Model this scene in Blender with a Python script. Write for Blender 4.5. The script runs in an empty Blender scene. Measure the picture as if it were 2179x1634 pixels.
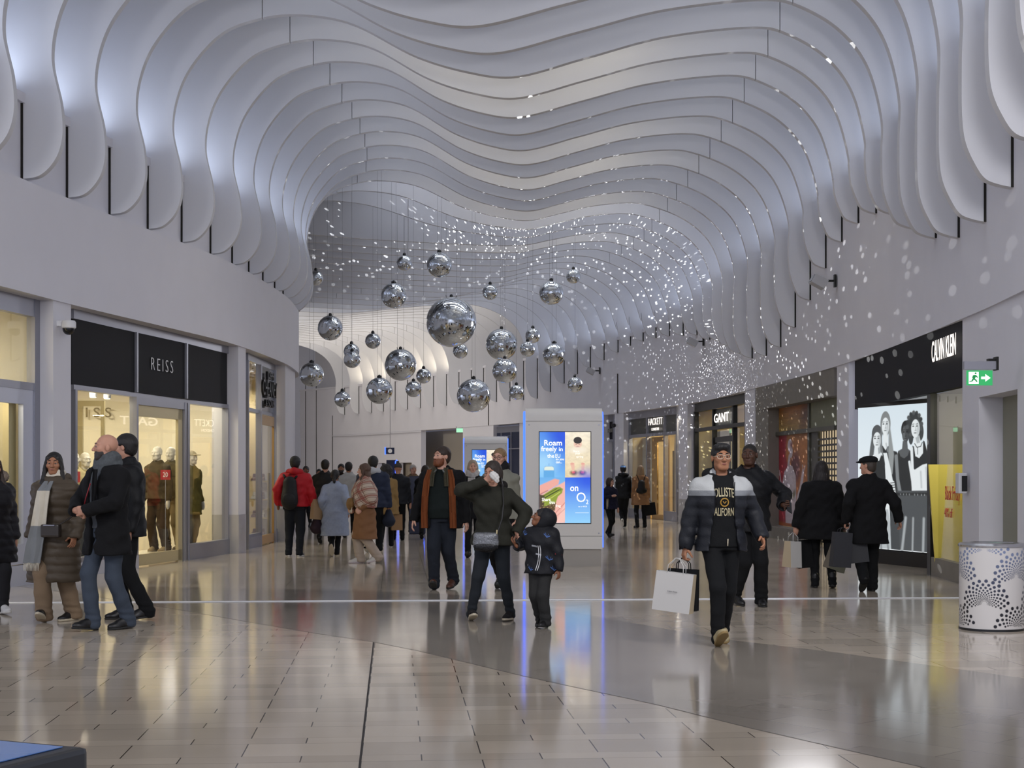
import bpy, bmesh, math, random
import numpy as np
from mathutils import Vector, Matrix
from mathutils.geometry import tessellate_polygon
random.seed(7); np.random.seed(7)
C = bpy.context; SC = C.scene; COL = SC.collection
PI = math.pi
# ------------------------------------------------------------------ camera, sky, exposure
F = 3300.0; CX = 1089.5; HY = 1006.0; CAMH = 1.5          # focal length, principal column, horizon row (pixels of 2179x1634)
cam = bpy.data.cameras.new('camera'); camo = bpy.data.objects.new('camera', cam); COL.objects.link(camo)
camo.location = (0, 0, CAMH); camo.rotation_euler = (PI/2, 0, 0)
cam.sensor_width = 36.0; cam.lens = F/2179*36.0; cam.shift_y = (HY-817)/2179; cam.clip_end = 400
SC.camera = camo
SC.view_settings.view_transform = 'Standard'; SC.view_settings.look = 'None'; SC.view_settings.gamma = 1
SC.view_settings.use_curve_mapping = False; SC.view_settings.exposure = 0.0
SC.cycles.use_denoising = True; SC.cycles.max_bounces = 8; SC.cycles.diffuse_bounces = 4; SC.cycles.glossy_bounces = 4
SC.cycles.transparent_max_bounces = 12; SC.cycles.caustics_reflective = False; SC.cycles.caustics_refractive = False
SC.cycles.sample_clamp_indirect = 4.0
W = bpy.data.worlds.new('mall_ambience'); SC.world = W; W.use_nodes = True
W.node_tree.nodes['Background'].inputs[0].default_value = (0.74, 0.80, 1.0, 1)
W.node_tree.nodes['Background'].inputs[1].default_value = 1.1
def area(name, loc, size, power, color, rot=(0,0,0), sy=None, spread=None):
    l = bpy.data.lights.new(name, 'AREA'); l.energy = power; l.color = color; l.size = size
    if sy: l.shape = 'RECTANGLE'; l.size_y = sy
    if spread: l.spread = spread
    o = bpy.data.objects.new(name, l); o.location = loc; o.rotation_euler = rot; COL.objects.link(o); return o
# unseen fill: two big soft lights added high over the near end
area('hall_fill', (-2.5, 4, 8.2), 3, 190, (1, .96, .9), (0.25, 0, 0))
area('hall_fill', (2.5, 9, 8.2), 3, 150, (1, .96, .9), (0.15, 0, 0))
def flood(loc, aim, power, ang=1.9, col=(.98,.97,1), r=.8):
    l = bpy.data.lights.new('flood_or_fill_beam', 'SPOT'); l.energy = power; l.color = col; l.spot_size = ang; l.spot_blend = .9; l.shadow_soft_size = r
    o = bpy.data.objects.new('flood_or_fill_beam', l); o.location = loc; o.rotation_euler = (Vector(aim)-Vector(loc)).to_track_quat('-Z','Y').to_euler(); COL.objects.link(o)
flood((-17,58,5.5), (-6,78,3.2), 3800, 2.2, (1,.95,.88), 1.0)     # unseen spot added behind the left wall to brighten the far wall
# two unseen fill spots added near the camera; box floodlights only on the right wall
flood((3.6,8,5.4), (0,24,.8), 1000); flood((-7.2,8,5.4), (-1,24,.8), 700)
# ------------------------------------------------------------------ curves in plan
def spl(tab):
    xs = np.array([t[0] for t in tab], float); ys = np.array([t[1] for t in tab], float)
    d = np.diff(ys)/np.diff(xs); m = np.zeros(len(xs)); m[0] = d[0]; m[-1] = d[-1]
    for i in range(1, len(xs)-1):
        m[i] = 0 if d[i-1]*d[i] <= 0 else 2*d[i-1]*d[i]/(d[i-1]+d[i])
    def f(x):
        x = min(max(x, xs[0]), xs[-1]); i = int(min(max(np.searchsorted(xs, x)-1, 0), len(xs)-2))
        h = xs[i+1]-xs[i]; t = (x-xs[i])/h
        return float((2*t**3-3*t*t+1)*ys[i]+(t**3-2*t*t+t)*h*m[i]+(-2*t**3+3*t*t)*ys[i+1]+(t**3-t*t)*h*m[i+1])
    return f
FL = spl([(-4,-9.6),(8,-8.3),(14,-7.35),(19.57,-6.46),(21.75,-6.17),(25,-5.62),(28,-5.15),(30,-5.0),(33.7,-4.9),(36,-5.0),(37.8,-5.2),(39.5,-5.7),(41,-6.6),(42.2,-8),(43,-10.5),(43.4,-15)])
XR = spl([(-4,2.6),(5,4.0),(10,4.85),(14.4,5.45),(17.8,5.76),(19.23,5.88),(20.64,5.96),(22,6.04),(24.9,6.15),(26.3,6.19),(29.1,6.21),(31.95,6.16),(34.8,6.04),(36.2,5.95),(37.6,5.84),(43.3,5.53),(44.7,5.34),(46.1,5.1),(47.5,4.84),(48.9,4.56),(50.3,4.28),(51.8,3.96),(53.2,3.64),(54.6,3.25),(56,2.84),(57.4,2.44),(58.8,2.0),(60.2,1.52),(61.6,1.04),(66.4,-.85),(71.4,-2.94),(76.4,-5.4),(81.4,-8.0),(88,-12.6)])
XL = lambda z: FL(z)-0.22
ZSL, ZSR = 3.86, 3.54                                      # soffit heights of the two sides
def at(px, py, Y): return Vector(((px-CX)/F*Y, Y, CAMH+(HY-py)/F*Y))
def ground(px, py): return at(px, py, F*CAMH/(py-HY))
def hit(curve, px, off=0.0, lo=6, hi=38):
    """where the sight line through pixel column px meets the plan curve shifted by off"""
    k = (px-CX)/F; best = None
    zs = np.linspace(lo, hi, 400); g = [curve(z)+off-k*z for z in zs]
    for i in range(399):
        if g[i]*g[i+1] <= 0:
            a, b = zs[i], zs[i+1]
            for _ in range(30):
                m = .5*(a+b)
                if (curve(a)+off-k*a)*(curve(m)+off-k*m) <= 0: b = m
                else: a = m
            return Vector((k*a, a, 0))
    raise ValueError('no hit %s' % px)
# ------------------------------------------------------------------ helpers
def tag(o, label=None, cat=None, group=None, kind=None):
    if label: o['label'] = label
    if cat: o['category'] = cat
    if group: o['group'] = group
    if kind: o['kind'] = kind
    return o
def empty(name, loc=(0,0,0), label=None, cat=None, group=None, rz=0):
    o = bpy.data.objects.new(name, None); COL.objects.link(o); o.location = loc; o.rotation_euler = (0,0,rz)
    o.empty_display_size = .1
    return tag(o, label, cat, group)
class MB:
    """collects vertices and faces of one mesh object"""
    def __init__(s): s.v = []; s.f = []; s.m = []; s.M = None
    def add(s, vs, fs, mi=0):
        n = len(s.v)
        s.v += [tuple(s.M @ Vector(p)) if s.M else tuple(p) for p in vs]
        s.f += [tuple(i+n for i in f) for f in fs]; s.m += [mi]*len(fs); return s
    def quad(s, a, b, c, d, mi=0): return s.add([a,b,c,d], [(0,1,2,3)], mi)
    def box(s, lo, hi, mi=0):
        (a,b,c),(d,e,f) = lo, hi
        return s.add([(a,b,c),(d,b,c),(d,e,c),(a,e,c),(a,b,f),(d,b,f),(d,e,f),(a,e,f)],
            [(0,3,2,1),(4,5,6,7),(0,1,5,4),(1,2,6,5),(2,3,7,6),(3,0,4,7)], mi)
    def slab(s, p, q, z0, z1, t0, t1, mi=0):
        """upright box along the plan segment p-q between heights z0,z1; t0,t1 = offsets to the left of p->q"""
        p = Vector((p[0],p[1])); q = Vector((q[0],q[1])); d = (q-p).normalized(); n = Vector((-d.y, d.x))
        c = [p+n*t0, q+n*t0, q+n*t1, p+n*t1]
        vs = [(c_.x,c_.y,z0) for c_ in c]+[(c_.x,c_.y,z1) for c_ in c]
        return s.add(vs, [(0,3,2,1),(4,5,6,7),(0,1,5,4),(1,2,6,5),(2,3,7,6),(3,0,4,7)], mi)
    def prism(s, poly, y0, y1, mi=0, axis='y', side=None):
        n = len(poly)
        if axis == 'y': vs = [(x,y0,z) for x,z in poly]+[(x,y1,z) for x,z in poly]
        else: vs = [(x,z,y0) for x,z in poly]+[(x,z,y1) for x,z in poly]
        s.add(vs, [tuple(range(n)), tuple(range(2*n-1, n-1, -1))], mi)
        k = len(s.v)-2*n; s.f += [(k+i,k+i+n,k+(i+1)%n+n,k+(i+1)%n) for i in range(n)]; s.m += [mi if side is None else side]*n; return s
    def lathe(s, prof, n=32, mi=0, c=(0,0,0), cap=True):
        vs = []; fs = []
        for r, z in prof:
            for i in range(n):
                a = 2*PI*i/n; vs.append((c[0]+r*math.cos(a), c[1]+r*math.sin(a), c[2]+z))
        for j in range(len(prof)-1):
            for i in range(n): fs.append((j*n+i, j*n+(i+1)%n, (j+1)*n+(i+1)%n, (j+1)*n+i))
        if cap: fs += [tuple(range(n-1,-1,-1)), tuple(range((len(prof)-1)*n, len(prof)*n))]
        return s.add(vs, fs, mi)
    def tube(s, pts, r, n=8, mi=0, closed=False):
        pts = [Vector(p) for p in pts]; rs = r if hasattr(r,'__len__') else [r]*len(pts); vs = []; fs = []; k = len(pts)
        up = None
        for i, p in enumerate(pts):
            d = ((pts[(i+1)%k] if (closed or i < k-1) else p)-(pts[i-1] if (closed or i > 0) else p)).normalized()
            if up is None: up = Vector((0,0,1)) if abs(d.z) < .9 else Vector((1,0,0))
            u = (up-d*up.dot(d)).normalized(); w = d.cross(u); up = u
            for j in range(n):
                a = 2*PI*j/n; vs.append(p+(u*math.cos(a)+w*math.sin(a))*rs[i])
        for i in range(k if closed else k-1):
            for j in range(n): fs.append((i*n+j, i*n+(j+1)%n, ((i+1)%k)*n+(j+1)%n, ((i+1)%k)*n+j))
        if not closed: fs += [tuple(range(n-1,-1,-1)), tuple(range((k-1)*n, k*n))]
        return s.add(vs, fs, mi)
    def build(s, name, mats, parent=None, smooth=False, bevel=0):
        me = bpy.data.meshes.new(name); me.from_pydata(s.v, [], s.f)
        for m in (mats if isinstance(mats, (list,tuple)) else [mats]): me.materials.append(m)
        if any(s.m): me.polygons.foreach_set('material_index', s.m)
        bm = bmesh.new(); bm.from_mesh(me); bmesh.ops.recalc_face_normals(bm, faces=bm.faces)
        if bevel: bmesh.ops.bevel(bm, geom=list(bm.edges), offset=bevel, segments=2, affect='EDGES', profile=.6)
        bm.to_mesh(me); bm.free()
        if smooth:
            me.polygons.foreach_set('use_smooth', [True]*len(me.polygons))
            if smooth != 'all': me.set_sharp_from_angle(angle=0.7)
        o = bpy.data.objects.new(name, me); COL.objects.link(o)
        if parent: o.parent = parent
        return o
def srgb(h):
    if isinstance(h, str):
        h = h.lstrip('#'); c = [int(h[i:i+2],16)/255 for i in (0,2,4)]
    else: c = h
    return tuple(x/12.92 if x <= .04045 else ((x+.055)/1.055)**2.4 for x in c)
MATS = {}
def mat(name, col, rough=.6, metal=0, emit=0, spec=.5, noise=0, nscale=20, bump=0, bscale=60, coat=0, sheen=0):
    if name in MATS: return MATS[name]
    m = bpy.data.materials.new(name); m.use_nodes = True; nt = m.node_tree; b = nt.nodes['Principled BSDF']
    c = srgb(col); b.inputs['Base Color'].default_value = (*c,1); b.inputs['Roughness'].default_value = rough
    b.inputs['Metallic'].default_value = metal; b.inputs['Specular IOR Level'].default_value = spec
    b.inputs['Coat Weight'].default_value = coat; b.inputs['Sheen Weight'].default_value = sheen
    if emit: b.inputs['Emission Color'].default_value = (*c,1); b.inputs['Emission Strength'].default_value = emit
    if noise or bump:
        tc = nt.nodes.new('ShaderNodeTexCoord')
    if noise:
        n = nt.nodes.new('ShaderNodeTexNoise'); n.inputs['Scale'].default_value = nscale; n.inputs['Detail'].default_value = 4
        nt.links.new(tc.outputs['Object'], n.inputs['Vector'])
        mx = nt.nodes.new('ShaderNodeMix'); mx.data_type = 'RGBA'
        mx.inputs[6].default_value = (*[x*(1-noise) for x in c],1); mx.inputs[7].default_value = (*[min(1,x*(1+noise)) for x in c],1)
        nt.links.new(n.outputs['Fac'], mx.inputs[0]); nt.links.new(mx.outputs[2], b.inputs['Base Color'])
    if bump:
        n = nt.nodes.new('ShaderNodeTexNoise'); n.inputs['Scale'].default_value = bscale; n.inputs['Detail'].default_value = 3
        nt.links.new(tc.outputs['Object'], n.inputs['Vector'])
        bp = nt.nodes.new('ShaderNodeBump'); bp.inputs['Strength'].default_value = bump; bp.inputs['Distance'].default_value = .01
        nt.links.new(n.outputs['Fac'], bp.inputs['Height']); nt.links.new(bp.outputs[0], b.inputs['Normal'])
    MATS[name] = m; return m
def glass(name='clear_pane', tint=(.96,.97,.96), refl=1.0):
    if name in MATS: return MATS[name]
    m = bpy.data.materials.new(name); m.use_nodes = True; nt = m.node_tree; nt.nodes.clear()
    o = nt.nodes.new('ShaderNodeOutputMaterial'); mx = nt.nodes.new('ShaderNodeMixShader'); t = nt.nodes.new('ShaderNodeBsdfTransparent')
    g = nt.nodes.new('ShaderNodeBsdfGlossy'); fr = nt.nodes.new('ShaderNodeFresnel'); bf = nt.nodes.new('ShaderNodeNewGeometry')
    ix = nt.nodes.new('ShaderNodeMath'); ix.operation = 'MULTIPLY_ADD'; ix.inputs[1].default_value = 1/1.45-1.45; ix.inputs[2].default_value = 1.45
    nt.links.new(bf.outputs['Backfacing'], ix.inputs[0]); nt.links.new(ix.outputs[0], fr.inputs[0])
    t.inputs[0].default_value = (*tint,1); g.inputs['Roughness'].default_value = 0.01
    mu = nt.nodes.new('ShaderNodeMath'); mu.operation = 'MULTIPLY'; mu.inputs[1].default_value = refl
    nt.links.new(fr.outputs[0], mu.inputs[0]); nt.links.new(mu.outputs[0], mx.inputs[0])
    nt.links.new(t.outputs[0], mx.inputs[1]); nt.links.new(g.outputs[0], mx.inputs[2]); nt.links.new(mx.outputs[0], o.inputs[0])
    MATS[name] = m; return m
def emis(name, col, s):
    if name in MATS: return MATS[name]
    m = bpy.data.materials.new(name); m.use_nodes = True; nt = m.node_tree; nt.nodes.clear()
    o = nt.nodes.new('ShaderNodeOutputMaterial'); e = nt.nodes.new('ShaderNodeEmission')
    e.inputs[0].default_value = (*srgb(col),1); e.inputs[1].default_value = s; nt.links.new(e.outputs[0], o.inputs[0])
    MATS[name] = m; return m
# ------------------------------------------------------------------ floor
def floor_mat(name, base, var, ang, L, wide, narrow, u0, v0, joint, jw=.006, rowdark=.88, rough=.10):
    m = bpy.data.materials.new(name); m.use_nodes = True; nt = m.node_tree; b = nt.nodes['Principled BSDF']; N = nt.nodes.new; K = nt.links.new
    def mth(op, a, c=None):
        n = N('ShaderNodeMath'); n.operation = op
        for i, x in enumerate((a, c)):
            if x is None: continue
            if isinstance(x, (int,float)): n.inputs[i].default_value = x
            else: K(x, n.inputs[i])
        return n.outputs[0]
    geo = N('ShaderNodeNewGeometry'); sep = N('ShaderNodeSeparateXYZ'); K(geo.outputs['Position'], sep.inputs[0])
    x, y = sep.outputs[0], sep.outputs[1]; ca, sa = math.cos(ang), math.sin(ang)
    u = mth('SUBTRACT', mth('ADD', mth('MULTIPLY', x, ca), mth('MULTIPLY', y, sa)), u0-500*L)
    v = mth('SUBTRACT', mth('SUBTRACT', mth('MULTIPLY', y, ca), mth('MULTIPLY', x, sa)), v0-300*(wide+narrow))
    P = wide+narrow
    row = mth('FLOOR', mth('DIVIDE', v, P)); vv = mth('SUBTRACT', v, mth('MULTIPLY', row, P))
    isn = mth('GREATER_THAN', vv, wide)                              # narrow course
    uu = mth('ADD', u, mth('MULTIPLY', isn, L*.5)); col_ = mth('FLOOR', mth('DIVIDE', uu, L)); uf = mth('SUBTRACT', uu, mth('MULTIPLY', col_, L))
    ju = mth('LESS_THAN', uf, jw)
    jv = mth('LESS_THAN', mth('MINIMUM', vv, mth('ABSOLUTE', mth('SUBTRACT', vv, wide))), jw*.7)
    cv = N('ShaderNodeCombineXYZ'); K(col_, cv.inputs[0]); K(mth('ADD', mth('MULTIPLY', row, 2), isn), cv.inputs[1])
    wn = N('ShaderNodeTexWhiteNoise'); wn.noise_dimensions = '2D'; K(cv.outputs[0], wn.inputs['Vector'])
    ns = N('ShaderNodeTexNoise'); ns.inputs['Scale'].default_value = 2.2; ns.inputs['Detail'].default_value = 6; K(geo.outputs['Position'], ns.inputs['Vector'])
    f = mth('ADD', mth('MULTIPLY', wn.outputs['Value'], .65), mth('MULTIPLY', ns.outputs['Fac'], .35))
    mx = N('ShaderNodeMix'); mx.data_type = 'RGBA'; K(f, mx.inputs[0]); c = srgb(base)
    mx.inputs[6].default_value = (*[k*(1-var) for k in c],1); mx.inputs[7].default_value = (*[k*(1+var) for k in c],1)
    j = N('ShaderNodeMix'); j.data_type = 'RGBA'; K(ju, j.inputs[0]); K(mx.outputs[2], j.inputs[6]); j.inputs[7].default_value = (*srgb(joint),1)
    j2 = N('ShaderNodeMix'); j2.data_type = 'RGBA'; j2.blend_type = 'MULTIPLY'; K(jv, j2.inputs[0]); K(j.outputs[2], j2.inputs[6]); j2.inputs[7].default_value = (rowdark,rowdark,rowdark,1)
    K(j2.outputs[2], b.inputs['Base Color'])
    r = mth('ADD', mth('MULTIPLY', ns.outputs['Fac'], .05), rough-.02); K(r, b.inputs['Roughness'])
    b.inputs['Specular IOR Level'].default_value = .62
    bp = N('ShaderNodeBump'); bp.inputs['Strength'].default_value = .02; bp.inputs['Distance'].default_value = .02
    n2 = N('ShaderNodeTexNoise'); n2.inputs['Scale'].default_value = 1.3; K(geo.outputs['Position'], n2.inputs['Vector'])
    K(n2.outputs['Fac'], bp.inputs['Height']); K(bp.outputs[0], b.inputs['Normal'])
    return m
th = math.atan(249.5/F)                                     # direction of the tile courses
q0 = ground(765, 1634); u_line = q0.x*math.cos(th)+q0.y*math.sin(th)
q1 = ground(760, 1607); v_edge = q1.y*math.cos(th)-q1.x*math.sin(th)
M_tile = floor_mat('beige_stone_tile', '#beb2a2', .19, th, .632, .386, .178, u_line, v_edge, '#3d352e', jw=.007, rowdark=.72)
M_band = floor_mat('grey_stone_band', '#989086', .09, th-.9, .9, .3, .3, 0, 0, '#4c4844', jw=.004, rowdark=.8)
arc1 = [(122,1258),(302,1285),(390,1299),(533,1324),(655,1345),(795,1366),(890,1385),(1120,1440),(1400,1500),(1600,1550),(1930,1625)]
A1 = [ground(*p) for p in arc1]; A1 = [Vector((-12.5, 26, 0)), Vector((-9, 23.2, 0))]+A1+[Vector((3.0,6.2,0)),Vector((4.2,4,0)),Vector((6,0,0)),Vector((8,-5,0))]
arc2 = [(1140,1288),(1540,1360),(1780,1388),(2100,1432),(2179,1443)]
A2 = [Vector((-9,23.9,0)),Vector((-5.6,20.6,0)),Vector((-2.35,19.9,0)),Vector((-.8,19.2,0))]+[ground(*p) for p in arc2]+[Vector((5.5,8.8,0)),Vector((9,5,0)),Vector((12,0,0))]
fm = MB()
fm.add([(p.x,p.y,0) for p in A1]+[(8,-8,0),(-16,-8,0),(-16,28,0)], [tuple(range(len(A1)+3))], 0)
fm.add([(p.x,p.y,0) for p in A1]+[(12,-5,0)]+[(p.x,p.y,0) for p in A2[::-1]], [tuple(range(len(A1)+1+len(A2)))], 1)
fm.add([(p.x,p.y,0) for p in A2]+[(16,0,0),(16,92,0),(-30,92,0),(-30,28,0),(-16,28,0),(-12.5,26.0,0)][:], [tuple(range(len(A2)+6))], 0)
me = bpy.data.meshes.new('floor'); me.from_pydata(fm.v, [], fm.f); me.materials.append(M_tile); me.materials.append(M_band)
me.polygons.foreach_set('material_index', fm.m)
flo = bpy.data.objects.new('floor', me); COL.objects.link(flo); tag(flo, kind='structure')
bm = bmesh.new(); bm.from_mesh(me); bmesh.ops.triangulate(bm, faces=bm.faces)
for f in bm.faces:
    if f.normal.z < 0: f.normal_flip()
bm.to_mesh(me); bm.free()
M_strip = mat('bright_steel_strip', '#f4f4f6', .45, .2, spec=1); M_joint = mat('black_rubber_joint', '#241f1c', .7)
g = MB(); a, b_ = ground(0,1283), ground(2179,1271.5); d = (b_-a).normalized(); n = Vector((-d.y,d.x,0))*.022
a -= d*4; b_ += d*2
n = n.normalized()
for t0, t1, z0, z1 in ((-.055,-.02,.001,.010),(-.02,.02,.010,.010),(.02,.055,.010,.001)): g.quad(a+n*t0+Vector((0,0,z0)), b_+n*t0+Vector((0,0,z0)), b_+n*t1+Vector((0,0,z1)), a+n*t1+Vector((0,0,z1)))
tag(g.build('trim_floor_joint_metal', M_strip), kind='structure')
g = MB(); a, b_ = ground(795,1367), ground(765,1634); d = (b_-a).normalized(); n = Vector((-d.y,d.x,0))*.006; b_ += d*8
z = Vector((0,0,.002)); g.quad(a-n+z, b_-n+z, b_+n+z, a+n+z); tag(g.build('trim_floor_joint_dark', M_joint), kind='structure')
g = MB()
for p, q in zip(A1[1:-2], A1[2:-1]):
    n = Vector((-(q-p).y,(q-p).x,0)).normalized()*.004; z = Vector((0,0,.0015)); g.quad(p-n+z, q-n+z, q+n+z, p+n+z)
tag(g.build('trim_floor_arc', mat('dark_stone_joint', '#4f4a46', .5)), kind='structure')
# ------------------------------------------------------------------ walls, roof
M_wall = mat('white_plaster', '#d8d7de', .75, noise=.04, nscale=1.5)
M_rib = mat('white_rib_paint', '#dcdde2', .6)
M_edge = mat('rib_edge_paint', '#d2d2d6', .5)
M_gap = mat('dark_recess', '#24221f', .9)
M_soff = mat('soffit_paint', '#cfc9bd', .8)
def ribbon(name, curve, zs, y0, y1, m, n=90, off=0.0):
    """upright wall along a plan curve through a list of (offset, height) profile points"""
    g = MB(); ys = np.linspace(y0, y1, n)
    P = [[(curve(y)+o+off, y, z) for (o, z) in zs] for y in ys]; k = len(zs)
    g.add([p for r in P for p in r], [(i*k+j, (i+1)*k+j, (i+1)*k+j+1, i*k+j+1) for i in range(n-1) for j in range(k-1)])
    o = g.build(name, m, smooth=True); return tag(o, kind='structure')
ribbon('wall_left', FL, [(-.75,ZSL),(0,ZSL),(0,5.33),(-.22,5.33),(-.22,6.42),(-.16,6.42),(-.16,6.55),(-1.0,6.55),(-1.0,10.4)], -4, 43.3, M_wall, 160)
LEDR = lambda y: 6.75 if y < 30 else max(6.15, 6.75-(y-30)*.03)
g = MB(); ys = np.linspace(-4, 87, 220); prof = lambda y: [(.75,ZSR),(0,ZSR),(0,LEDR(y)-.1),(-.05,LEDR(y)-.1),(-.05,LEDR(y)),(.85,LEDR(y)),(.85,10.4)]
g.add([(XR(y)+o, y, z) for y in ys for o, z in prof(y)], [(i*7+j, (i+1)*7+j, (i+1)*7+j+1, i*7+j+1) for i in range(219) for j in range(6)])
tag(g.build('wall_right', M_wall, smooth=True), kind='structure')
g = MB(); g.box((-32,-5,10.4),(18,92,10.5)); tag(g.build('ceiling', mat('roof_grey','#8f9096',.9)), kind='structure')
g = MB(); g.box((-31.7,44,0),(-31.5,92,10.4)); g.box((-31.5,91.8,0),(17,92,10.4)); tag(g.build('wall_far', M_wall), kind='structure')
# ------------------------------------------------------------------ ceiling ribs
ZT = spl([(-6,5.7),(-4,5.4),(-3,5.2),(-2,5.0),(-1,4.78),(0,4.61),(1,4.63),(2,4.84),(3,5.2),(4,5.65),(5,5.9),(6,5.96),(7,5.84),(8,5.53),(9,5.06),(10,4.63),(11,4.32),(12,4.23),(13,4.28),(14,4.5),(15,4.8),(16,5.05),(17,5.21),(18,5.47),(19,5.58),(20,5.69),(21,5.75),(22,5.77),(23,5.74),(24,5.63),(25,5.47),(26,5.3),(27,5.15),(28,4.89),(29,4.64),(30,4.45),(37,4.6),(46,4.6)])
XV = spl([(10,-2),(16,-1.5),(19,-1.1),(22,-.56),(23.5,-.28),(24.9,0),(27.7,.08),(33.4,.36),(40,.45),(46,.1),(50,-.2),(53.2,-.6),(57,-3.0),(60,-5.3),(64,-8),(90,-20)])
WR = spl([(10,.62),(19.2,.58),(25,.47),(32,.45),(42,.47),(90,.5)])
PRX = spl([(10,2.3),(25,2.22),(34.8,2.77),(39,2.85),(90,2.9)])
PRZ = spl([(10,8.78),(25,8.66),(34.8,8.42),(39,8.3),(48,8.15),(90,8.4)])
def catmull(P, n):
    P = [np.array(p, float) for p in P]; P = [2*P[0]-P[1]]+P+[2*P[-1]-P[-2]]; out = []
    for i in range(1, len(P)-2):
        p0,p1,p2,p3 = P[i-1:i+3]
        for k in range(n):                                            # centripetal form keeps the lobes round
            t0=0; t1=t0+np.linalg.norm(p1-p0)**.5; t2=t1+np.linalg.norm(p2-p1)**.5; t3=t2+np.linalg.norm(p3-p2)**.5
            t=t1+(t2-t1)*k/n
            a1=(t1-t)/(t1-t0)*p0+(t-t0)/(t1-t0)*p1; a2=(t2-t)/(t2-t1)*p1+(t-t1)/(t2-t1)*p2; a3=(t3-t)/(t3-t2)*p2+(t-t2)/(t3-t2)*p3
            b1=(t2-t)/(t2-t0)*a1+(t-t0)/(t2-t0)*a2; b2=(t3-t)/(t3-t1)*a2+(t-t1)/(t3-t1)*a3
            out.append((t2-t)/(t2-t1)*b1+(t-t1)/(t2-t1)*b2)
    out.append(P[-2]); return out
def rib_y(k): return 19.23+1.414*k
def rib_curve(y, k):
    l = XL(y); r = XR(y); zt = ZT(k); w = WR(y); v = XV(y); px = PRX(y); pz = PRZ(y)
    if y > 41: l = min(l, r-22) if y > 43 else l
    pl = l+2.33; pr = r-px; pr = max(pr, v+1.2)
    pts = [(l,5.41),(l+.25,5.46),(l+.46,5.68),(l+.55,5.98),(l+.53,6.4),(l+.41,7.0),(l+.47,7.5),(l+.68,7.99),(l+1.2,8.56),(l+1.75,8.78),(pl,8.86)]
    span = v-pl
    if span > 0.8: pts += [(pl+span*.25,8.74),(pl+span*.57,8.18),(pl+span*.8,7.94)]
    pts += [(v,7.86)]
    d = pr-v; q = pz-7.86
    pts += [(v+d*.3,7.86+q*.38),(v+d*.62,7.86+q*.8),(pr,pz)]
    e = r-w; h = e-pr
    pts += [(pr+h*.2,pz-.05),(pr+h*.6,pz-.42),(pr+h*.86,pz-.97),(e,pz-1.85),(e-.005,(pz-1.85+zt+.8)/2),(e,zt+.80),(e+.06*w,zt+.53),(e+.22*w,zt+.30),(e+.45*w,zt+.10),(e+.71*w,zt+.035),(r,zt)]
    return pts, l, r
M_ribs = [M_rib]
M_seam = None
for k in range(-6, 46):
    y = rib_y(k); pts, l, r = rib_curve(y, k); cv = catmull(pts, 8); lz = 6.55; rz = LEDR(y)
    s1 = l+1.85; s2 = r-1.85
    if y > 41: s1 = XV(y)-3.2
    rib = empty('ceiling_fin', (0,y,0)); tag(rib, kind='structure')
    xs = [p[0] for p in cv]
    s1 = max(s1, l+1.85); i1 = next(i for i in range(70, len(cv)) if xs[i] > s1); i2 = next(i for i in range(len(cv)) if xs[i] > s2 and i > i1)
    T = .14
    def zat(i, x): 
        a, b = cv[i-1], cv[i]; return a[1]+(b[1]-a[1])*(x-a[0])/(b[0]-a[0])
    z1, z2 = zat(i1, s1), zat(i2, s2)
    pl_ = [tuple(p) for p in cv[:i1]]+[(s1-.006,z1),(s1-.006,10.3),(l-.75,10.3),(l-.75,lz),(l,lz)]
    pm_ = [(s1+.006,z1)]+[tuple(p) for p in cv[i1:i2]]+[(s2-.006,z2),(s2-.006,10.3),(s1+.006,10.3)]
    pr_ = [(s2+.006,z2)]+[tuple(p) for p in cv[i2:]]+[(r,rz),(r+.8,rz),(r+.8,10.3),(s2+.006,10.3)]
    for poly in (pl_, pm_, pr_): MB().prism(poly, 0, T, 0, 'y', 1).build('panel', [M_rib, M_edge], rib)
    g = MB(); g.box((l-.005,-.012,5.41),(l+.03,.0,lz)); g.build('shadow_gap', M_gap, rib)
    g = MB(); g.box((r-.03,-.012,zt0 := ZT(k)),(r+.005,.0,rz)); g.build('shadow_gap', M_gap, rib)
# cool cove lamps on the ledges, one between every two ribs; neutral unseen fill added above the ribs, warm lamps over a few gaps
COOL = (.70,.80,1.0); WARM = (1,.86,.62)
for k in range(-5, 18):
    y = rib_y(k)-.55
    if y < 41: area('cove_lamp', (XL(y)-.3, y, 6.62), .1, 11.5, COOL, (PI, 0, 0), 1.0)
for k in range(-5, 31):
    y = rib_y(k)-.55; area('cove_lamp', (XR(y)+.32, y, LEDR(y)+.06), .1, 9 if k < 20 else 7.5, COOL, (PI, 0, 0), 1.0)
for k in range(37, 45):
    y = rib_y(k)-.55; area('cove_lamp', (XR(y)+.32, y, LEDR(y)+.06), .1, 26, WARM, (PI, 0, 0), 1.0)
for k in range(-5, 31):
    y = rib_y(k)-.7; x = XV(y)*.5+(XR(y)-2.6)*.25
    area('ceiling_lamp_or_fill', (x, y, 10.3), 9.5, 29 if k < 15 else 54, (.88,.92,1), (0,0,0), .5)  # fill added in each gap for general ambient light
for k in range(31, 46):
    y = rib_y(k)-.7; area('ceiling_lamp_or_fill', (XR(y)-4, y, 10.3), 7, 75, (1,.92,.8), (0,0,0), .5)  # fill added above the far ribs to brighten the far end
for k, p in ((5,22),(6,20),(9,17),(11,22),(14,17),(15,12),(18,14)):
    y = rib_y(k)-.6
    for x in (-.6, 1.3): area('ceiling_lamp_or_fill', (XV(y)+x, y, 9.9), .3, p*.65, (1,.88,.62), (-.12,0,0), 1.6)
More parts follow.
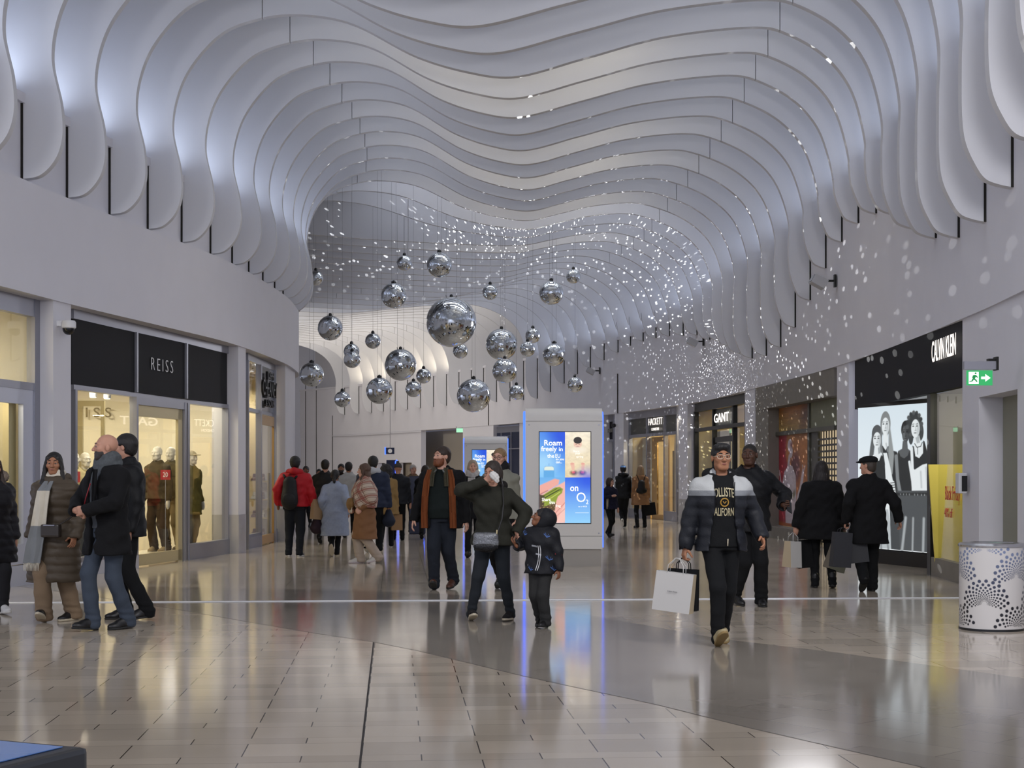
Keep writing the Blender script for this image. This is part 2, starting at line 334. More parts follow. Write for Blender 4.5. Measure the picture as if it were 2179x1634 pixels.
# ------------------------------------------------------------------ lettering and pictures
def text(name, s, p, xdir, w, h, m, parent=None, depth=.012, italic=0.0, bold=0.0, out=0.0, gap=1.0):
    """lettering whose lower left corner stands at p, reading along xdir, w wide and h high"""
    cu = bpy.data.curves.new('tmp', 'FONT'); cu.body = s; cu.size = 1; cu.extrude = .02; cu.offset = bold; cu.shear = italic; cu.space_character = gap; cu.resolution_u = 3
    ob = bpy.data.objects.new('tmp', cu); me = bpy.data.meshes.new_from_object(ob); bpy.data.objects.remove(ob); bpy.data.curves.remove(cu)
    co = np.array([v.co[:] for v in me.vertices]); lo = co.min(0); hi = co.max(0)
    x = Vector((xdir[0], xdir[1], xdir[2] if len(xdir) > 2 else 0)).normalized(); up = Vector((0,0,1))
    n = x.cross(up); n.normalize(); up = n.cross(x)*-1 if False else x.cross(n)*-1
    up = Vector((0,0,1))
    for v in me.vertices:
        q = (v.co.x-lo[0])/(hi[0]-lo[0])*w; r = (v.co.y-lo[1])/(hi[1]-lo[1])*h; t = (v.co.z-lo[2])/(hi[2]-lo[2])*depth
        v.co = Vector(p)+x*q+up*r+n*(t+out)
    me.materials.clear(); me.materials.append(m); me.name = name
    o = bpy.data.objects.new(name, me); COL.objects.link(o)
    if parent: o.parent = parent
    return o
class Canvas:
    """a little painter for pictures that are flat in the place itself (posters, screens)"""
    def __init__(s, w, h, col=(1,1,1)):
        s.w, s.h = w, h; s.a = np.ones((h, w, 3))*np.array(srgb(col)); s.y, s.x = np.mgrid[0:h, 0:w]; s.x = (s.x+.5)/w*100; s.y = (s.y+.5)/h*100*h/w
    def put(s, mask, col, k=1.0):
        c = np.array(srgb(col)); s.a += (c-s.a)*(np.clip(mask,0,1)*k)[...,None]
    def ell(s, cx, cy, rx, ry, col, rot=0, soft=.5, k=1):
        c, n = math.cos(rot), math.sin(rot); u = (s.x-cx)*c+(s.y-cy)*n; v = -(s.x-cx)*n+(s.y-cy)*c
        d = (np.sqrt((u/rx)**2+(v/ry)**2)-1)*min(rx,ry); s.put(.5-d/soft, col, k)
    def poly(s, pts, col, soft=.5, k=1):
        d = np.full(s.x.shape, 1e9); ins = np.zeros(s.x.shape, bool); n = len(pts)
        for i in range(n):
            (x0,y0),(x1,y1) = pts[i], pts[(i+1)%n]; ex, ey = x1-x0, y1-y0; L = ex*ex+ey*ey+1e-9
            t = np.clip(((s.x-x0)*ex+(s.y-y0)*ey)/L, 0, 1); d = np.minimum(d, np.hypot(s.x-x0-t*ex, s.y-y0-t*ey))
            c = ((y0 <= s.y) & (y1 > s.y)) | ((y1 <= s.y) & (y0 > s.y)); ins ^= c & (s.x < x0+ex*(s.y-y0)/(ey if abs(ey) > 1e-9 else 1e-9))
        s.put(.5+np.where(ins, d, -d)/soft, col, k)
    def line(s, pts, r, col, soft=.5, k=1):
        d = np.full(s.x.shape, 1e9)
        for (x0,y0),(x1,y1) in zip(pts[:-1], pts[1:]):
            ex, ey = x1-x0, y1-y0; L = ex*ex+ey*ey+1e-9; t = np.clip(((s.x-x0)*ex+(s.y-y0)*ey)/L, 0, 1)
            d = np.minimum(d, np.hypot(s.x-x0-t*ex, s.y-y0-t*ey))
        s.put(.5-(d-r)/soft, col, k)
    def grad(s, c0, c1, box=None, diag=0):
        m = np.ones(s.x.shape, bool) if box is None else (s.x>=box[0])&(s.x<box[2])&(s.y>=box[1])&(s.y<box[3])
        b = box or (0,0,100,100*s.h/s.w); t = np.clip((s.y-b[1])/(b[3]-b[1])+diag*((s.x-b[0])/(b[2]-b[0])-.5), 0, 1)
        col = np.array(srgb(c0))*(1-t[...,None])+np.array(srgb(c1))*t[...,None]; s.a[m] = col[m]
    def noise(s, amp, seed=0, box=None):
        r = np.random.RandomState(seed); f = np.ones(s.x.shape)
        for sc in (6, 14, 30):
            g = r.rand(sc*3+2, sc+2); yy = s.y/s.y.max()*(sc*3); xx = s.x/100*sc; i, j = yy.astype(int), xx.astype(int); a, b = yy-i, xx-j
            f += amp*((g[i,j]*(1-a)+g[i+1,j]*a)*(1-b)+(g[i,j+1]*(1-a)+g[i+1,j+1]*a)*b-.5)
        if box is not None: f[~((s.x>=box[0])&(s.x<box[2])&(s.y>=box[1])&(s.y<box[3]))] = 1
        s.a *= f[...,None]
    def build(s, name, p, xvec, z0, z1, emit, parent=None, rough=.5, nrm_off=0.0):
        """an upright rectangle: lower left plan point p, plan vector xvec to the lower right"""
        h, w = s.h, s.w; xs = np.linspace(0,1,w+1); zs = np.linspace(z1,z0,h+1)
        X, Z = np.meshgrid(xs, zs); co = np.stack([p[0]+X*xvec[0], p[1]+X*xvec[1], Z], -1).reshape(-1,3)
        i = np.arange(h*w); r, c = i//w, i%w; a = r*(w+1)+c; f = np.stack([a+w+1, a+w+2, a+1, a], -1)
        me = bpy.data.meshes.new(name); me.from_pydata(co.tolist(), [], f.tolist())
        at_ = me.color_attributes.new('picture', 'FLOAT_COLOR', 'CORNER')
        col = np.concatenate([np.clip(s.a,0,1).reshape(-1,3), np.ones((h*w,1))], 1).repeat(4, 0); at_.data.foreach_set('color', col.ravel())
        m = bpy.data.materials.new(name+'_print'); m.use_nodes = True; nt = m.node_tree; b = nt.nodes['Principled BSDF']
        n = nt.nodes.new('ShaderNodeAttribute'); n.attribute_name = 'picture'; b.inputs['Roughness'].default_value = rough
        if emit: 
            nt.links.new(n.outputs['Color'], b.inputs['Emission Color']); b.inputs['Emission Strength'].default_value = emit; b.inputs['Base Color'].default_value = (.02,.02,.02,1)
        else: nt.links.new(n.outputs['Color'], b.inputs['Base Color'])
        me.materials.append(m); o = bpy.data.objects.new(name, me); COL.objects.link(o)
        if parent: o.parent = parent
        return o
# ------------------------------------------------------------------ shopfront kit
M_alu = mat('grey_aluminium', '#9b9ca6', .35, .6); M_aluw = mat('pale_aluminium', '#bfc2cf', .35, .35)
M_dkalu = mat('black_aluminium', '#1d1d1c', .4, .4); M_sign = mat('charcoal_panel', '#19191d', .7, spec=.25); M_cream = mat('cream_paint', '#ece5d2', .8)
M_marble = mat('grey_marble', '#b9b6b3', .25, noise=.16, nscale=3); M_stone = mat('grey_limestone', '#7d7871', .7, noise=.14, nscale=4, bump=.2)
M_gold = mat('pale_brass', '#c4b68e', .4, .35); M_black = mat('black_plastic', '#121214', .4); M_white = mat('white_plastic', '#d8d8da', .4)
M_lit = emis('lit_white_letters', '#fff6ee', 1.6); M_glass = glass()
class Front:
    def __init__(s, curve, side, off, pxs, lo, hi, label, cat='shopfront', name='shopfront'):
        s.c = curve; s.s = side; s.P = [hit(curve, p, off*side, lo, hi) for p in pxs]; s.off = off
        s.root = empty(name, tuple(s.P[0])); s.o = s.P[0]
        tag(s.root, label, cat)
    def fin(s, mb, name, m, **k):
        mb.v = [(x-s.o.x, y-s.o.y, z-s.o.z) for x,y,z in mb.v]; return mb.build(name, m, s.root, **k)
    def slab(s, mb, i, j, z0, z1, a, b, mi=0):
        """between mullions i and j; a, b = depth behind the shop line"""
        p, q = s.pt(i), s.pt(j); k = -s.s; k = 1 if s.s < 0 else -1
        mb.slab(p, q, z0, z1, a*k, b*k, mi)
    def pt(s, i):
        if isinstance(i, int): return s.P[i]
        j = int(i); return s.P[j].lerp(s.P[min(j+1,len(s.P)-1)], i-j)
    def post(s, mb, i, z0, z1, w, a=-.04, b=.08):
        d = (s.P[min(int(i)+1,len(s.P)-1)]-s.P[max(0,int(i)-(1 if i == int(i) and int(i) == len(s.P)-1 else 0))]).normalized(); p = s.pt(i); k = 1 if s.s < 0 else -1
        mb.slab(p-d*w/2, p+d*w/2, z0, z1, a*k, b*k)
    def panel(s, name, i, j, z0, z1, a, b, m, **k):
        g = MB(); s.slab(g, i, j, z0, z1, a, b); return s.fin(g, name, m, **k)
    def room(s, i, j, depth, z1, m, near=0.0, far=0.0, name='wall_shop', zf=0.004, floor=None):
        """walls and ceiling of the room behind (inside faces towards the mall)"""
        p, q = s.pt(i), s.pt(j); d = (q-p).normalized(); n = Vector((-d.y,d.x,0))*(1 if s.s < 0 else -1); p = p-d*near+n*.1; q = q+d*far+n*.1
        a, b = p+n*depth, q+n*depth; g = MB(); t = .05
        for u, v in ((p,a),(a,b),(b,q)):
            g.quad((u.x,u.y,0),(v.x,v.y,0),(v.x,v.y,z1),(u.x,u.y,z1))
        g.quad((p.x,p.y,z1),(a.x,a.y,z1),(b.x,b.y,z1),(q.x,q.y,z1))
        if floor: g.quad((p.x,p.y,zf),(a.x,a.y,zf),(b.x,b.y,zf),(q.x,q.y,zf), 1)
        return tag(g.build(name, [m]+([floor] if floor else [])), kind='structure')
def column(curve, side, pxa, pxb, z1, lo, hi, off, skirt=True, dp=.5):
    p, q = hit(curve, pxa, off*side, lo, hi), hit(curve, pxb, off*side, lo, hi); k = 1; g = MB()
    d = (q-p).normalized()
    g.slab(p, q, .72 if skirt else 0, z1, 0, dp*k)
    if skirt: g.slab(p, q, 0, .72, -.008*k, dp*k, 1)
    return tag(g.build('column', [M_wall, M_marble]), kind='structure')
LS = -1; RS = 1
# ================================================================== LEFT SIDE
column(FL, LS, 113, 151, ZSL, 10, 38, .03); column(FL, LS, 507, 523, ZSL, 10, 38, .03); column(FL, LS, 607, 628, ZSL, 10, 38.2, .06)
# --- pale framed window at the left edge
f = Front(FL, LS, .26, [-140, -60, 74], 10, 38, 'pale framed shop window with plain cream display at the left edge')
g = MB(); f.post(g, 2, 0, 3.86, .16); f.post(g, 1, 0, 2.7, .12); f.slab(g, 0, 2, 3.62, 3.86, -.03, .08); f.slab(g, 0, 2, 2.62, 2.72, -.03, .08); f.fin(g, 'frame', M_alu)
g = MB(); f.slab(g, 0, 2, .28, .55, -.02, .05); f.slab(g, 0, 2, 2.42, 2.62, -.02, .05); f.slab(g, 1.78, 2, .55, 2.42, -.02, .05); f.fin(g, 'leaf_border', M_aluw)
f.panel('kick_plate', 0, 2, 0, .27, -.05, .04, M_aluw)
f.panel('pane', 0, 1.78, .55, 2.42, .01, .018, M_glass); f.panel('transom_pane', 0, 2, 2.72, 3.62, .01, .018, M_glass)
g = MB(); f.slab(g, 0, 1.75, .3, 2.62, .55, .6); f.fin(g, 'display_back', M_cream)
g = MB(); f.slab(g, 1.68, 1.80, .3, 2.62, .1, .6); f.fin(g, 'display_return', M_gold)
f.room(0, 2, 3.2, 3.8, M_cream); m_ = f.pt(1.2)
area('shop_lamp', (m_.x-.45, m_.y, 2.55), .5, 34, (1,.90,.68), (0,0,0)); area('shop_lamp', (m_.x-1.8, m_.y, 3.6), .8, 60, (1,.90,.68))
# --- fashion shop with charcoal header
f = Front(FL, LS, .24, [153, 288, 391, 397.5, 485], 10, 38, 'grey framed shopfront with charcoal header reading REISS')
R = f
g = MB(); f.slab(g, 0, 4, 3.72, 3.86, -.03, .1); f.slab(g, 0, 4, 2.70, 2.77, -.03, .1)
for i in (1, 2.5): f.post(g, i, 2.77, 3.72, .06)
for i, w in ((0.03,.07),(1,.07),(2,.07),(3,.10),(3.97,.07)): f.post(g, i, 0, 2.70, w)
f.slab(g, 1, 2, 2.58, 2.70, -.03, .1); f.slab(g, 0, 1, .2, .27, -.05, .08); f.slab(g, 3, 4, .2, .27, -.05, .08); f.fin(g, 'frame', M_alu)
for a, b in ((0,1),(1,2.5),(2.5,4)): f.panel('header_panel', a, b, 2.77, 3.72, .0, .04, M_sign)
f.panel('kick_plate', 0, 1, 0, .2, -.06, .05, M_aluw); f.panel('kick_plate', 3, 4, 0, .2, -.05, .05, M_alu)
f.panel('pane', 0, 1, .27, 2.70, .02, .028, M_glass); f.panel('pane', 3, 4, .27, 2.70, .02, .028, M_glass)
g = MB(); f.slab(g, 1.04, 1.96, 0.02, .2, .0, .05); f.slab(g, 1.04, 1.96, 2.4, 2.58, .0, .05); f.slab(g, 1.0, 1.06, .0, 2.58, .0, .05); f.slab(g, 1.88, 1.97, 0, 2.58, 0, .05)
door = f.fin(g, 'door', M_gold); g = MB(); f.slab(g, 1.06, 1.88, .2, 2.4, .02, .03); o = f.fin(g, 'pane', M_glass); o.parent = door
a, b = hit(FL, 321, -.22, 10, 38), hit(FL, 367, -.22, 10, 38)
o = text('lettering', 'REISS', a+Vector((0,0,CAMH+(HY-786.5)/F*a.y)), b-a, (b-a).length, .20, M_white, None, .006, bold=-.018, out=.006, gap=1.45); o.parent = f.root; o.matrix_parent_inverse = Matrix.Translation(-f.o)
f.room(0, 4, 6, 3.3, M_cream, near=0, far=1.0, floor=mat('shop_floor_oak','#b9a98c',.35))
g = MB(); g.box((-12.2,30.2,0),(-5.25,30.35,3.3)); g.box((-6.6,30.12,0),(-6.5,30.2,2.9)); tag(g.build('wall_shop', M_cream), kind='structure')
a = at(128, 888, 30.1); a2 = at(237, 888, 30.1)
sg = empty('wall_sign', tuple(a), 'bronze wide-spaced letters REISS on the cream wall inside', 'sign'); text('lettering', 'R E I S S', (0,0,0), (1,0,0), a2.x-a.x, .19, mat('bronze_letters','#6d6248',.4,.5), sg, .03)
for x, y in ((-6.1,25.5),(-6.6,23.5),(-7.6,26.5),(-6.2,28.6),(-8.5,28.5)): area('shop_lamp', (x,y,3.2), .5, 50, (1,.90,.68))
for px, py in ((198,838),(228,841)):
    p = at(px, py, 24); s_ = empty('spotlight', tuple(p)); tag(s_, 'white spotlight can under the ceiling, the %s of the pair behind the shop window' % ('left one' if px < 210 else 'right one'), 'spotlight', 'spotlights in the window')
    g = MB(); g.lathe([(.055,-.05),(.06,.09),(.03,.1)], 20); g.build('can', M_white, s_, smooth=True); g = MB(); g.lathe([(.02,.1),(.02,3.3-p.z)], 10); g.build('stem', M_white, s_); g = MB(); g.lathe([(.045,-.056),(.045,-.052)], 16); g.build('lens', emis('spot_lens','#fff1c8',12), s_)
# tall picture frame standing in the window
p0, p1 = at(164, 850, 25.4), at(261, 850, 25.4); fr = empty('display_stand', (p0.x, 25.4, 0), 'tall pale gold open frame standing in the window near the spotlights', 'frame')
g = MB(); w = p1.x-p0.x; h = p0.z-.02
g.box((0,0,.02),(.09,.06,h)); g.box((w-.36,0,.02),(w-.3,.06,h)); g.box((.09,0,h-.09),(w-.36,.06,h)); g.box((.09,0,.02),(w-.36,.06,.1)); g.build('border', mat('champagne_metal','#b5a987',.4,.5), fr)
# window plinth
g = MB(); a, b = R.pt(3.1), R.pt(4); g.slab((-5.95,25.4),(-5.5,28.6),.004,.12,0,.95); tag(g.build('plinth', mat('plinth_white','#ded6c4',.5)), 'low white plinth under the mannequins in the shop window', 'plinth')
# --- shoe shop further on
f = Front(FL, LS, .24, [525, 553, 583, 585, 604.5], 28, 38, 'grey framed shopfront with raised black letters JOSEPH CHEANEY & SONS above a brass door')
H = f
g = MB(); f.slab(g, 0, 4, 3.72, 3.86, -.03, .1); f.slab(g, 0, 4, 2.72, 2.79, -.03, .1)
for i, w in ((0.02,.06),(1,.07),(2.5,.08),(3.95,.07)): f.post(g, i, 0, 3.72, w)
f.slab(g, 0, 1, .22, .28, -.03, .06); f.slab(g, 2.5, 4, .22, .28, -.03, .06); f.fin(g, 'frame', M_alu)
f.panel('kick_plate', 0, 1, 0, .22, -.04, .05, M_alu); f.panel('kick_plate', 2.5, 4, 0, .22, -.04, .05, M_alu)
for a, b in ((0,1),(2.5,4)): f.panel('pane', a, b, .28, 2.72, .02, .03, M_glass); f.panel('transom_pane', a, b, 2.79, 3.72, .02, .03, M_glass)
f.panel('header_panel', 1, 2.5, 2.79, 3.72, .02, .05, mat('mirror_grey_panel','#7c7f80',.12,.7))
g = MB(); f.slab(g, 1.1, 2.4, 0.02, .2, 0, .05); f.slab(g, 1.1, 2.4, 2.5, 2.7, 0, .05); f.slab(g, 1.05, 1.16, 0, 2.7, 0, .05); f.slab(g, 2.0, 2.45, 0, 2.7, 0, .05)
door = f.fin(g, 'door', mat('golden_oak','#b08a4e',.4)); g = MB(); f.slab(g, 1.16, 2.0, .2, 2.5, .02, .03); o = f.fin(g, 'pane', M_glass); o.parent = door
for s_, pa, pb, py, h in (('JOSEPH',563.5,577.5,810,.2),('CHEANEY',554.5,584,840,.33),('& SONS',560,578,864,.15)):
    a, b = hit(FL, pa, -.2, 28, 38), hit(FL, pb, -.2, 28, 38)
    o = text('lettering', s_, a+Vector((0,0,CAMH+(HY-py)/F*a.y)), b-a, (b-a).length, h, M_black, None, .05, out=.01); o.parent = f.root; o.matrix_parent_inverse = Matrix.Translation(-f.o)
f.room(0, 4, 3.4, 3.75, mat('warm_beige_paint','#c9b994',.8), floor=M_cream); m_ = f.pt(1.5)
area('shop_lamp', (m_.x-.8, m_.y-1, 3.4), .5, 50, (1,.90,.68)); area('shop_lamp', (m_.x-1.0, m_.y+2, 3.4), .5, 50, (1,.90,.68))
# shelf with shoes seen through the door
sh = empty('shoe_rack', (f.pt(1.3).x-.5, f.pt(1.5).y+1.2, 0), 'wooden rack of dark red and white shoes seen through the brass door', 'rack')
g = MB()
for k in range(4): g.box((-.25,-.15,.1+k*.4),(.35,.15,.13+k*.4))
g.box((-.27,-.15,0),(-.25,.15,1.5)); g.box((.35,-.15,0),(.37,.15,1.5)); g.build('frame', M_gold, sh)
for k in range(4):
    for i in range(3): g = MB(); g.add([(-.2+i*.18+x*.11, -.13+y*.26, .132+k*.4+z*.15) for x,y,z in ((0,0,0),(1,0,0),(1,1,0),(0,1,0),(.1,.05,.35),(.9,.05,.35),(.9,.6,.5),(.1,.6,.5),(.2,.65,1),(.8,.65,1),(.85,1,.95),(.15,1,.95))], [(0,3,2,1),(0,1,5,4),(4,5,6,7),(7,6,9,8),(8,9,10,11),(3,11,10,2),(1,2,10,9,6,5),(0,4,7,8,11,3)]); g.build('shoe', mat('oxblood_leather','#5a2620',.3) if (i+k)%3 else M_white, sh, bevel=.008)
# ================================================================== RIGHT SIDE
RH = (8, 66)
column(XR, RS, 1781, 1806, ZSR, 10, 40, .02, True, 1.3); column(XR, RS, 1585, 1606, ZSR, 20, 60, .02); column(XR, RS, 1444, 1463, ZSR, 30, 60, .02); column(XR, RS, 1308, 1327, ZSR, 40, 62, .02)
column(XR, RS, 1240, 1284, ZSR, 45, 62, .02)
# --- plain wall with the service doorway at the right edge
pc, pn0, pn1, pe = [hit(XR, p, .04, 6, 40) for p in (2048, 2083, 2165, 2400)]
g = MB(); g.slab(pe, pn1, 0, ZSR, 0, -.8); g.slab(pn1, pn0, 2.46, ZSR, 0, -.8); g.slab(pn0, pc, 0, ZSR, 0, -.8); tag(g.build('wall_right_lower', M_wall), kind='structure')
g = MB(); g.slab(pn1, pn0, 0, 2.46, -.3, -.36); tag(g.build('door_1', mat('grey_green_door','#8a8978',.55)), kind='structure')
ex = empty('exit_sign', (0,0,0), 'lit green exit sign with running figure and right arrow on a grey wall bracket', 'exit sign'); yw = 17.35
p = at(2057, 820, yw); q = at(2112, 788, yw); ex.location = (p.x, yw, p.z); w, h = q.x-p.x, q.z-p.z
g = MB(); g.box((0,0,0),(w,.012,h)); g.build('panel', emis('exit_green','#3fae6a',1.15), ex)
g = MB(); g.box((-.035,-.03,h+.01),(w+.03,.05,h+.10)); g.build('housing', M_alu, ex); g = MB(); g.box((w-.05,-.02,h+.10),(w+.04,.06,h+.13)); g.box((w+.03,-.05,h-.0),(w+.055,.08,h+.15)); g.build('bracket', M_dkalu, ex)
g = MB(); P_ = lambda pts: g.prism([(x*w,z*h) for x,z in pts], -.004, 0)
P_([(.56,.42),(.72,.42),(.72,.25),(.92,.5),(.72,.75),(.72,.58),(.56,.58)]); P_([(.08,.1),(.46,.1),(.46,.9),(.08,.9)]); g.build('pictogram', emis('exit_white','#f2fff6',1.6), ex)
g = MB(); P_([(.31,.74),(.37,.74),(.37,.86),(.31,.86)])
for a in ([(.2,.5),(.24,.68),(.36,.7),(.34,.62),(.28,.6),(.25,.48)],[(.27,.7),(.37,.7),(.31,.4),(.22,.42)],[(.36,.68),(.44,.54),(.4,.5),(.33,.62)],[(.3,.44),(.36,.4),(.42,.24),(.37,.22),(.32,.34),(.25,.38)],[(.22,.46),(.28,.42),(.22,.26),(.1,.22),(.1,.28),(.18,.32)]): P_(a)
g.v = [(x,y-.004,z) for x,y,z in g.v]; g.build('runner', emis('exit_green_dark','#2f9a58',.9), ex)
p = hit(XR, 2056, -.0, 6, 40); ic = empty('intercom', (p.x-.02, p.y, 1.5), 'white and black intercom box on the corner of the white wall', 'intercom')
g = MB(); g.box((-.09,-.04,-.27),(.02,.12,.0)); g.build('case', M_white, ic, bevel=.015); g = MB(); g.box((-.05,-.055,-.24),(.02,-.04,-.04)); g.build('screen', M_black, ic)
# --- black fronted shop with the picture lightbox
f = Front(XR, RS, .06, [2047, 1981, 1974, 1819], 10, 40, 'charcoal fronted shop with lit letters CALVIN KLEIN and a glass corner'); K_ = f
f.panel('header_panel', 0, 3, 2.66, ZSR, 0, .12, M_sign); g = MB(); f.slab(g, 1, 2, 0, 2.66, -.01, .12); f.fin(g, 'post', M_dkalu)
f.panel('pane', 0, 1, .27, 2.66, .04, .05, M_glass); f.panel('kick_plate', 0, 1, 0, .27, -.0, .1, M_stone)
a, b = hit(XR, 1983, -.02, 10, 40), hit(XR, 2034, -.02, 10, 40)
zA = CAMH+(HY-768)/F*a.y; zB = CAMH+(HY-752)/F*b.y
o = text('lettering', 'CALVIN KLEIN', a+Vector((0,0,.5*(zA+zB)-.02)), b-a, (b-a).length, .30, M_lit, None, .004, out=.0); o.parent = f.root; o.matrix_parent_inverse = Matrix.Translation(-f.o)
for s_, pa, pb, py, h in (('Black Friday',2011.5,2043,1073,.26),('40% off',2010,2027,1100,.13)):
    a, b = hit(XR, pa, .085, 10, 40), hit(XR, pb, .085, 10, 40)
    o = text('window_lettering', s_, a+Vector((0,0,CAMH+(HY-py)/F*a.y)), b-a, (b-a).length, h, mat('red_vinyl','#c2261a',.5), None, .003); o.parent = f.root; o.matrix_parent_inverse = Matrix.Translation(-f.o)
Y1, Y2 = 24.3, 26.4; L1 = Vector(((1826-CX)/F*Y2, Y2, 0)); L2 = Vector(((1979-CX)/F*Y1, Y1, 0))
g = MB(); a = f.P[2]+Vector((.05,.1,0)); b = f.P[3]+Vector((.03,0,0)); g.add([(a.x,a.y,2.665),(L2.x+.3,L2.y,2.665),(L1.x+.05,L1.y+.1,2.665),(b.x,b.y,2.665)],[(0,1,2,3)]); tag(g.build('trim_lightbox_soffit', mat('white_gloss','#e8eaee',.4)), kind='structure')
def dim(c): return c
cv = Canvas(190, 290, '#dfe9ef'); cv.grad('#d3e0e8','#eef4f7'); S = '#c9d0d2'; SD = '#6b6e70'; T = '#26292b'; J = '#4a4e51'; HR = '#4f5254'; D='#1b1d1e'
# four people in black tops and jeans (x 0-100, y 0-152)
SK2='#dfe5e7'; SH='#9aa1a4'
cv.line([(24,30),(21,44),(19,58)],3.2,'#5a5e60',1.5); cv.ell(28,29,7.6,9.5,HR); cv.line([(33,30),(34,48)],1.6,'#6a6e70',1)
cv.poly([(25,40),(31,40),(33,50),(40,53),(44,60),(46,112),(18,112),(17,62),(20,54),(25,50)],SK2); cv.poly([(29,42),(31,40),(33,50),(30,51)],SH,1)
cv.ell(28,36,5.6,8.6,SK2); cv.ell(31.5,37,2,6.5,SH,0,2.5,.6); cv.poly([(24,53),(27,58),(31,58),(34,52),(40,56),(43,70),(45,100),(41,112),(20,112),(20,74)],T,.8)
cv.line([(18,58),(15,72),(16,96)],3,SK2,1); cv.line([(41,56),(43,84),(42,110)],2.2,SK2,1)
cv.poly([(44,46),(56,49),(60,62),(62,100),(55,112),(46,112),(42,70)],T,.8); cv.poly([(35,42),(46,43),(47,60),(42,66),(36,58)],T,.8)
cv.ell(40,19,7.2,13.5,'#7d8182'); cv.poly([(45,14),(48,30),(52,52),(50,72),(46,76),(44,50)],'#8e9394',1.5); cv.poly([(34,18),(35,40),(37,52),(34.5,50),(33,32)],'#75797b',1.2)
cv.poly([(37,28),(43,28),(44,42),(40,47),(36,42)],SK2,.8); cv.ell(40,21.5,5.2,9.2,SK2); cv.ell(43,22.5,1.8,7,SH,0,2.5,.55); cv.line([(41,40),(43,48)],1,SH,1.5,.6)
cv.poly([(37,50),(42,50),(47,66),(51,82),(49,92),(44,84)],SK2,.8); cv.line([(50,82),(53,100),(56,116)],2.6,SK2,1)
for y in (82,84.5,87,90): cv.line([(47,y),(53,y-.6)],.5,'#3a3e40',.5)
cv.ell(55.5,117,2,6,SK2,.1,.8)
cv.ell(68,26,6.2,9.4,D); cv.poly([(64,38),(70,37),(71,46),(77,50),(79,60),(76,92),(56,92),(54,56),(58,48),(63,46)],'#55595b',.8); cv.ell(68,30.5,5,8.6,'#43474a'); cv.ell(65.5,31,1.6,6,'#6d7274',0,2.5,.7); cv.ell(67.5,36,1.2,1,'#85898b',0,1.5,.6)
cv.poly([(58,48),(61,54),(66,56),(71,53),(73,48),(75,54),(75,70),(76,92),(57,92),(56,66)],T,.8); cv.line([(55,54),(57,78),(62,98),(65,112)],2.2,'#7d8285',1); cv.ell(65,114,2.4,3.4,'#8a8f92'); cv.line([(73,60),(77,80),(78,90)],1.5,SK2,1)
cv.ell(79.5,20,9,11.5,'#35393b'); cv.ell(87,29,4.8,9.5,'#3c4042'); cv.ell(75,34,3.2,8,'#3c4042')
for i in range(16): cv.ell(79.5+9.5*math.cos(i*.42),21+12*math.sin(i*.42),2.1,2.4,('#303436','#4d5153')[i%2],0,1)
cv.poly([(79,34),(86,33),(89,42),(97,46),(100,56),(100,92),(79,92),(76,60),(76,46),(79,42)],SK2,.8); cv.ell(81,25.5,5.6,9.4,SK2); cv.ell(84.5,26.5,1.9,7,SH,0,2.5,.55); cv.poly([(81,35),(86,33),(87,40),(83,41)],SH,1,.8)
cv.poly([(77,43),(79,44),(81,54),(86,56),(91,51),(91,38),(93,39),(98,54),(99.5,61),(90,63),(80,68),(77.5,66),(77,54)],T,.8); cv.line([(80,41),(83,45),(88,44),(90,40)],.5,'#4a4e50',.6); cv.line([(84,45),(84,52)],.4,'#4a4e50',.6)
cv.line([(76,46),(77,66),(79,88)],1.7,SK2,1); cv.line([(88,70),(89,86)],.8,SH,2,.7); cv.line([(95,66),(97,86)],1.2,SH,2,.6); cv.ell(98,94,3,3.4,SK2)
cv.poly([(58,90),(101,89),(102,152),(52,152)],J,.8); cv.poly([(20,110),(44,110),(52,152),(16,152)],'#b4bbbe',.8); cv.poly([(46,112),(58,100),(60,152),(48,152)],'#3f4346',.8)
for x0, x1 in ((24,20),(32,34),(38,44)): cv.line([(x0,116),(x1,152)],1.2,'#7d8386',2)
for x0, x1, wd in ((68,63,1.6),(78,77,1.0),(92,91,1.4)): cv.line([(x0,118),(x1,152)],wd,'#a3a9ac',2)
for x in (61,65,69,73,80,84,89,93): cv.ell(x,93.5,.7,.9,'#dfe6e8')
cv.line([(58,93.5),(100,92.5)],1.5,D,1,.75)
for x, y, c, sx in ((27.5,34,'#4a4e50',2.5),(39.5,19,'#4a4e50',2.4),(67.5,28.5,'#141516',2.2),(80.5,23,'#4a4e50',2.5)):
    for d in (-1,1): cv.ell(x+d*sx,y,1.3,.75,c,0,.6); cv.line([(x+d*sx-1.3,y-2),(x+d*sx+1.2,y-2.3)],.35,c,.8)
    cv.line([(x+.4,y+.5),(x+.9,y+4)],.35,c,1,.5); cv.line([(x-.2,y+4.4),(x+1.4,y+4.5)],.35,c,.8,.7); cv.ell(x+.2,y+7,1.7,.7,c,0,.8,.8)
lb = empty('lightbox', tuple(L1), 'big lit black and white poster of four people in black tops and jeans', 'lightbox')
o = cv.build('picture', (0,0), (L2.x-L1.x, L2.y-L1.y), .24, 2.60, 1.0, lb); d = (L2-L1).normalized(); n = Vector((-d.y,d.x,0))
g = MB(); g.slab((0,0),((L2-L1).x,(L2-L1).y),0,.22,-.02,.2); g.slab((0,0),((L2-L1).x,(L2-L1).y),.22,2.66,.01,.2); g.slab((0,0),((L2-L1).x,(L2-L1).y),2.6,2.66,-.02,.2); g.build('case', M_black, lb)
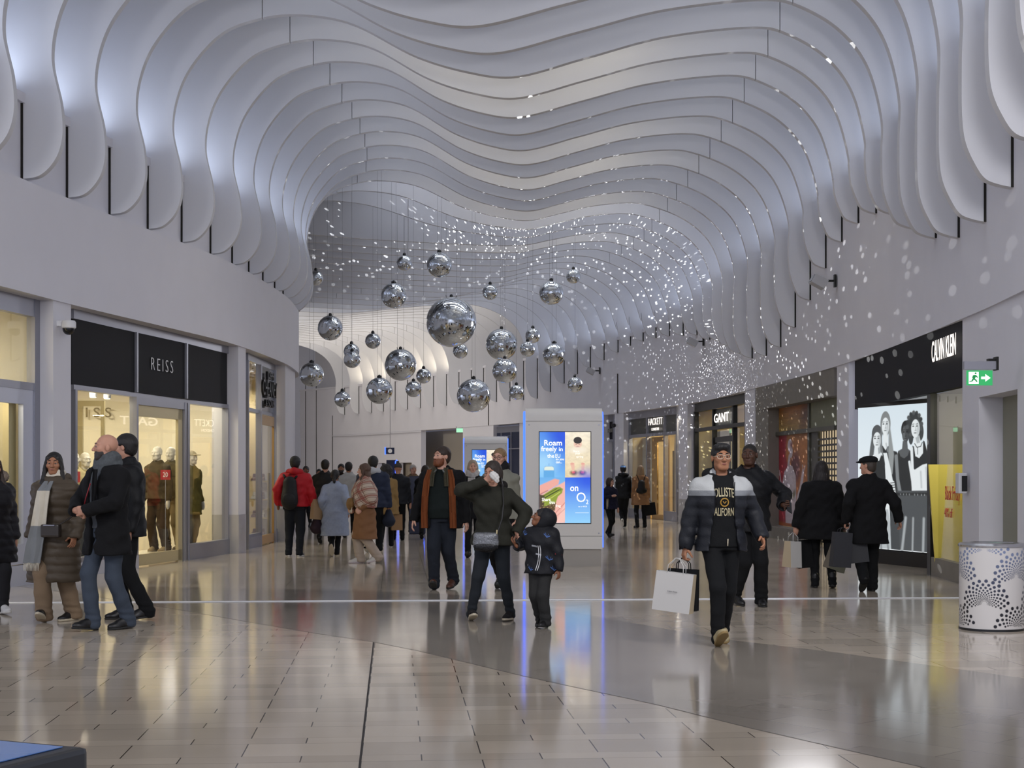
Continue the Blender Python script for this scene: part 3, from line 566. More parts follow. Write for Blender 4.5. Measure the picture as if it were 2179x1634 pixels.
p = f.pt(.45); y_ = f.P[1].y-.28; g = MB(); g.add([(6.13,y_,.02),(7.4,y_,.02),(7.4,y_,1.62),(6.02,y_,1.62),(6.13,y_+.04,.02),(7.4,y_+.04,.02),(7.4,y_+.04,1.62),(6.02,y_+.04,1.62)],[(0,3,2,1),(4,5,6,7),(0,1,5,4),(1,2,6,5),(2,3,7,6),(3,0,4,7)]); tag(g.build('display_board', mat('yellow_board','#dccb5e',.6)), 'yellow sale board standing behind the glass beside the corner', 'board')
f.room(0, 1, 2.6, 2.66, mat('grey_shop_paint','#7f7f78',.8), near=.2, far=.1); area('shop_lamp', (p.x+.75, y_-1.0, 2.5), .4, 26, (1,.92,.66), (.5,0,0))
g = MB(); g.slab((f.P[2].x+.06,f.P[2].y+.12),(L2.x+.1,L2.y),0,2.66,0,-.04); tag(g.build('wall_shop', M_white), kind='structure')
# --- closed shop behind a stone surround
f = Front(XR, RS, .10, [1781, 1740, 1723, 1652, 1640, 1607], 20, 60, 'closed shop in a grey stone surround with printed hoarding and roller shutter')
g = MB(); f.slab(g, 0, 5, 3.0, ZSR, -.06, .3); f.slab(g, 4, 5, 0, 3.0, -.06, .3); f.slab(g, 2.0, 5, 0, .26, -.06, .3); f.fin(g, 'surround', M_stone)
fi = Front(XR, RS, .30, [1781, 1740, 1723, 1652, 1640, 1607], 20, 60, ''); bpy.data.objects.remove(fi.root); fi.root, fi.o = f.root, f.o
g = MB(); fi.slab(g, 0, 4, 2.36, 2.45, -.06, .05); fi.post(g, 2, 0, 3.0, .16, -.03, .05); fi.post(g, 3.05, .26, 3.0, .12, -.03, .05); fi.slab(g, 1, 2, .0, 2.36, .0, .06); fi.slab(g, 3, 4, .26, 3.0, .03, .06); fi.fin(g, 'frame', mat('olive_bronze','#4c4a3e',.4,.3))
fi.panel('transom_panel', 0, 2, 2.45, 3.0, .0, .04, mat('sage_panel','#77795f',.5,noise=.2,nscale=6))
a, b = fi.P[3]-f.o, fi.P[2]-f.o
def hoard(z0, z1, paint, hh):
    c = Canvas(70, hh, '#b07830'); paint(c); return c.build('printed_panel', a[:2], (b-a)[:2], z0, z1, 0, f.root, .45)
def top(c):
    c.grad('#a8662a','#a98a4a', None, -.3); c.ell(88,30,10,40,'#5e3a2a',.2,20); c.noise(.3,5)
def main(c):
    c.grad('#b37436','#a55a2c'); c.poly([(0,0),(34,0),(30,60),(42,110),(50,180),(60,260),(0,260)],'#9c2a38',6); c.ell(60,95,14,45,'#6b3030',0,10); c.ell(55,110,10,30,'#5c2a30',0,8)
    W_ = '#c9bcc4'
    c.ell(43,32,7,20,W_); c.ell(46,50,5,18,W_); c.ell(47,30,3,8,'#8a4a48',0,3); c.line([(42,60),(38,92)],3,W_,2); c.poly([(26,108),(40,88),(50,92),(60,120),(62,190),(58,262),(30,262),(28,200),(22,180),(20,140)],W_,2); c.ell(55,175,4,14,'#6f6a50',.2,4)
    c.line([(10,105),(14,130),(17,165)],1.2,W_,1.5); c.line([(6,112),(12,122)],.9,W_,1.2); c.poly([(72,150),(80,100),(84,112),(80,150),(70,190),(62,230),(64,180)],W_,2); c.line([(82,110),(88,92)],1,W_,1); c.line([(82,112),(80,90)],1,W_,1); c.noise(.18,8)
hoard(2.45, 3.0, top, 50); hoard(.28, 2.36, main, 190)
g = MB()
for z in np.arange(.05, 2.3, .125): fi.slab(g, 0, 1.0, z, z+.04, .0, .03)
for i in np.linspace(.02,.98,8): fi.post(g, i, 0, 2.36, .02, .005, .025)
fi.fin(g, 'roller_shutter', mat('shutter_bronze','#3c3b33',.4,.5)); fi.panel('light_panel', -.0, 1.0, 0, 2.36, .08, .1, emis('lit_shop_behind_shutter','#d9c3a0',.75))
# --- shop with black frames
f = Front(XR, RS, .24, [1588, 1562, 1521, 1518, 1480], 25, 60, 'black framed shopfront with glowing letters GANT over the door')
g = MB(); f.slab(g, 0, 4, 3.28, ZSR, -.03, .08); f.slab(g, 0, 4, 2.70, 2.8, -.03, .08)
for i, w in ((0,.1),(1,.14),(2.6,.12),(4,.14)): f.post(g, i, 0, 3.3, w)
f.slab(g, 1, 2.6, 2.35, 2.5, .0, .06); f.slab(g, 0, 4, 0, .12, -.03, .08); f.fin(g, 'frame', M_dkalu)
for a, b in ((0,1),(1,2.6),(2.6,4)): f.panel('pane', a, b, .12, 2.7, .02, .03, M_glass)
for a, b in ((0,1),(2.6,4)): f.panel('transom_pane', a, b, 2.8, 3.28, .02, .03, M_glass)
f.panel('header_panel', 1, 2.6, 2.8, 3.28, .03, .06, mat('grey_green_panel','#5d5f57',.4))
f.panel('display_back', 2.7, 4, .1, 2.7, .5, .55, mat('stone_white','#b9b39c',.8)); f.panel('display_back', 0, 1, .1, 2.7, .6, .65, mat('grey_board','#8f8d85',.8))
f.panel('door_leaf', 1.9, 2.55, .05, 2.35, .1, .16, mat('dark_walnut','#2c211a',.4))
a, b = hit(XR, 1520, .2, 25, 60), hit(XR, 1551, .2, 25, 60)
o = text('lettering', 'GANT', a+Vector((0,0,2.9)), b-a, (b-a).length, .25, M_lit, None, .008, bold=.01); o.parent = f.root; o.matrix_parent_inverse = Matrix.Translation(-f.o)
f.room(0, 4, 3.6, 3.4, mat('pale_yellow_paint','#d9c48a',.8)); m_ = f.pt(1.6); area('shop_lamp', (m_.x+1.2, m_.y, 3.2), .6, 70, (1,.90,.68)); area('shop_lamp', (m_.x+.45, m_.y+1.4, 3.3), .3, 14, (1,.9,.7))
# --- menswear shop with the golden door
f = Front(XR, RS, .24, [1442, 1417, 1413, 1378, 1340], 30, 62, 'grey framed shopfront with lit letters HACKETT LONDON and a golden doorway')
g = MB(); f.slab(g, 0, 4, 3.3, ZSR, -.03, .08); f.slab(g, 0, 4, 2.68, 2.78, -.03, .08)
for i, w in ((0,.1),(1.4,.12),(3,.12),(4,.12)): f.post(g, i, 0, 3.3, w)
f.slab(g, 0, 1.4, .0, .3, -.03, .08); f.slab(g, 3, 4, 0, .3, -.03, .08); f.fin(g, 'frame', M_alu)
for a, b in ((0,1.4),(1.4,3),(3,4)): f.panel('header_panel', a, b, 2.78, 3.3, .02, .05, mat('olive_charcoal_panel','#44443c',.4))
for a, b in ((0,1.4),(3,4)): f.panel('pane', a, b, .3, 2.68, .02, .03, M_glass)
f.panel('display_back', .9, 1.4, .3, 2.68, .3, .36, M_cream); f.panel('display_back', 3.25, 4, .3, 2.68, .45, .5, M_cream)
g = MB(); f.slab(g, 1.5, 2.9, 0, .16, .1, .15); f.slab(g, 1.5, 2.9, 2.5, 2.66, .1, .15); f.slab(g, 2.6, 2.92, 0, 2.66, .1, .15); f.slab(g, 1.5, 1.62, 0, 2.66, .1, .15)
door = f.fin(g, 'door', mat('golden_oak','#b08a4e',.4)); g = MB(); f.slab(g, 1.62, 2.6, .16, 2.5, .12, .13); o = f.fin(g, 'pane', M_glass); o.parent = door
for s_, pa, pb, z, h in (('HACKETT',1380,1409.5,3.04,.22),('LONDON',1387,1402,2.86,.09)):
    a, b = hit(XR, pa, .2, 30, 62), hit(XR, pb, .2, 30, 62)
    o = text('lettering', s_, a+Vector((0,0,z)), b-a, (b-a).length, h, M_lit, None, .008, bold=-.012); o.parent = f.root; o.matrix_parent_inverse = Matrix.Translation(-f.o)
f.room(0, 4, 4, 3.4, mat('amber_paint','#cdb88a',.8), floor=mat('golden_oak','#b08a4e',.4)); m_ = f.pt(2); area('shop_lamp', (m_.x+1.0, m_.y, 3.2), .6, 130, (1,.87,.6)); area('shop_lamp', (m_.x+.4, m_.y+2.6, 3.2), .4, 40, (1,.90,.68)); area('shop_lamp', (m_.x+.4, m_.y-2.2, 3.2), .4, 30, (1,.90,.68))
p = f.pt(2.0); ck = empty('clothes_shelf', (p.x+1.3,p.y+.6,0), 'wooden shelf of folded shirts seen through the golden doorway', 'shelf')
g = MB()
for z in (.3,.8,1.3,1.8): g.box((-.9,-.2,z),(.9,.2,z+.04))
g.box((-.95,-.2,0),(-.9,.2,2.2)); g.box((.9,-.2,0),(.95,.2,2.2)); g.build('frame', mat('dark_walnut','#2c211a',.4), ck)
for j, (c_, r_) in enumerate((('#8a2f26',1),('#e8e2d6',2),('#3a3a44',3),('#c7b48a',4))):
    for z in (.34,.84,1.34,1.84):
        for i in range(2):
            x = -.82+((i*4+j*1.7+z*3)%7.4)*.22; g = MB(); g.box((x,-.18,z),(x+.2,.1,z+.1+.06*((i+j)%3))); g.build('folded_shirt', mat('cloth_%d'%j, c_, .9), ck, bevel=.02)
# --- second window of the same shop, half behind the kiosk
f = Front(XR, RS, .24, [1307, 1286, 1240], 40, 64, 'charcoal headed shop window with a printed picture between kiosk and column')
g = MB(); f.slab(g, 0, 2, 3.3, ZSR, -.03, .08); f.slab(g, 0, 2, 2.6, 2.68, -.03, .08); f.post(g, 0, 0, 3.3, .1); f.fin(g, 'frame', M_alu)
f.panel('header_panel', 0, 2, 2.68, 3.3, .02, .05, M_sign); f.panel('kick_plate', 0, 2, 0, .4, -.02, .05, M_alu)
a, b = hit(XR, 1290, .2, 40, 64), hit(XR, 1303.5, .2, 40, 64); o = text('lettering', 'HACKETT', a+Vector((0,0,2.92)), b-a, (b-a).length, .13, mat('dull_letters','#9b9b94',.5), None, .02); o.parent = f.root; o.matrix_parent_inverse = Matrix.Translation(-f.o)
c = Canvas(50, 90, '#8d9090'); c.grad('#9a9c9a','#4a4c56'); 
for x in range(6, 100, 11): c.line([(x,4),(x,90)],1.2,'#b9bab2',1.5,.8)
c.ell(72,60,12,45,'#6d4a3c'); c.ell(72,30,11,16,'#2a2626'); c.poly([(0,110),(100,100),(100,180),(0,180)],'#3b3d4c',6)
for y in (40,82,105): c.line([(0,y),(60,y)],1.5,'#5b5e5e',1)
a, b = f.P[2], f.P[0]; o = c.build('picture', (a-f.o)[:2], (b-a)[:2], .4, 2.6, 0, f.root); o.location = (.12,.0,0)
# --- far end: plain recess, navy shop, white wall
a, b, c_ = hit(XR, 1049, .3, 50, 80), hit(XR, 1115, .3, 50, 70), hit(XR, 1240, .3, 45, 66)
g = MB(); g.slab(b, a, 0, 3.2, 0, .1); g.slab(b,a,3.2,3.45,-.1,.1,1); nv = tag(g.build('shopfront', [mat('navy_panel','#1f2740',.4), M_alu]), 'navy fronted shop with pale lettering behind the distant kiosk', 'shopfront')
g = MB()
for z in (2.9,): g.slab(b, a, 2.48, 2.53, .1, .14)
for t in (.3,.62): 
    p = b.lerp(a, t); g.slab(p, p+(a-b).normalized()*.08, 0, 3.2, .1, .14)
o = g.build('frame', M_alu, nv)
q = a.lerp(b,.12); nrm = Vector((-.85,-.5,0))*.12
for z, s_, h, w in ((2.95,'CONTEMPORARY',.12,1.9),(2.72,'ARTS',.12,.9)): text('lettering', s_, q+nrm+Vector((0,0,z)), b-a, w, h, mat('pale_blue_letters','#6f7ba0',.5), nv, .02)
for i in range(7): text('lettering', 'LEVEL', q+nrm+Vector((0,0,2.2-i*.24))+(b-a).normalized()*(.9), b-a, .5, .06, mat('pale_grey_letters','#a9b0c0',.5), nv, .01)
g = MB(); g.slab(c_, b, 0, ZSR, 0, .2); tag(g.build('wall_right_far', M_wall), kind='structure')
# recess and service doors in the far wall
def far_wall(pxa, pxb, off, z0, z1, name, m, n=8, lo=50, hi=87.5):
    g = MB(); P = [hit(XR, pxa+(pxb-pxa)*i/n, off, lo, hi) for i in range(n+1)]
    for p, q in zip(P[:-1], P[1:]): g.slab(p, q, z0, z1, 0, -.25)
    return tag(g.build(name, m), kind='structure')
far_wall(1050, 985, .02, 0, ZSR, 'wall_back_column', M_wall, 3); far_wall(985, 896, 1.6, 0, ZSR, 'wall_back_recess', mat('greige_paint','#a79f93',.8))
far_wall(896, 876, .02, 0, ZSR, 'wall_back_a', M_wall, 3); far_wall(876, 848, .5, 0, 2.0, 'door_2', mat('beige_door','#a59a8a',.7), 3); far_wall(876, 848, .02, 2.0, ZSR, 'wall_back_b', M_wall, 3)
far_wall(848, 819, .02, 0, ZSR, 'wall_back_c', M_wall, 3); far_wall(819, 803, .5, 0, 2.0, 'door_3', mat('beige_door','#a59a8a',.7), 3); far_wall(819, 803, .02, 2.0, ZSR, 'wall_back_d', M_wall, 3)
far_wall(803, 640, .02, 0, ZSR, 'wall_back_e', M_wall, 16)
M_dark = mat('dark_gap', '#33302c', .9)
def vline(px, z0, z1, off=-.03, w=.02):
    p = hit(XR, px, off, 40, 87.5); q = hit(XR, px-w/p.y*F*.8, off, 40, 87.9); g = MB(); g.slab(p, q, z0, z1, 0, -.02); tag(g.build('trim_wall_joint', M_dark), kind='structure')
for px, z0, z1 in ((707,0,4.6),(673,0,7.0),(650,0,7.0),(1314,ZSR,4.9),(1039,ZSR,4.5),(1594,ZSR,4.1)): vline(px, z0, z1) if px < 1400 else None
g = MB(); P = [hit(XR, p, -.03, 55, 87.5) for p in np.linspace(896, 707, 9)]
for p, q in zip(P[:-1], P[1:]): g.slab(p, q, 3.47, 3.52, 0, -.03)
tag(g.build('trim_wall_ledge', M_wall), kind='structure')
# ------------------------------------------------------------------ mirror balls
M_mir = mat('mirror_tiles', '#d9dde0', .04, 1); M_wire = mat('steel_wire', '#8a8a90', .5, .3)
BALLS = [(860.6,559.5,16.5),(935,563.6,27),(838,629,27),(960.4,685,53.4),(1043,621.4,16.7),(1173,622.8,26),(1220,588,15.5),(702.6,698,26.5),(793.4,725.4,16.5),
 (749,765,18),(748,748,16.8),(852.3,776.3,33.7),(979.7,746.7,16.2),(1067,733,33.7),(1133.9,714,16.2),(1122.5,742.6,16.5),(1179.3,754.6,24.5),(663,797,26),
 (728.4,849.3,17.2),(807.2,831.4,28.2),(879.8,828,17.2),(901.5,800,16.2),(1007.9,841.4,35.8),(1074,789,26.5),(1099,834.8,16.2),(1223.7,818.3,16.5),(672,591,12)]
BWHERE = {0:'smaller of the topmost two, left of the other',1:'larger of the topmost two, under the wavy fins',2:'below the topmost small ball on the left of the cluster',3:'the biggest one in the middle of the cluster',
 4:'small, high, between the biggest ball and the upper right medium one',5:'medium, below the small ball at the top right of the cluster',6:'small, at the top right corner of the cluster',7:'medium, at the upper left near the curved wall end',8:'small, left of the biggest ball against the lit fins',
 9:'front one of the two overlapping small balls on the left',10:'back one of the two overlapping small balls on the left',11:'large, lower left of the biggest ball',12:'small, tucked under the biggest ball',13:'large, right of the biggest ball on two long wires',
 14:'upper of the two touching small balls right of the large ball',15:'lower of the two touching small balls right of the large ball',16:'medium, right of the two touching small balls',17:'medium, leftmost, beside the end of the curved fascia',18:'small, lowest on the left of the cluster',
 19:'medium, low, between the lowest left ball and the large one',20:'lower of the two small balls right of the large lower left ball',21:'upper of the two small balls right of the large lower left ball',22:'large, lowest of the cluster, just left of the kiosk top',23:'medium, directly under the large ball on two wires',24:'small, low, just above the lit kiosk',25:'small, at the lower right end of the cluster',26:'half hidden behind the last left fins'}
def ball_mesh(n):
    me = bpy.data.meshes.new('mirror_sphere'); bm = bmesh.new(); bmesh.ops.create_uvsphere(bm, u_segments=n, v_segments=n//2, radius=1)
    bm.to_mesh(me); bm.free(); me.materials.append(M_mir); return me
BM = {64: ball_mesh(84), 100: ball_mesh(140)}
for i, (px, py, r) in enumerate(BALLS):
    nom = .67 if r > 45 else .43 if r > 30 else .33 if r > 20 else .21
    Y = nom*F/r if r > 13 else 43.5; p = at(px, py, Y)
    b = empty('mirror_ball', tuple(p), 'hanging mirror ball, '+BWHERE[i], 'mirror ball', 'mirror balls hung in the mall', rz=random.random()*6)
    o = bpy.data.objects.new('mirror_sphere', BM[100 if r > 30 else 64]); COL.objects.link(o); o.parent = b; o.scale = (nom,)*3
    g = MB(); g.lathe([(.03,nom*.985),(.05,nom*1.0),(.04,nom+.05),(.015,nom+.07)], 12); g.build('cap', M_black, b, smooth=True)
    xs = (0,) if nom < .3 else (-.09*nom/.4, .09*nom/.4)
    for x in xs:
        g = MB(); g.tube([(x,0,nom*.97),(x,0,10.38-p.z)], .0032, 5); g.build('cable', M_wire, b)
        g = MB(); g.tube([(x,0,nom*.99),(x-.02,0,nom+.06),(x,0,nom+.14),(x+.02,0,nom+.06)], .014, 6, closed=True); g.build('shackle', M_black, b)
# the thrown sparkles: two lamps whose light leaves in thousands of narrow beams, as from the facets
def sparkle(loc, power, scale, thr, seed=0.0):
    l = bpy.data.lights.new('mirror_ball_sparkle', 'POINT'); l.energy = power; l.shadow_soft_size = 0; l.use_nodes = True; nt = l.node_tree
    e = nt.nodes['Emission']; tc = nt.nodes.new('ShaderNodeTexCoord'); v = nt.nodes.new('ShaderNodeTexVoronoi'); v.inputs['Scale'].default_value = scale; v.inputs['Randomness'].default_value = 1
    ad = nt.nodes.new('ShaderNodeVectorMath'); ad.inputs[1].default_value = (seed,seed*.7,seed*.3)
    m = nt.nodes.new('ShaderNodeMath'); m.operation = 'LESS_THAN'; m.inputs[1].default_value = thr
    n2 = nt.nodes.new('ShaderNodeTexNoise'); n2.inputs['Scale'].default_value = 3.5; m2 = nt.nodes.new('ShaderNodeMath'); m2.operation = 'MULTIPLY'
    m3 = nt.nodes.new('ShaderNodeMapRange'); m3.inputs[1].default_value = .36; m3.inputs[2].default_value = .58
    K = nt.links.new; K(tc.outputs['Normal'], ad.inputs[0]); K(ad.outputs[0], v.inputs['Vector']); K(v.outputs['Distance'], m.inputs[0])
    K(tc.outputs['Normal'], n2.inputs['Vector']); K(n2.outputs['Fac'], m3.inputs[0]); K(m.outputs[0], m2.inputs[0]); K(m3.outputs[0], m2.inputs[1]); sp = nt.nodes.new('ShaderNodeSeparateXYZ'); K(tc.outputs['Normal'], sp.inputs[0]); a1 = nt.nodes.new('ShaderNodeMapRange'); a1.inputs[1].default_value = -.04; a1.inputs[2].default_value = .12
    a2 = nt.nodes.new('ShaderNodeMapRange'); a2.inputs[1].default_value = .06; a2.inputs[2].default_value = .25; mxx = nt.nodes.new('ShaderNodeMath'); mxx.operation = 'MAXIMUM'; m5 = nt.nodes.new('ShaderNodeMath'); m5.operation = 'MULTIPLY'
    K(sp.outputs[0], a1.inputs[0]); K(sp.outputs[2], a2.inputs[0]); K(a1.outputs[0], mxx.inputs[0]); K(a2.outputs[0], mxx.inputs[1]); K(m2.outputs[0], m5.inputs[0]); K(mxx.outputs[0], m5.inputs[1]); K(m5.outputs[0], e.inputs['Strength'])
    o = bpy.data.objects.new('mirror_ball_sparkle', l); o.location = loc; COL.objects.link(o)
sparkle((-1.6,41.0,6.0), 6000, 66, .22); sparkle((1.0,40.5,5.2), 5000, 58, .22, 3.1)
# ------------------------------------------------------------------ display kiosks
M_kio = mat('kiosk_white', '#e2dfdb', .4); M_kbase = mat('kiosk_base_grey', '#a8a39d', .5); M_led = emis('blue_led', '#3f66ff', 2.6)
def screen_canvas(w=144, h=260):
    c = Canvas(w, h, '#ffffff'); T = 100*h/w/2
    c.grad('#2f6fe0','#7cc0f2',(0,0,50,T),-.5); c.ell(46,4,22,26,'#1a47d8',0,26,.8); c.ell(8,60,22,20,'#a9d8f6',0,26,.7)
    c.poly([(8,T),(8,72),(11,67.5),(26,67.5),(29,72),(29,T)],'#5ea7e0',1); c.poly([(9,76),(9,71),(12,68.5),(25,68.5),(28,71),(28,76)],'#dfe9dc',1.5); c.line([(18.5,66),(18.5,62.5)],.3,'#3c6fae',.6)
    c.grad('#efe4cf','#e3d0a6',(50,0,100,T)); c.noise(.14,4,(50,0,100,T)); c.ell(75,24,8,8.5,'#e9c2ae'); c.ell(75,16.5,8.2,6.8,'#2b2422'); c.poly([(67.5,16),(82.5,16),(82,20.5),(68,20.5)],'#2b2422',1); c.ell(72,24.5,1.7,.5,'#9d6a5c'); c.ell(78,24.5,1.7,.5,'#9d6a5c'); c.ell(75,29,3.5,1,'#c07a78'); c.ell(75,36,16,6,'#f1e6d2',0,5)
    for x, s in ((65,1),(86,-1)):
        c.ell(x+2*s,81,7,4.5,'#6b4a2c',0,4); c.poly([(x-4*s-1,63),(x+3*s,61),(x+4*s,70),(x+3*s,80),(x-1*s,82),(x-2*s,72)],'#e8b9a4',1.5); c.ell(x+1.5*s,80,3,2.2,'#d8606a',0,2); c.ell(x-1,63,3.6,2.2,'#e3a796',0,1)
    c.grad('#6aaee8','#9fd2f4',(0,T,50,2*T)); c.poly([(0,106),(30,92.5),(39,95),(37,104),(0,126)],'#e9a79a',2); c.poly([(0,126),(50,98),(50,180),(34,180),(28,164),(0,160)],'#eeb3a6',2); c.poly([(32,180),(50,140),(50,176),(46,180)],'#f2c3b8',2); c.line([(30,162),(50,140)],.6,'#c5766c',1.5); c.line([(28,172),(50,152)],.5,'#d08a80',1.5); c.line([(0,124),(16,116)],.8,'#b06a60',2)
    c.poly([(2,128),(30,110),(40,109),(46,113),(44,121),(36,128),(32,140),(14,148),(2,152)],'#8a9a2e',1.5); c.poly([(0,124),(10,126),(8,154),(0,150)],'#4a3a26',2); c.line([(3,135),(20,125),(38,115)],1,'#2f3a14',1); c.line([(6,139),(24,130),(40,119)],.7,'#c9cf6a',1); c.line([(2,130),(20,120),(34,112)],.6,'#3c4a1a',1); c.ell(40.5,114,1.6,1.6,'#20220e'); c.ell(40.2,113.6,.6,.6,'#e8e8b0'); c.poly([(2,150),(14,146),(32,140),(30,156),(6,158)],'#5a4426',2)
    for i in range(14): c.ell(6+i*2.4,146+4*math.sin(i*2.1),1,.7,'#b3a06a',i)
    c.grad('#2a66e6','#8fcdf6',(50,T,100,2*T)); c.ell(96,96,22,20,'#1748dc',0,26,.7)
    c.put(((np.abs(c.x-50) < .3)|(np.abs(c.y-T) < .3)).astype(float), '#cfe2f5', .4)
    return c
def kiosk(px, Y, label, full):
    x = (px-CX)/F*Y; k = empty('display_kiosk', (x, Y, 0), label, 'display kiosk', 'illuminated advertising kiosks')
    w = .618; g = MB(); g.box((-w+.02,.04,0),(w-.02,.40,.27)); g.build('base', M_kbase, k)
    pr = [(0,.275),(0,2.30)]+[(.22-.22*math.cos(a),2.30+.245*math.sin(a)) for a in np.linspace(.15,PI-.15,10)]+[(.44,2.30),(.44,.275)]
    g = MB(); n = len(pr); g.add([(-w,y,z) for y,z in pr]+[(w,y,z) for y,z in pr], [tuple(range(n)),tuple(range(2*n-1,n-1,-1))]+[(i,i+n,(i+1)%n+n,(i+1)%n) for i in range(n)])
    g.build('body', M_kio, k, smooth=True)
    for s in (-1,1):
        g = MB(); pts = [(s*(w+.012),.10,.3),(s*(w+.012),.10,2.34)]+[(s*(w+.012),.22-.14*math.cos(a),2.36+.12*math.sin(a)) for a in np.linspace(.3,PI-.3,6)]+[(s*(w+.012),.34,2.34),(s*(w+.012),.34,.3)]
        g.tube(pts, .022 if s < 0 else .012, 8); g.build('edge_light', M_led, k, smooth='all')
    for z_ in (2.325,.48): g = MB(); g.box((-w+.003,-.002,z_),(w-.003,.0,z_+.007)); g.build('seam', mat('seam_grey','#8b8885',.6), k)
    for x_, z_ in ((-.56,2.27),(.56,2.27),(-.56,.53),(.56,.53)): g = MB(); g.lathe([(.012,0),(.012,.006)], 10); o = g.build('screw', M_alu, k); o.rotation_euler = (PI/2,0,0); o.location = (x_,-.0,z_)
    z0, z1, x0, x1 = .695, 2.155, -.39, .425
    g = MB(); g.box((x0-.012,-.006,z0-.012),(x1+.012,.002,z1+.012)); g.build('screen_bezel', M_black, k)
    sc = (screen_canvas() if full else screen_canvas(72,130)).build('screen', (x0,-.008), (x1-x0,0), z0, z1, 1.05, k); W_ = emis('screen_white', '#fffdf6', 1.25)
    S_ = lambda t, u, v, wd, h, b=.015: text('screen_lettering', t, (x0+(x1-x0)*u/100, -.010, z1-(z1-z0)*v/180.5), (1,0,0), (x1-x0)*wd/100, (z1-z0)*h/180.5, W_, k, .001, bold=b)
    S_('Roam',9,27,35,11); S_('freely',3,41.5,31,13.5); S_('in',38,38,7.5,7.5); S_('the',15,51,13.5,7.5,.01); S_('EU',31,51,9.5,7.5,.0); S_('so you',32,57.5,16,4.6); S_('can...',32,62,12,3.6)
    if full:
        S_('Share',4.5,137,17,6.5); S_('this',19,143,11,6.5); S_('frog',31.5,150.5,10,7); S_('on',60,117.5,16,9.5); S_('O',72.5,139,18,19,-.0); S_('2',91,143,5,9,.0); S_('Share',66,40,12,4,.0); S_('your',70,46,10,5,.0); S_('spring',72,52,14,5,.0)
        S_('up to 40GB',76,149.5,17,3,.0); g = MB(); g.box((x0+(x1-x0)*.70,-.0095,z1-(z1-z0)*160.5/180.5),(x0+(x1-x0)*.97,-.009,z1-(z1-z0)*159.9/180.5)); g.build('screen_rule', W_, k)
    return k
kiosk(1200, 24.87, 'tall white display kiosk with blue lit edge, nearest of the kiosks', True)
kiosk(1034, 44.3, 'tall white display kiosk with blue lit edge standing farther back behind the crowd', False)
# low guide stands with blue edges, far back in the crowd
for px, Y, h, lab in ((888,38,1.42,'low guide stand with glowing blue edge in the crowd left of the bearded man'),(833,60,2.0,'narrow guide stand with glowing blue loop against the far white wall')):
    x = (px-CX)/F*Y; k = empty('guide_stand', (x,Y,0), lab, 'guide stand'); g = MB(); g.box((-.2,0,0),(.2,.12,h)); g.build('body', mat('navy_plastic','#1c2340',.4), k, bevel=.02)
    g = MB(); g.tube([(.16,-.03,.2),(.16,-.03,h-.06),(.2,-.03,h),(.26,-.03,h-.06),(.26,-.03,.2)], .02, 8); g.build('edge_light', M_led, k, smooth='all')
Y = 66; p = at(828, 966, Y); k = empty('hanging_sign', tuple(p), 'small navy sign with a pale round symbol and glowing blue edge on the far wall', 'sign')
g = MB(); g.box((-.14,0,0),(.22,.08,.27)); g.build('panel', mat('navy_plastic','#1c2340',.4), k); g = MB(); g.box((-.19,-.01,-.02),(-.14,.08,.29)); g.build('edge_light', M_led, k); g = MB(); g.lathe([(.09,0),(.09,.01)],20); o = g.build('symbol', M_white, k); o.rotation_euler = (PI/2,0,0); o.location = (.04,0,.13)
g = MB(); g.tube([(.04,.04,.27),(.04,.04,6-p.z)], .012, 6); g.build('rod', M_wire, k)
Y = 70.5; p = at(971, 920, Y); k = empty('exit_sign', tuple(p), 'small far green lit exit sign over the plain recess', 'exit sign'); g = MB(); g.box((0,0,0),(.3,.03,.19)); g.build('panel', emis('exit_green_far','#9fe0b8',1.3), k); g = MB(); g.box((-.02,-.02,.19),(.32,.06,.27)); g.build('housing', M_dkalu, k); g = MB(); g.box((.3,0,.2),(.75,.04,.26)); g.build('bracket', M_dkalu, k)
# ------------------------------------------------------------------ litter bin with the dot pattern
BX, BY = (2110-CX)/F*14.9, 14.9; BRD, BH = .302, .80
bn = empty('litter_bin', (BX,BY,0), 'round white litter bin printed with fans of blue and black dots', 'litter bin')
nu, nv_ = 420, 190
c = Canvas(nu, nv_, '#cfccca'); H_ = 100*nv_/nu; SCx = 100/(2*PI*BRD)
GIR = 2*PI*BRD; cand = []
for q in range(6):
    for cz in ((.0,.52) if q % 2 else (.26,.78)):
        for j in range(13):
            r = .026*1.195**j
            for i in range(13):
                a = PI*(-.08+1.16*(i+.5*(j%2))/12.5); cand.append((r, q*GIR/6+r*math.cos(a), cz+r*math.sin(a)-.01))
cand.sort(); DOT = []
for r, x, z in cand:
    dr = .074*r+.0006
    if z < .03 or z > BH-.02: continue
    if any(math.hypot((x-x2+GIR/2)%GIR-GIR/2, z-z2) < dr+d2+.0012 for x2, z2, d2 in DOT): continue
    DOT.append((x,z,dr)); w = min(max((z/BH-.30)/.6,0),1); col = np.array(srgb((.05+.42*w,.05+.47*w,.10+.55*w)))
    u = int(round(x/GIR*nu)); v = int(round((BH-z)/BH*nv_)); k = int(dr/BH*nv_)+2
    for dv in range(-k,k+1):
        if 0 <= v+dv < nv_:
            for du in range(-k,k+1):
                uu = (u+du)%nu; d = math.hypot((u+du+.5)/nu*GIR-x, (v+dv+.5)/nv_*BH-(BH-z)); m = min(max(.5-(d-dr)/.004,0),1)
                if m: c.a[v+dv,uu] += (col-c.a[v+dv,uu])*m
bd = c.build('drum', (0,0), (1,0), .02, BH, 0, bn, .35)
for v in bd.data.vertices:
    a = v.co.x*2*PI+2.1; v.co.x = BRD*math.cos(a); v.co.y = BRD*math.sin(a)
bd.data.polygons.foreach_set('use_smooth', [True]*len(bd.data.polygons))
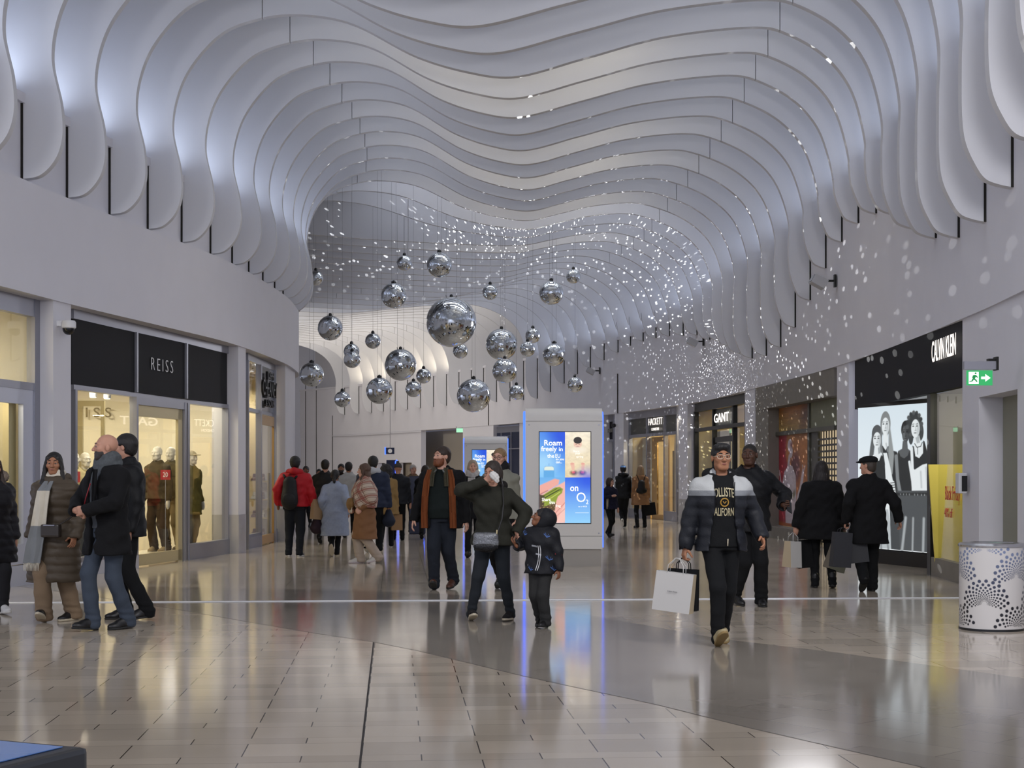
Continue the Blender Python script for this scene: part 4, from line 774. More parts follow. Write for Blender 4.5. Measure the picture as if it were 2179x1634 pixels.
g = MB(); g.lathe([(BRD-.03,0),(BRD+.004,0),(BRD+.004,.022),(BRD-.03,.022)], 64); g.build('foot_ring', M_black, bn, smooth=True)
g = MB(); g.lathe([(BRD-.01,BH-.004),(BRD+.008,BH-.004),(BRD+.01,BH+.012),(BRD-.004,BH+.028),(BRD-.1,BH+.034),(BRD-.13,BH+.02),(.02,BH-.02)], 64); g.build('steel_rim', mat('polished_steel','#c9c9cc',.2,1), bn, smooth=True)
# ------------------------------------------------------------------ cameras, wall lights, stand in the corner
p = hit(FL, 146, .12, 10, 38); p.z = CAMH+(HY-697)/F*p.y
cc = empty('security_camera', tuple(p), 'white dome security camera with black globe on the left column', 'security camera')
g = MB(); g.lathe([(.005,.10),(.085,.095),(.10,.07),(.10,0),(.09,-.01)], 32); g.build('housing', M_white, cc, smooth=True); g = MB(); g.lathe([(.082,-.01)]+[(.082*math.cos(a),-.02-.082*math.sin(a)) for a in np.linspace(0,1.5,8)], 32); g.build('dome', mat('smoked_dome','#0c0c0e',.08), cc, smooth=True)
g = MB(); g.box((-.22,-.035,.02),(-.05,.035,.09)); g.box((-.24,-.07,-.06),(-.2,.07,.12)); g.build('bracket', M_white, cc)
for px, py, lab in ((1742,600,'grey box floodlight on the right wall under the fins, nearest of three'),(1473,728,'grey box floodlight on the right wall under the fins, middle one of three'),(1257,790,'grey box floodlight on the right wall under the fins, farthest of three')):
    p = hit(XR, px, -.35, 10, 60); p.z = CAMH+(HY-py)/F*p.y; flood((p.x-.25,p.y,p.z-.12), (p.x-6,p.y-4,.5), 450)
    fl = empty('floodlight', tuple(p), lab, 'floodlight', 'box floodlights on the right wall')
    g = MB(); g.M = Matrix.Rotation(.5,4,'Y'); g.box((-.14,-.16,-.09),(.14,.16,.09)); g.build('box', mat('silver_grey','#b5b5b8',.5), fl, bevel=.01); g = MB(); g.M = Matrix.Rotation(.5,4,'Y'); g.box((-.155,-.14,-.07),(-.14,.14,.07)); g.build('lens', mat('lens_grey','#8e9298',.15), fl)
    g = MB(); g.box((.1,-.02,.0),(.33,.02,.04)); g.box((.29,-.05,-.1),(.33,.05,.14)); g.build('bracket', M_dkalu, fl)
p = hit(XR, 1306, -.1, 40, 66); p.z = CAMH+(HY-905)/F*p.y; cc = empty('security_camera', tuple(p), 'small black security camera on the far right column', 'security camera'); g = MB(); g.lathe([(.01,-.08),(.07,-.05),(.08,0),(.06,.06)],16); g.build('globe', M_black, cc, smooth=True); g = MB(); g.box((0,-.02,.0),(.14,.02,.05)); g.build('bracket', M_white, cc)
st = empty('info_stand', (-1.22,3.02,0), 'black information stand with blue reflection painted on top in the lower left corner', 'information stand')
g = MB(); g.M = Matrix.Rotation(-.42,4,'Z'); g.box((-.30,-.12,.86),(.28,.26,.945)); g.build('top', M_black, st, bevel=.012); g = MB(); g.M = Matrix.Rotation(-.42,4,'Z'); g.box((-.28,-.09,.946),(.24,.23,.9475)); g.build('glass_top', mat('painted_blue_reflection','#4a6ea8',.15,emit=.25), st)  # blue tint and glow stand in for a reflection on the dark top
g = MB(); g.M = Matrix.Rotation(-.42,4,'Z'); g.box((-.10,0,.02),(.10,.14,.86)); g.build('pedestal', M_black, st); g = MB(); g.box((-.2,-.15,0),(.2,.2,.02)); g.build('foot', M_black, st)
# ------------------------------------------------------------------ people: smooth-blended solids meshed as one continuous surface per part
class Field:
    def __init__(s, lo, hi, step, fine=(), fstep=None):
        s.ax = []
        for i in range(3):
            x = lo[i]; out = [x]; iv = [(a[i]-.012, b[i]+.012) for a, b in fine]
            while x < hi[i]:
                h = fstep if any(a-step < x < b for a, b in iv) else step; x += h; out.append(x)
            s.ax.append(np.array(out))
        s.D = np.full([len(a) for a in s.ax], .2, np.float32)
    def win(s, lo, hi, m):
        sl = []
        for i in range(3):
            a = np.searchsorted(s.ax[i], lo[i]-m); b = np.searchsorted(s.ax[i], hi[i]+m)
            if b <= a: return None
            sl.append(slice(int(a), int(b)))
        return tuple(sl)
    def grid(s, sl): return np.meshgrid(*[s.ax[i][sl[i]] for i in range(3)], indexing='ij', sparse=True)
    def mix(s, sl, d, k, op):
        o = s.D[sl]
        if op == '+':
            if k > 0: h = np.clip(.5+.5*(o-d)/k, 0, 1); s.D[sl] = o*(1-h)+d*h-k*h*(1-h)
            else: s.D[sl] = np.minimum(o, d)
        elif op == '-':
            if k > 0: h = np.clip(.5-.5*(o+d)/k, 0, 1); s.D[sl] = o*(1-h)-d*h+k*h*(1-h)
            else: s.D[sl] = np.maximum(o, -d)
        return s
    def rc(s, a, b, ra, rb, k=.02, op='+'):
        a = np.array(a, float); b = np.array(b, float); r = max(ra, rb); sl = s.win(np.minimum(a,b)-r, np.maximum(a,b)+r, .05)
        if not sl: return s
        X, Y, Z = s.grid(sl); e = b-a; L = max(e@e, 1e-9); t = np.clip(((X-a[0])*e[0]+(Y-a[1])*e[1]+(Z-a[2])*e[2])/L, 0, 1)
        d = np.sqrt((X-a[0]-t*e[0])**2+(Y-a[1]-t*e[1])**2+(Z-a[2]-t*e[2])**2)-(ra+(rb-ra)*t); return s.mix(sl, d, k, op)
    def el(s, c, r, R=None, k=.02, op='+'):
        c = np.array(c, float); r = np.array(r, float); m = max(r) if R is not None else r; sl = s.win(c-m, c+m, .05)
        if not sl: return s
        X, Y, Z = s.grid(sl); X = X-c[0]; Y = Y-c[1]; Z = Z-c[2]
        if R is not None: X, Y, Z = (R[0][i]*X+R[1][i]*Y+R[2][i]*Z for i in range(3))
        k0 = np.sqrt((X/r[0])**2+(Y/r[1])**2+(Z/r[2])**2); k1 = np.sqrt((X/r[0]**2)**2+(Y/r[1]**2)**2+(Z/r[2]**2)**2)+1e-9
        return s.mix(sl, k0*(k0-1)/k1, k, op)
    def column(s, zs, a, b, cx, cy, k=.02, op='+', pw=2.3, cut=True):
        """stack of rounded sections: half width a, half depth b and centre cx, cy along heights zs (ascending)"""
        mx = max(max(a), max(b)); sl = s.win((min(cx)-mx, min(cy)-mx, zs[0]), (max(cx)+mx, max(cy)+mx, zs[-1]), .05)
        X, Y, Z = s.grid(sl); f = lambda v: np.interp(Z, zs, v); A, B = f(a), f(b)
        q = (np.abs((X-f(cx))/A)**pw+np.abs((Y-f(cy))/B)**pw)**(1/pw); d = (q-1)*np.minimum(A, B)
        d = np.maximum(d, np.maximum(zs[0]-Z, Z-zs[-1])); return s.mix(sl, d, k, op)
    def half(s, n, p, k=0):
        """keep only the side where n.(x-p) < 0"""
        X, Y, Z = s.grid((slice(None),)*3); d = (X-p[0])*n[0]+(Y-p[1])*n[1]+(Z-p[2])*n[2]; s.D = np.maximum(s.D, d); return s
    def warp(s, f):
        X, Y, Z = s.grid((slice(None),)*3); s.D = s.D+f(X,Y,Z); return s
    def mesh(s, name, m, parent, smooth=1):
        D = s.D; D[0]=np.maximum(D[0],.01); D[-1]=np.maximum(D[-1],.01); D[:,0]=np.maximum(D[:,0],.01); D[:,-1]=np.maximum(D[:,-1],.01); D[:,:,0]=np.maximum(D[:,:,0],.01); D[:,:,-1]=np.maximum(D[:,:,-1],.01)
        S = D < 0; c = np.zeros([n-1 for n in D.shape], np.int8); O = [(i,j,k) for i in (0,1) for j in (0,1) for k in (0,1)]
        n = [x-1 for x in D.shape]
        for o in O: c += S[o[0]:o[0]+n[0], o[1]:o[1]+n[1], o[2]:o[2]+n[2]]
        I, J, K = np.nonzero((c > 0) & (c < 8)); idx = np.full(n, -1, np.int64); idx[I,J,K] = np.arange(len(I))
        if not len(I): return None
        P = np.zeros((len(I),3)); cnt = np.zeros(len(I))
        dv = {o: D[I+o[0],J+o[1],K+o[2]] for o in O}; A = s.ax
        for a in range(3):
            for o in O:
                if o[a]: continue
                q = list(o); q[a] = 1; q = tuple(q); d0, d1 = dv[o], dv[q]; m_ = (d0 < 0) != (d1 < 0)
                t = np.where(m_, d0/np.where(m_, d0-d1, 1), 0)
                for x, (ix, oo) in enumerate(((I,o[0]),(J,o[1]),(K,o[2]))):
                    v = A[x][ix+oo] if x != a else A[x][ix]+t*(A[x][ix+1]-A[x][ix])
                    P[:,x] += np.where(m_, v, 0)
                cnt += m_
        P /= cnt[:,None]; F_ = []
        for a in range(3):
            b, e = [(1,2),(2,0),(0,1)][a]
            sl0 = [slice(None)]*3; sl1 = [slice(None)]*3; sl0[a] = slice(0,-1); sl1[a] = slice(1,None)
            s0, s1 = S[tuple(sl0)], S[tuple(sl1)]; ii = np.nonzero(s0 != s1); q = np.stack(ii, 1); ok = (q[:,b] > 0)&(q[:,e] > 0)&(q[:,b] < n[b])&(q[:,e] < n[e]); q = q[ok]
            ins = s0[tuple(q.T)]
            def cell(db, de):
                r = q.copy(); r[:,b] += db; r[:,e] += de; return idx[tuple(r.T)]
            f = np.stack([cell(-1,-1), cell(0,-1), cell(0,0), cell(-1,0)], 1); f[~ins] = f[~ins][:,::-1]; F_.append(f)
        f = np.concatenate(F_)
        for _ in range(smooth):
            acc = np.zeros_like(P); w = np.zeros(len(P))
            for u, v in ((0,1),(1,2),(2,3),(3,0)):
                for p, q in ((u,v),(v,u)):
                    for x in range(3): acc[:,x] += np.bincount(f[:,p], P[f[:,q],x], len(P))
                    w += np.bincount(f[:,p], minlength=len(P))
            P = P*.5+.5*acc/np.maximum(w,1)[:,None]
        me = bpy.data.meshes.new(name); nv, nf = len(P), len(f); me.vertices.add(nv); me.vertices.foreach_set('co', P.astype(np.float32).ravel())
        me.loops.add(4*nf); me.loops.foreach_set('vertex_index', f.astype(np.int32).ravel()); me.polygons.add(nf)
        me.polygons.foreach_set('loop_start', np.arange(0,4*nf,4,dtype=np.int32)); me.polygons.foreach_set('loop_total', np.full(nf,4,np.int32)); me.update(calc_edges=True)
        me.validate()
        me.polygons.foreach_set('use_smooth', [True]*len(me.polygons)); me.materials.append(m)
        o = bpy.data.objects.new(name, me); COL.objects.link(o); o.parent = parent; return o
def rotm(yaw=0, pitch=0, roll=0):
    return np.array((Matrix.Rotation(yaw,3,'Z') @ Matrix.Rotation(pitch,3,'X') @ Matrix.Rotation(roll,3,'Y')))
def ik(a, b, l1, l2, bend):
    a = np.array(a,float); b = np.array(b,float); d = b-a; L = np.linalg.norm(d); 
    if L > (l1+l2)*.995: b = a+d/L*(l1+l2)*.995; d = b-a; L = np.linalg.norm(d)
    u = d/L; x = (l1*l1-l2*l2+L*L)/(2*L); h = math.sqrt(max(l1*l1-x*x, 0)); n = np.array(bend,float); n -= u*(n@u); n /= np.linalg.norm(n)+1e-9
    return a+u*x+n*h, b
SKIN = {'light':'#b98a74','pale':'#c99b86','tan':'#9c6c50','brown':'#7d5139','dark':'#4a3023','man':'#d9cfc0'}
def skin(k): return mat('skin_'+k, SKIN[k], .5, noise=.06, nscale=14, spec=.35) if k != 'man' else mat('mannequin_white', '#ded8cc', .4)
def cloth(name, col, **k): 
    k.setdefault('rough', .9); k.setdefault('bump', .25); k.setdefault('bscale', 90); k.setdefault('noise', .12); k.setdefault('nscale', 9); k.setdefault('spec', .25); return mat('cloth_'+name, col, **k)
def hairmat(col):
    n_ = 'hair_'+col
    if n_ in MATS: return MATS[n_]
    m = mat(n_, col, .5, spec=.4); nt = m.node_tree; b = nt.nodes['Principled BSDF']; tc = nt.nodes.new('ShaderNodeTexCoord'); mp = nt.nodes.new('ShaderNodeMapping'); mp.inputs['Scale'].default_value = (150,150,14)
    n = nt.nodes.new('ShaderNodeTexNoise'); n.inputs['Scale'].default_value = 1; n.inputs['Detail'].default_value = 3; c = srgb(col); mx = nt.nodes.new('ShaderNodeMix'); mx.data_type = 'RGBA'
    mx.inputs[6].default_value = (*[x*.4 for x in c],1); mx.inputs[7].default_value = (*[min(1,x*1.9+.004) for x in c],1)
    bp = nt.nodes.new('ShaderNodeBump'); bp.inputs['Strength'].default_value = .9; bp.inputs['Distance'].default_value = .006; K_ = nt.links.new
    K_(tc.outputs['Object'], mp.inputs[0]); K_(mp.outputs[0], n.inputs['Vector']); K_(n.outputs['Fac'], mx.inputs[0]); K_(mx.outputs[2], b.inputs['Base Color']); K_(n.outputs['Fac'], bp.inputs['Height']); K_(bp.outputs[0], b.inputs['Normal'])
    return m
class Person:
    def __init__(s, px, py, H, yaw, label, fem=False, w=1.0, skin_='light', feet=None, hands=(None,None), elbow=(None,None), head=(0,0,0), lean=0, side=0, det=.0055, res=.013, Y=None, name='person', cat='person', bald=True, curl=(.5,.5), crouch=0, handdir=(None,None), face=True, group=None, z0=0, palm=(None,None)):
        s.H = H; s.s = H/1.75; q = s.s; s.fem = fem; s.w = w; s.det = det; s.res = res
        if Y is None: g_ = ground(px, py); X, Y = g_.x, g_.y
        else: X = (px-CX)/F*Y
        s.root = empty(name, (X, Y, z0), label, cat, group, rz=math.radians(yaw)); s.skin = skin(skin_)
        # legs
        feet = feet or [(-.09,-.16,0,.25,0),(.09,.20,0,-.45,0)]
        s.foot = []; s.hipz = .515*H-crouch
        for i, (x, y, yw, pit, lift) in enumerate(feet):
            R = rotm(math.radians(yw), -pit); fl = .128*q           # heel +y, toe -y ; positive pitch lifts the toe
            low = min((R@np.array((0,e*fl,0)))[2] for e in (-1,1)); o = np.array((x*q, y*q, lift*q-low)); s.foot.append((o, R))
        hx = (.085 if not fem else .09)*q
        s.lean = lean; s.side = side
        s.hip = [np.array((-hx, 0, s.hipz)), np.array((hx, 0, s.hipz))]; s.knee = []; s.ank = []
        for i in (0,1):
            o, R = s.foot[i]; an = o+R@np.array((0,.075,.085))*q; kn, an = ik(s.hip[i], an, .245*H, .236*H, R@np.array((0,-1,0))+np.array((0,-.3,0))); s.knee.append(kn); s.ank.append(an)
        sh = (.160 if fem else .178)*q*(.6+.4*w)
        zsh = .800*H
        s.sho = [np.array((-sh+s.cx(zsh), s.cy(zsh)+.01*q, zsh-(0.0))), np.array((sh+s.cx(zsh), s.cy(zsh)+.01*q, zsh))]
        s.elb = []; s.wri = []
        for i in (0,1):
            sg = -1 if i == 0 else 1; h = hands[i]
            h = np.array(h, float)*q if h is not None else s.sho[i]+np.array((sg*(.06+.05*(w-1)), -.05, -.535))*q
            e, wr = ik(s.sho[i], h, .166*H, .148*H, elbow[i] if elbow[i] is not None else (sg*.12, 1, -.1)); s.elb.append(e); s.wri.append(wr)
        # head
        yw, pi_, ro = head; s.hr = rotm(math.radians(yw), math.radians(-pi_), math.radians(ro)); s.hs = q*1.0 if H > 1.5 else q*(1.0+.55*(1.5-H))
        nz = .848*H; s.nb = np.array((s.cx(nz), s.cy(nz)+.012*q, nz)); s.hc = s.nb+np.array((0,-.012*q,0))+np.array((0,-.012,.088))*q+s.hr@np.array((0,-.005,.022))*q
        s.hc[2] = H-.113*s.hs*(1 if H > 1.5 else 1)
        s.body(hands, curl, handdir, face, palm)
    def cx(s, z): return s.side*(z-s.hipz)
    def cy(s, z): return -s.lean*(z-s.hipz)
    def h(s, p): return s.hc+s.hr@(np.array(p, float)*s.hs)
    def prof(s):
        """plain body sections: (fraction of height, half width, half depth, forward shift)"""
        if s.fem: return [(.47,.165,.115,.0),(.52,.168,.118,.01),(.57,.145,.10,.005),(.62,.125,.092,0),(.68,.14,.105,-.012),(.73,.15,.115,-.02),(.78,.155,.10,-.008),(.815,.13,.082,0),(.84,.07,.065,.01),(.86,.052,.055,.012)]
        return [(.47,.155,.112,.0),(.52,.160,.115,.005),(.57,.152,.108,0),(.62,.148,.106,-.004),(.68,.162,.115,-.008),(.73,.176,.122,-.01),(.78,.182,.110,-.004),(.815,.15,.086,0),(.84,.08,.07,.01),(.86,.058,.06,.012)]
    def torso(s, f, t, z0, z1, hem=0.0, k=.02, ws=1.0, pw=2.4, belly=0.0):
        q = s.s; pr = s.prof(); zs = [p[0] for p in pr]; Z = sorted(set([z0, z1]+[z for z in zs if z0 < z < z1]+([.25,.35,.42] if z0 < .4 else [])))
        Z = [z for z in Z if z0 <= z <= z1]; ip = lambda i, z: float(np.interp(z, zs, [p[i] for p in pr]))
        fl = [max(0, (.55-z)/(.55-min(z0,.5)))*hem for z in Z]
        bl = [belly*math.exp(-((z-.58)/.08)**2) for z in Z]
        a = [(ip(1,z)*s.w*ws+t+g)*q for z, g in zip(Z, fl)]; b = [(ip(2,z)*(.35+.65*s.w)+t+g*.8+c_*.5)*q for z, g, c_ in zip(Z, fl, bl)]
        f.column([z*s.H for z in Z], a, b, [s.cx(max(z,.515)*s.H) for z in Z], [s.cy(max(z,.515)*s.H)+(ip(3,z)-c_*.6)*q for z, c_ in zip(Z, bl)], k, '+', pw)
    def headsolid(s, f, grow=0.0):
        h = s.h; R = s.hr; q = s.hs; g = grow; n = .86 if s.fem else 1.0
        f.el(h((0,.015,.028)), np.array((.076,.094,.086))*q+g, R, 0)
        f.el(h((0,-.026,-.036)), np.array((.058*n,.062,.080))*q+g, R, .03*q)
        f.rc(h((-.02*n,-.058,-.092)), h((.02*n,-.058,-.092)), (.025*n)*q+g, (.025*n)*q+g, .03*q)
        for e in (-1,1): f.el(h((e*(.036 if s.fem else .042),.0,-.060)), np.array((.020*n,.04,.03))*q+g, R, .025*q)
    def body(s, hands, curl, handdir, face, palm):
        q = s.s; H = s.H; d = s.det; h = s.h; R = s.hr; k = s.hs
        lo = np.min(np.array([s.sho[0],s.wri[0],s.wri[1],s.elb[0],s.elb[1],s.ank[0],s.ank[1],s.hc,s.knee[0],s.knee[1]]), 0)-.24*q; hi = np.max(np.array([s.sho[1],s.wri[0],s.wri[1],s.elb[0],s.elb[1],s.ank[0],s.ank[1],s.hc,s.knee[0],s.knee[1]]), 0)+.24*q
        lo[2] = .05; hi[2] = H+.03; fine = [(s.hc-.13*k, s.hc+.13*k)]
        hd = []
        for i in (0,1):
            dr = s.wri[i]-s.elb[i]; dr /= np.linalg.norm(dr)
            if handdir[i] is not None: dr = np.array(handdir[i], float); dr /= np.linalg.norm(dr)
            hd.append(dr); c = s.wri[i]+dr*.08*q
            if d < .007: fine.append((c-.075*q, c+.075*q))
        f = Field(lo, hi, s.res, fine, d)
        s.torso(f, -.012, .48, .86)
        for i in (0,1):
            f.rc(s.hip[i], s.knee[i], .075*q*s.w, .05*q, .03); f.rc(s.knee[i], s.ank[i], .05*q, .035*q, .02); o, Rf = s.foot[i]; f.rc(s.ank[i], o+Rf@np.array((0,-.06,.035))*q, .03*q, .02*q, .02)
            f.rc(s.sho[i]+np.array((0,0,-.01)), s.elb[i], .046*q, .037*q, .03); f.rc(s.elb[i], s.wri[i], .038*q, .026*q, .015)
            s.hand(f, i, hd[i], curl[i], d, palm[i])
        s.headsolid(f)
        f.rc(h((0,.022,-.075)), s.nb+np.array((0,.004,-.03*q)), .05*k*(.88 if s.fem else 1), .062*q*(.85 if s.fem else 1), .025*k)
        if d < .012:
            n = 1
            f.rc(h((0,-.088,.008)), h((0,-.108,-.030)), .008*k, .0135*k, .012*k)
            for e in (-1,1):
                f.el(h((e*.012,-.097,-.034)), np.array((.010,.013,.009))*k, R, .008*k)
                f.rc(h((e*.014,-.083,.026)), h((e*.050,-.068,.024)), .010*k, .009*k, .018*k)
                f.el(h((e*.044,-.056,-.022)), np.array((.024,.026,.022))*k, R, .025*k)
                f.el(h((e*.032,-.099,.004)), np.array((.019,.017,.012))*k, R, .012*k, '-')
                f.rc(h((e*.020,-.0855,.010)), h((e*.045,-.080,.008)), .0055*k, .0055*k, .004*k)
                f.el(h((e*.079,.014,-.006)), np.array((.010,.020,.031))*k, R, .006*k)
            f.rc(h((-.020,-.083,-.058)), h((.020,-.083,-.058)), .008*k, .008*k, .008*k); f.rc(h((-.016,-.081,-.070)), h((.016,-.081,-.070)), .008*k, .008*k, .008*k)
        s.bodyo = f.mesh('body', s.skin, s.root)
        s.hd = hd
        if face: s.face()
    def hand(s, f, i, dr, curl, d, palm=None):
        q = s.s*1.03; w = s.wri[i]; sg = -1 if i == 0 else 1
        n = np.array(palm, float) if palm is not None else np.array((-sg*1.0, .25, 0)); n -= dr*(n@dr); n /= np.linalg.norm(n); t = np.cross(n, dr)*(-sg)        # n: palm side, t: towards the thumb
        if palm is None and t[1] > 0: t = -t
        f.rc(w-dr*.02*q, w+dr*.02*q, .026*q, .026*q, .02)
        if d > .007: f.el(w+dr*.075*q+n*.008*q, (np.abs(dr)*.06+.024)*q, None, .02); f.rc(w+dr*.03*q+t*.02*q, w+dr*.08*q+t*.045*q+n*.02*q, .014*q, .011*q, .01); return
        for o in (-.026,-.009,.009,.026): f.rc(w+dr*.015*q+t*o*.6*q, w+dr*.082*q+t*o*q, .0145*q, .0125*q, .010*q)
        for o, L, r in ((-.030,.060,.0078),(-.011,.075,.0088),(.010,.080,.009),(.030,.072,.0088)):
            p = w+dr*.085*q+t*o*q; c = curl*(1.0+.25*(.03-o)/.06); e = dr
            for j, (fr, rr) in enumerate(((.45,1),(.32,.95),(.23,.85))):
                a = c*(.55+.45*(j > 0))*(j+1)*.8; u = dr*math.cos(a)+n*math.sin(a); p2 = p+u*L*fr*q; f.rc(p, p2, r*rr*q, r*rr*.93*q, .003); p = p2
        b = w+dr*.028*q+t*.022*q+n*.006*q; m = b+(dr*.6+t*.75+n*.35)*.045*q; e = m+(dr*.85+t*.2+n*(.3+.5*curl))*.038*q
        f.rc(b, m, .015*q, .0115*q, .012*q); f.rc(m, e, .0108*q, .0088*q, .004)
    def ball(s, name, c, r, m, sc=(1,1,1), par=None):
        me = bpy.data.meshes.new(name); bm = bmesh.new(); bmesh.ops.create_uvsphere(bm, u_segments=14, v_segments=10, radius=1); bm.to_mesh(me); bm.free(); me.materials.append(m)
        me.polygons.foreach_set('use_smooth', [True]*len(me.polygons)); Rr = Matrix(s.hr.tolist())
        for v in me.vertices: v.co = Vector(c)+Rr @ Vector((v.co.x*sc[0],v.co.y*sc[1],v.co.z*sc[2]))*r
        o = bpy.data.objects.new(name, me); COL.objects.link(o); o.parent = par or s.root; return o
    def tube(s, name, pts, r, m, par=None, n=8):
        g = MB(); g.tube([tuple(p) for p in pts], r, n); return g.build(name, m, par or s.root, smooth='all')
    def face(s, brow='#1d1512', iris='#1c120c', lip=None, mouth=0):
        if s.det > .012: return
        h, k = s.h, s.hs
        for e in (-1,1):
            o = s.ball('eye', h((e*.032,-.0785,.001)), .0125*k, mat('eye_white','#8f857e',.35), (1.12,.8,.50)); s.ball('iris', h((e*.031,-.0875,.001)), .0060*k, mat('iris_dark', iris, .2), (1,.6,.85), o)
    def brows(s, col, thick=1.0):
        h, k = s.h, s.hs; m = mat('brow_'+col, col, .8)
        for e in (-1,1): s.tube('eyebrow', [h((e*.014,-.0925,.0275)), h((e*.030,-.0900,.0315)), h((e*.050,-.0750,.0245))], [.0035*k*thick,.0045*k*thick,.002*k*thick], m)
    def lips(s, col, smile=0, open_=0):
        h, k = s.h, s.hs; m = mat('lip_'+col, col, .45); z = -.064
        s.tube('lips', [h((-.024-.006*smile,-.080+.004*smile,z+.008*smile)), h((-.012,-.0895,z+.001)), h((0,-.0915,z-.001*smile)), h((.012,-.0895,z+.001)), h((.024+.006*smile,-.080+.004*smile,z+.008*smile))], [.002*k,.0062*k,.0068*k,.0062*k,.002*k], m)
        if open_: 
            o = s.ball('teeth', h((0,-.086,z-.002)), .02*k, mat('teeth_white','#d8cfc4',.3), (1.0,.4,.32)); 
    def glasses(s, col):
        h, k = s.h, s.hs; g = MB()
        for e in (-1,1):
            c = [h((e*.034+.026*math.cos(a), -.102+.012*abs(math.cos(a))*(1 if e*math.cos(a) > 0 else .2), .0+.021*math.sin(a))) for a in np.linspace(0, 2*PI, 16, endpoint=False)]
            g.tube([tuple(p) for p in c], .0022*k, 6, closed=True); g.tube([tuple(h((e*.060,-.088,.006))), tuple(h((e*.076,-.03,.01))), tuple(h((e*.080,.02,.004)))], .002*k, 6)
        g.tube([tuple(h((-.009,-.104,.006))), tuple(h((0,-.107,.009))), tuple(h((.009,-.104,.006)))], .002*k, 6); return g.build('spectacles', mat('glasses_'+col, col, .25), s.root, smooth='all')
    # ---- hair and headgear
    def hair(s, col, style='short', vol=.014, name='hair', rough=.55):
        h, k, R = s.h, s.hs, s.hr; m = hairmat(col); st = max(s.det, .0055)
        lo = s.hc-np.array((.17,.2,.14))*k; hi = s.hc+np.array((.17,.2,.17))*k
        if style in ('long','wavy','pony','bob','curly'): lo[2] = s.hc[2]-(.40 if style in ('long','wavy') else .30)*k
        f = Field(lo, hi, st); v = vol
        f.el(h((0,.018,.032)), np.array((.076+v,.094+v,.086+v))*k, R, 0)
        if style == 'short': f.el(h((0,.05,-.02)), np.array((.070+v*.6,.058+v*.6,.075))*k, R, .02)
        if style == 'quiff':
            f.el(h((0,.05,-.02)), np.array((.068+v*.4,.056,.075))*k, R, .02)
            f.el(h((.004,-.012,.088)), np.array((.068,.080,.040))*k, R, .02); f.el(h((.014,-.060,.090)), np.array((.046,.032,.026))*k, R, .02); f.el(h((-.034,-.052,.084)), np.array((.032,.034,.024))*k, R, .02)
        if style in ('long','wavy'):
            f.el(h((0,.055,-.06)), np.array((.085+v,.055+v,.13))*k, R, .03); f.el(h((0,.062,-.17)), np.array((.095+v,.045+v,.13))*k, R, .04)
            for e in (-1,1): f.rc(h((e*.078,-.012,.0)), h((e*.100,-.05,-.20)), .020*k, .030*k, .03); f.rc(h((e*.100,-.05,-.20)), h((e*.105,-.10,-.33)), .030*k, .018*k, .02); f.rc(h((e*.06,-.05,.068)), h((e*.080,-.03,-.04)), .014*k, .018*k, .02)
            if style == 'wavy': f.warp(lambda X,Y,Z: .007*np.sin(60*Z+20*X)*np.sin(45*X+30*Y))
        if style == 'bob':
            f.el(h((0,.03,-.03)), np.array((.092+v,.085+v,.10))*k, R, .03); f.el(h((0,.05,-.10)), np.array((.075,.06,.06))*k, R, .03)
        if style == 'curly': f.el(h((0,.04,.0)), np.array((.135,.125,.13))*k, R, .03); f.el(h((0,.05,-.1)), np.array((.13,.10,.10))*k, R, .03); f.warp(lambda X,Y,Z: .010*np.sin(75*X)*np.sin(75*Y)*np.sin(75*Z))
        if style == 'pony':
            f.el(h((0,.05,-.02)), np.array((.068,.055,.07))*k, R, .02); f.rc(h((0,.11,.02)), h((0,.125,-.10)), .024*k, .03*k, .012); f.rc(h((0,.125,-.10)), h((0,.10,-.20)), .03*k, .012*k, .012)
        # clear the face, the ears and the neck
        long_ = style in ('long','wavy','bob','curly')
        f.el(h((0,-.112,-.034)), np.array((.064 if long_ else .076,.082,.118 if long_ else .108 if style != 'quiff' else .104))*k, R, .008, '-')
        if style in ('short','quiff','pony'):
            for e in (-1,1): f.el(h((e*.098,-.004,-.035)), np.array((.048,.046,.055))*k, R, .006, '-'); f.el(h((e*.085,-.055,-.045)), np.array((.04,.05,.075))*k, R, .006, '-')
        if style in ('short','quiff'): f.rc(h((-.1,.03,-.115)), h((.1,.03,-.115)), .05*k, .05*k, .01, '-')
        f.warp(lambda X,Y,Z: .0022*np.sin(260*X+40*Z)*np.sin(230*Y+60*Z))
        return f.mesh(name, m, s.root)
    def beard(s, col, size=.010):
        h, k, R = s.h, s.hs, s.hr; f = Field(s.hc-.15*k, s.hc+.15*k, max(s.det,.006)); m = hairmat(col)
        g = size*k; f.el(h((0,-.030,-.055)), np.array((.060,.060,.070))*k+g, R, 0); f.rc(h((-.022,-.058,-.098)), h((.022,-.058,-.098)), .027*k+g, .027*k+g, .02)
        f.el(h((0,-.075,.0)), np.array((.066,.06,.045))*k, R, .01, '-'); f.el(h((0,-.105,-.062)), np.array((.022,.02,.009))*k, R, .005, '-'); f.el(h((0,.05,-.02)), np.array((.1,.065,.12))*k, R, .005, '-')
        o = f.mesh('beard', m, s.root); f = Field(s.hc-.15*k, s.hc+.15*k, max(s.det,.006)); return o
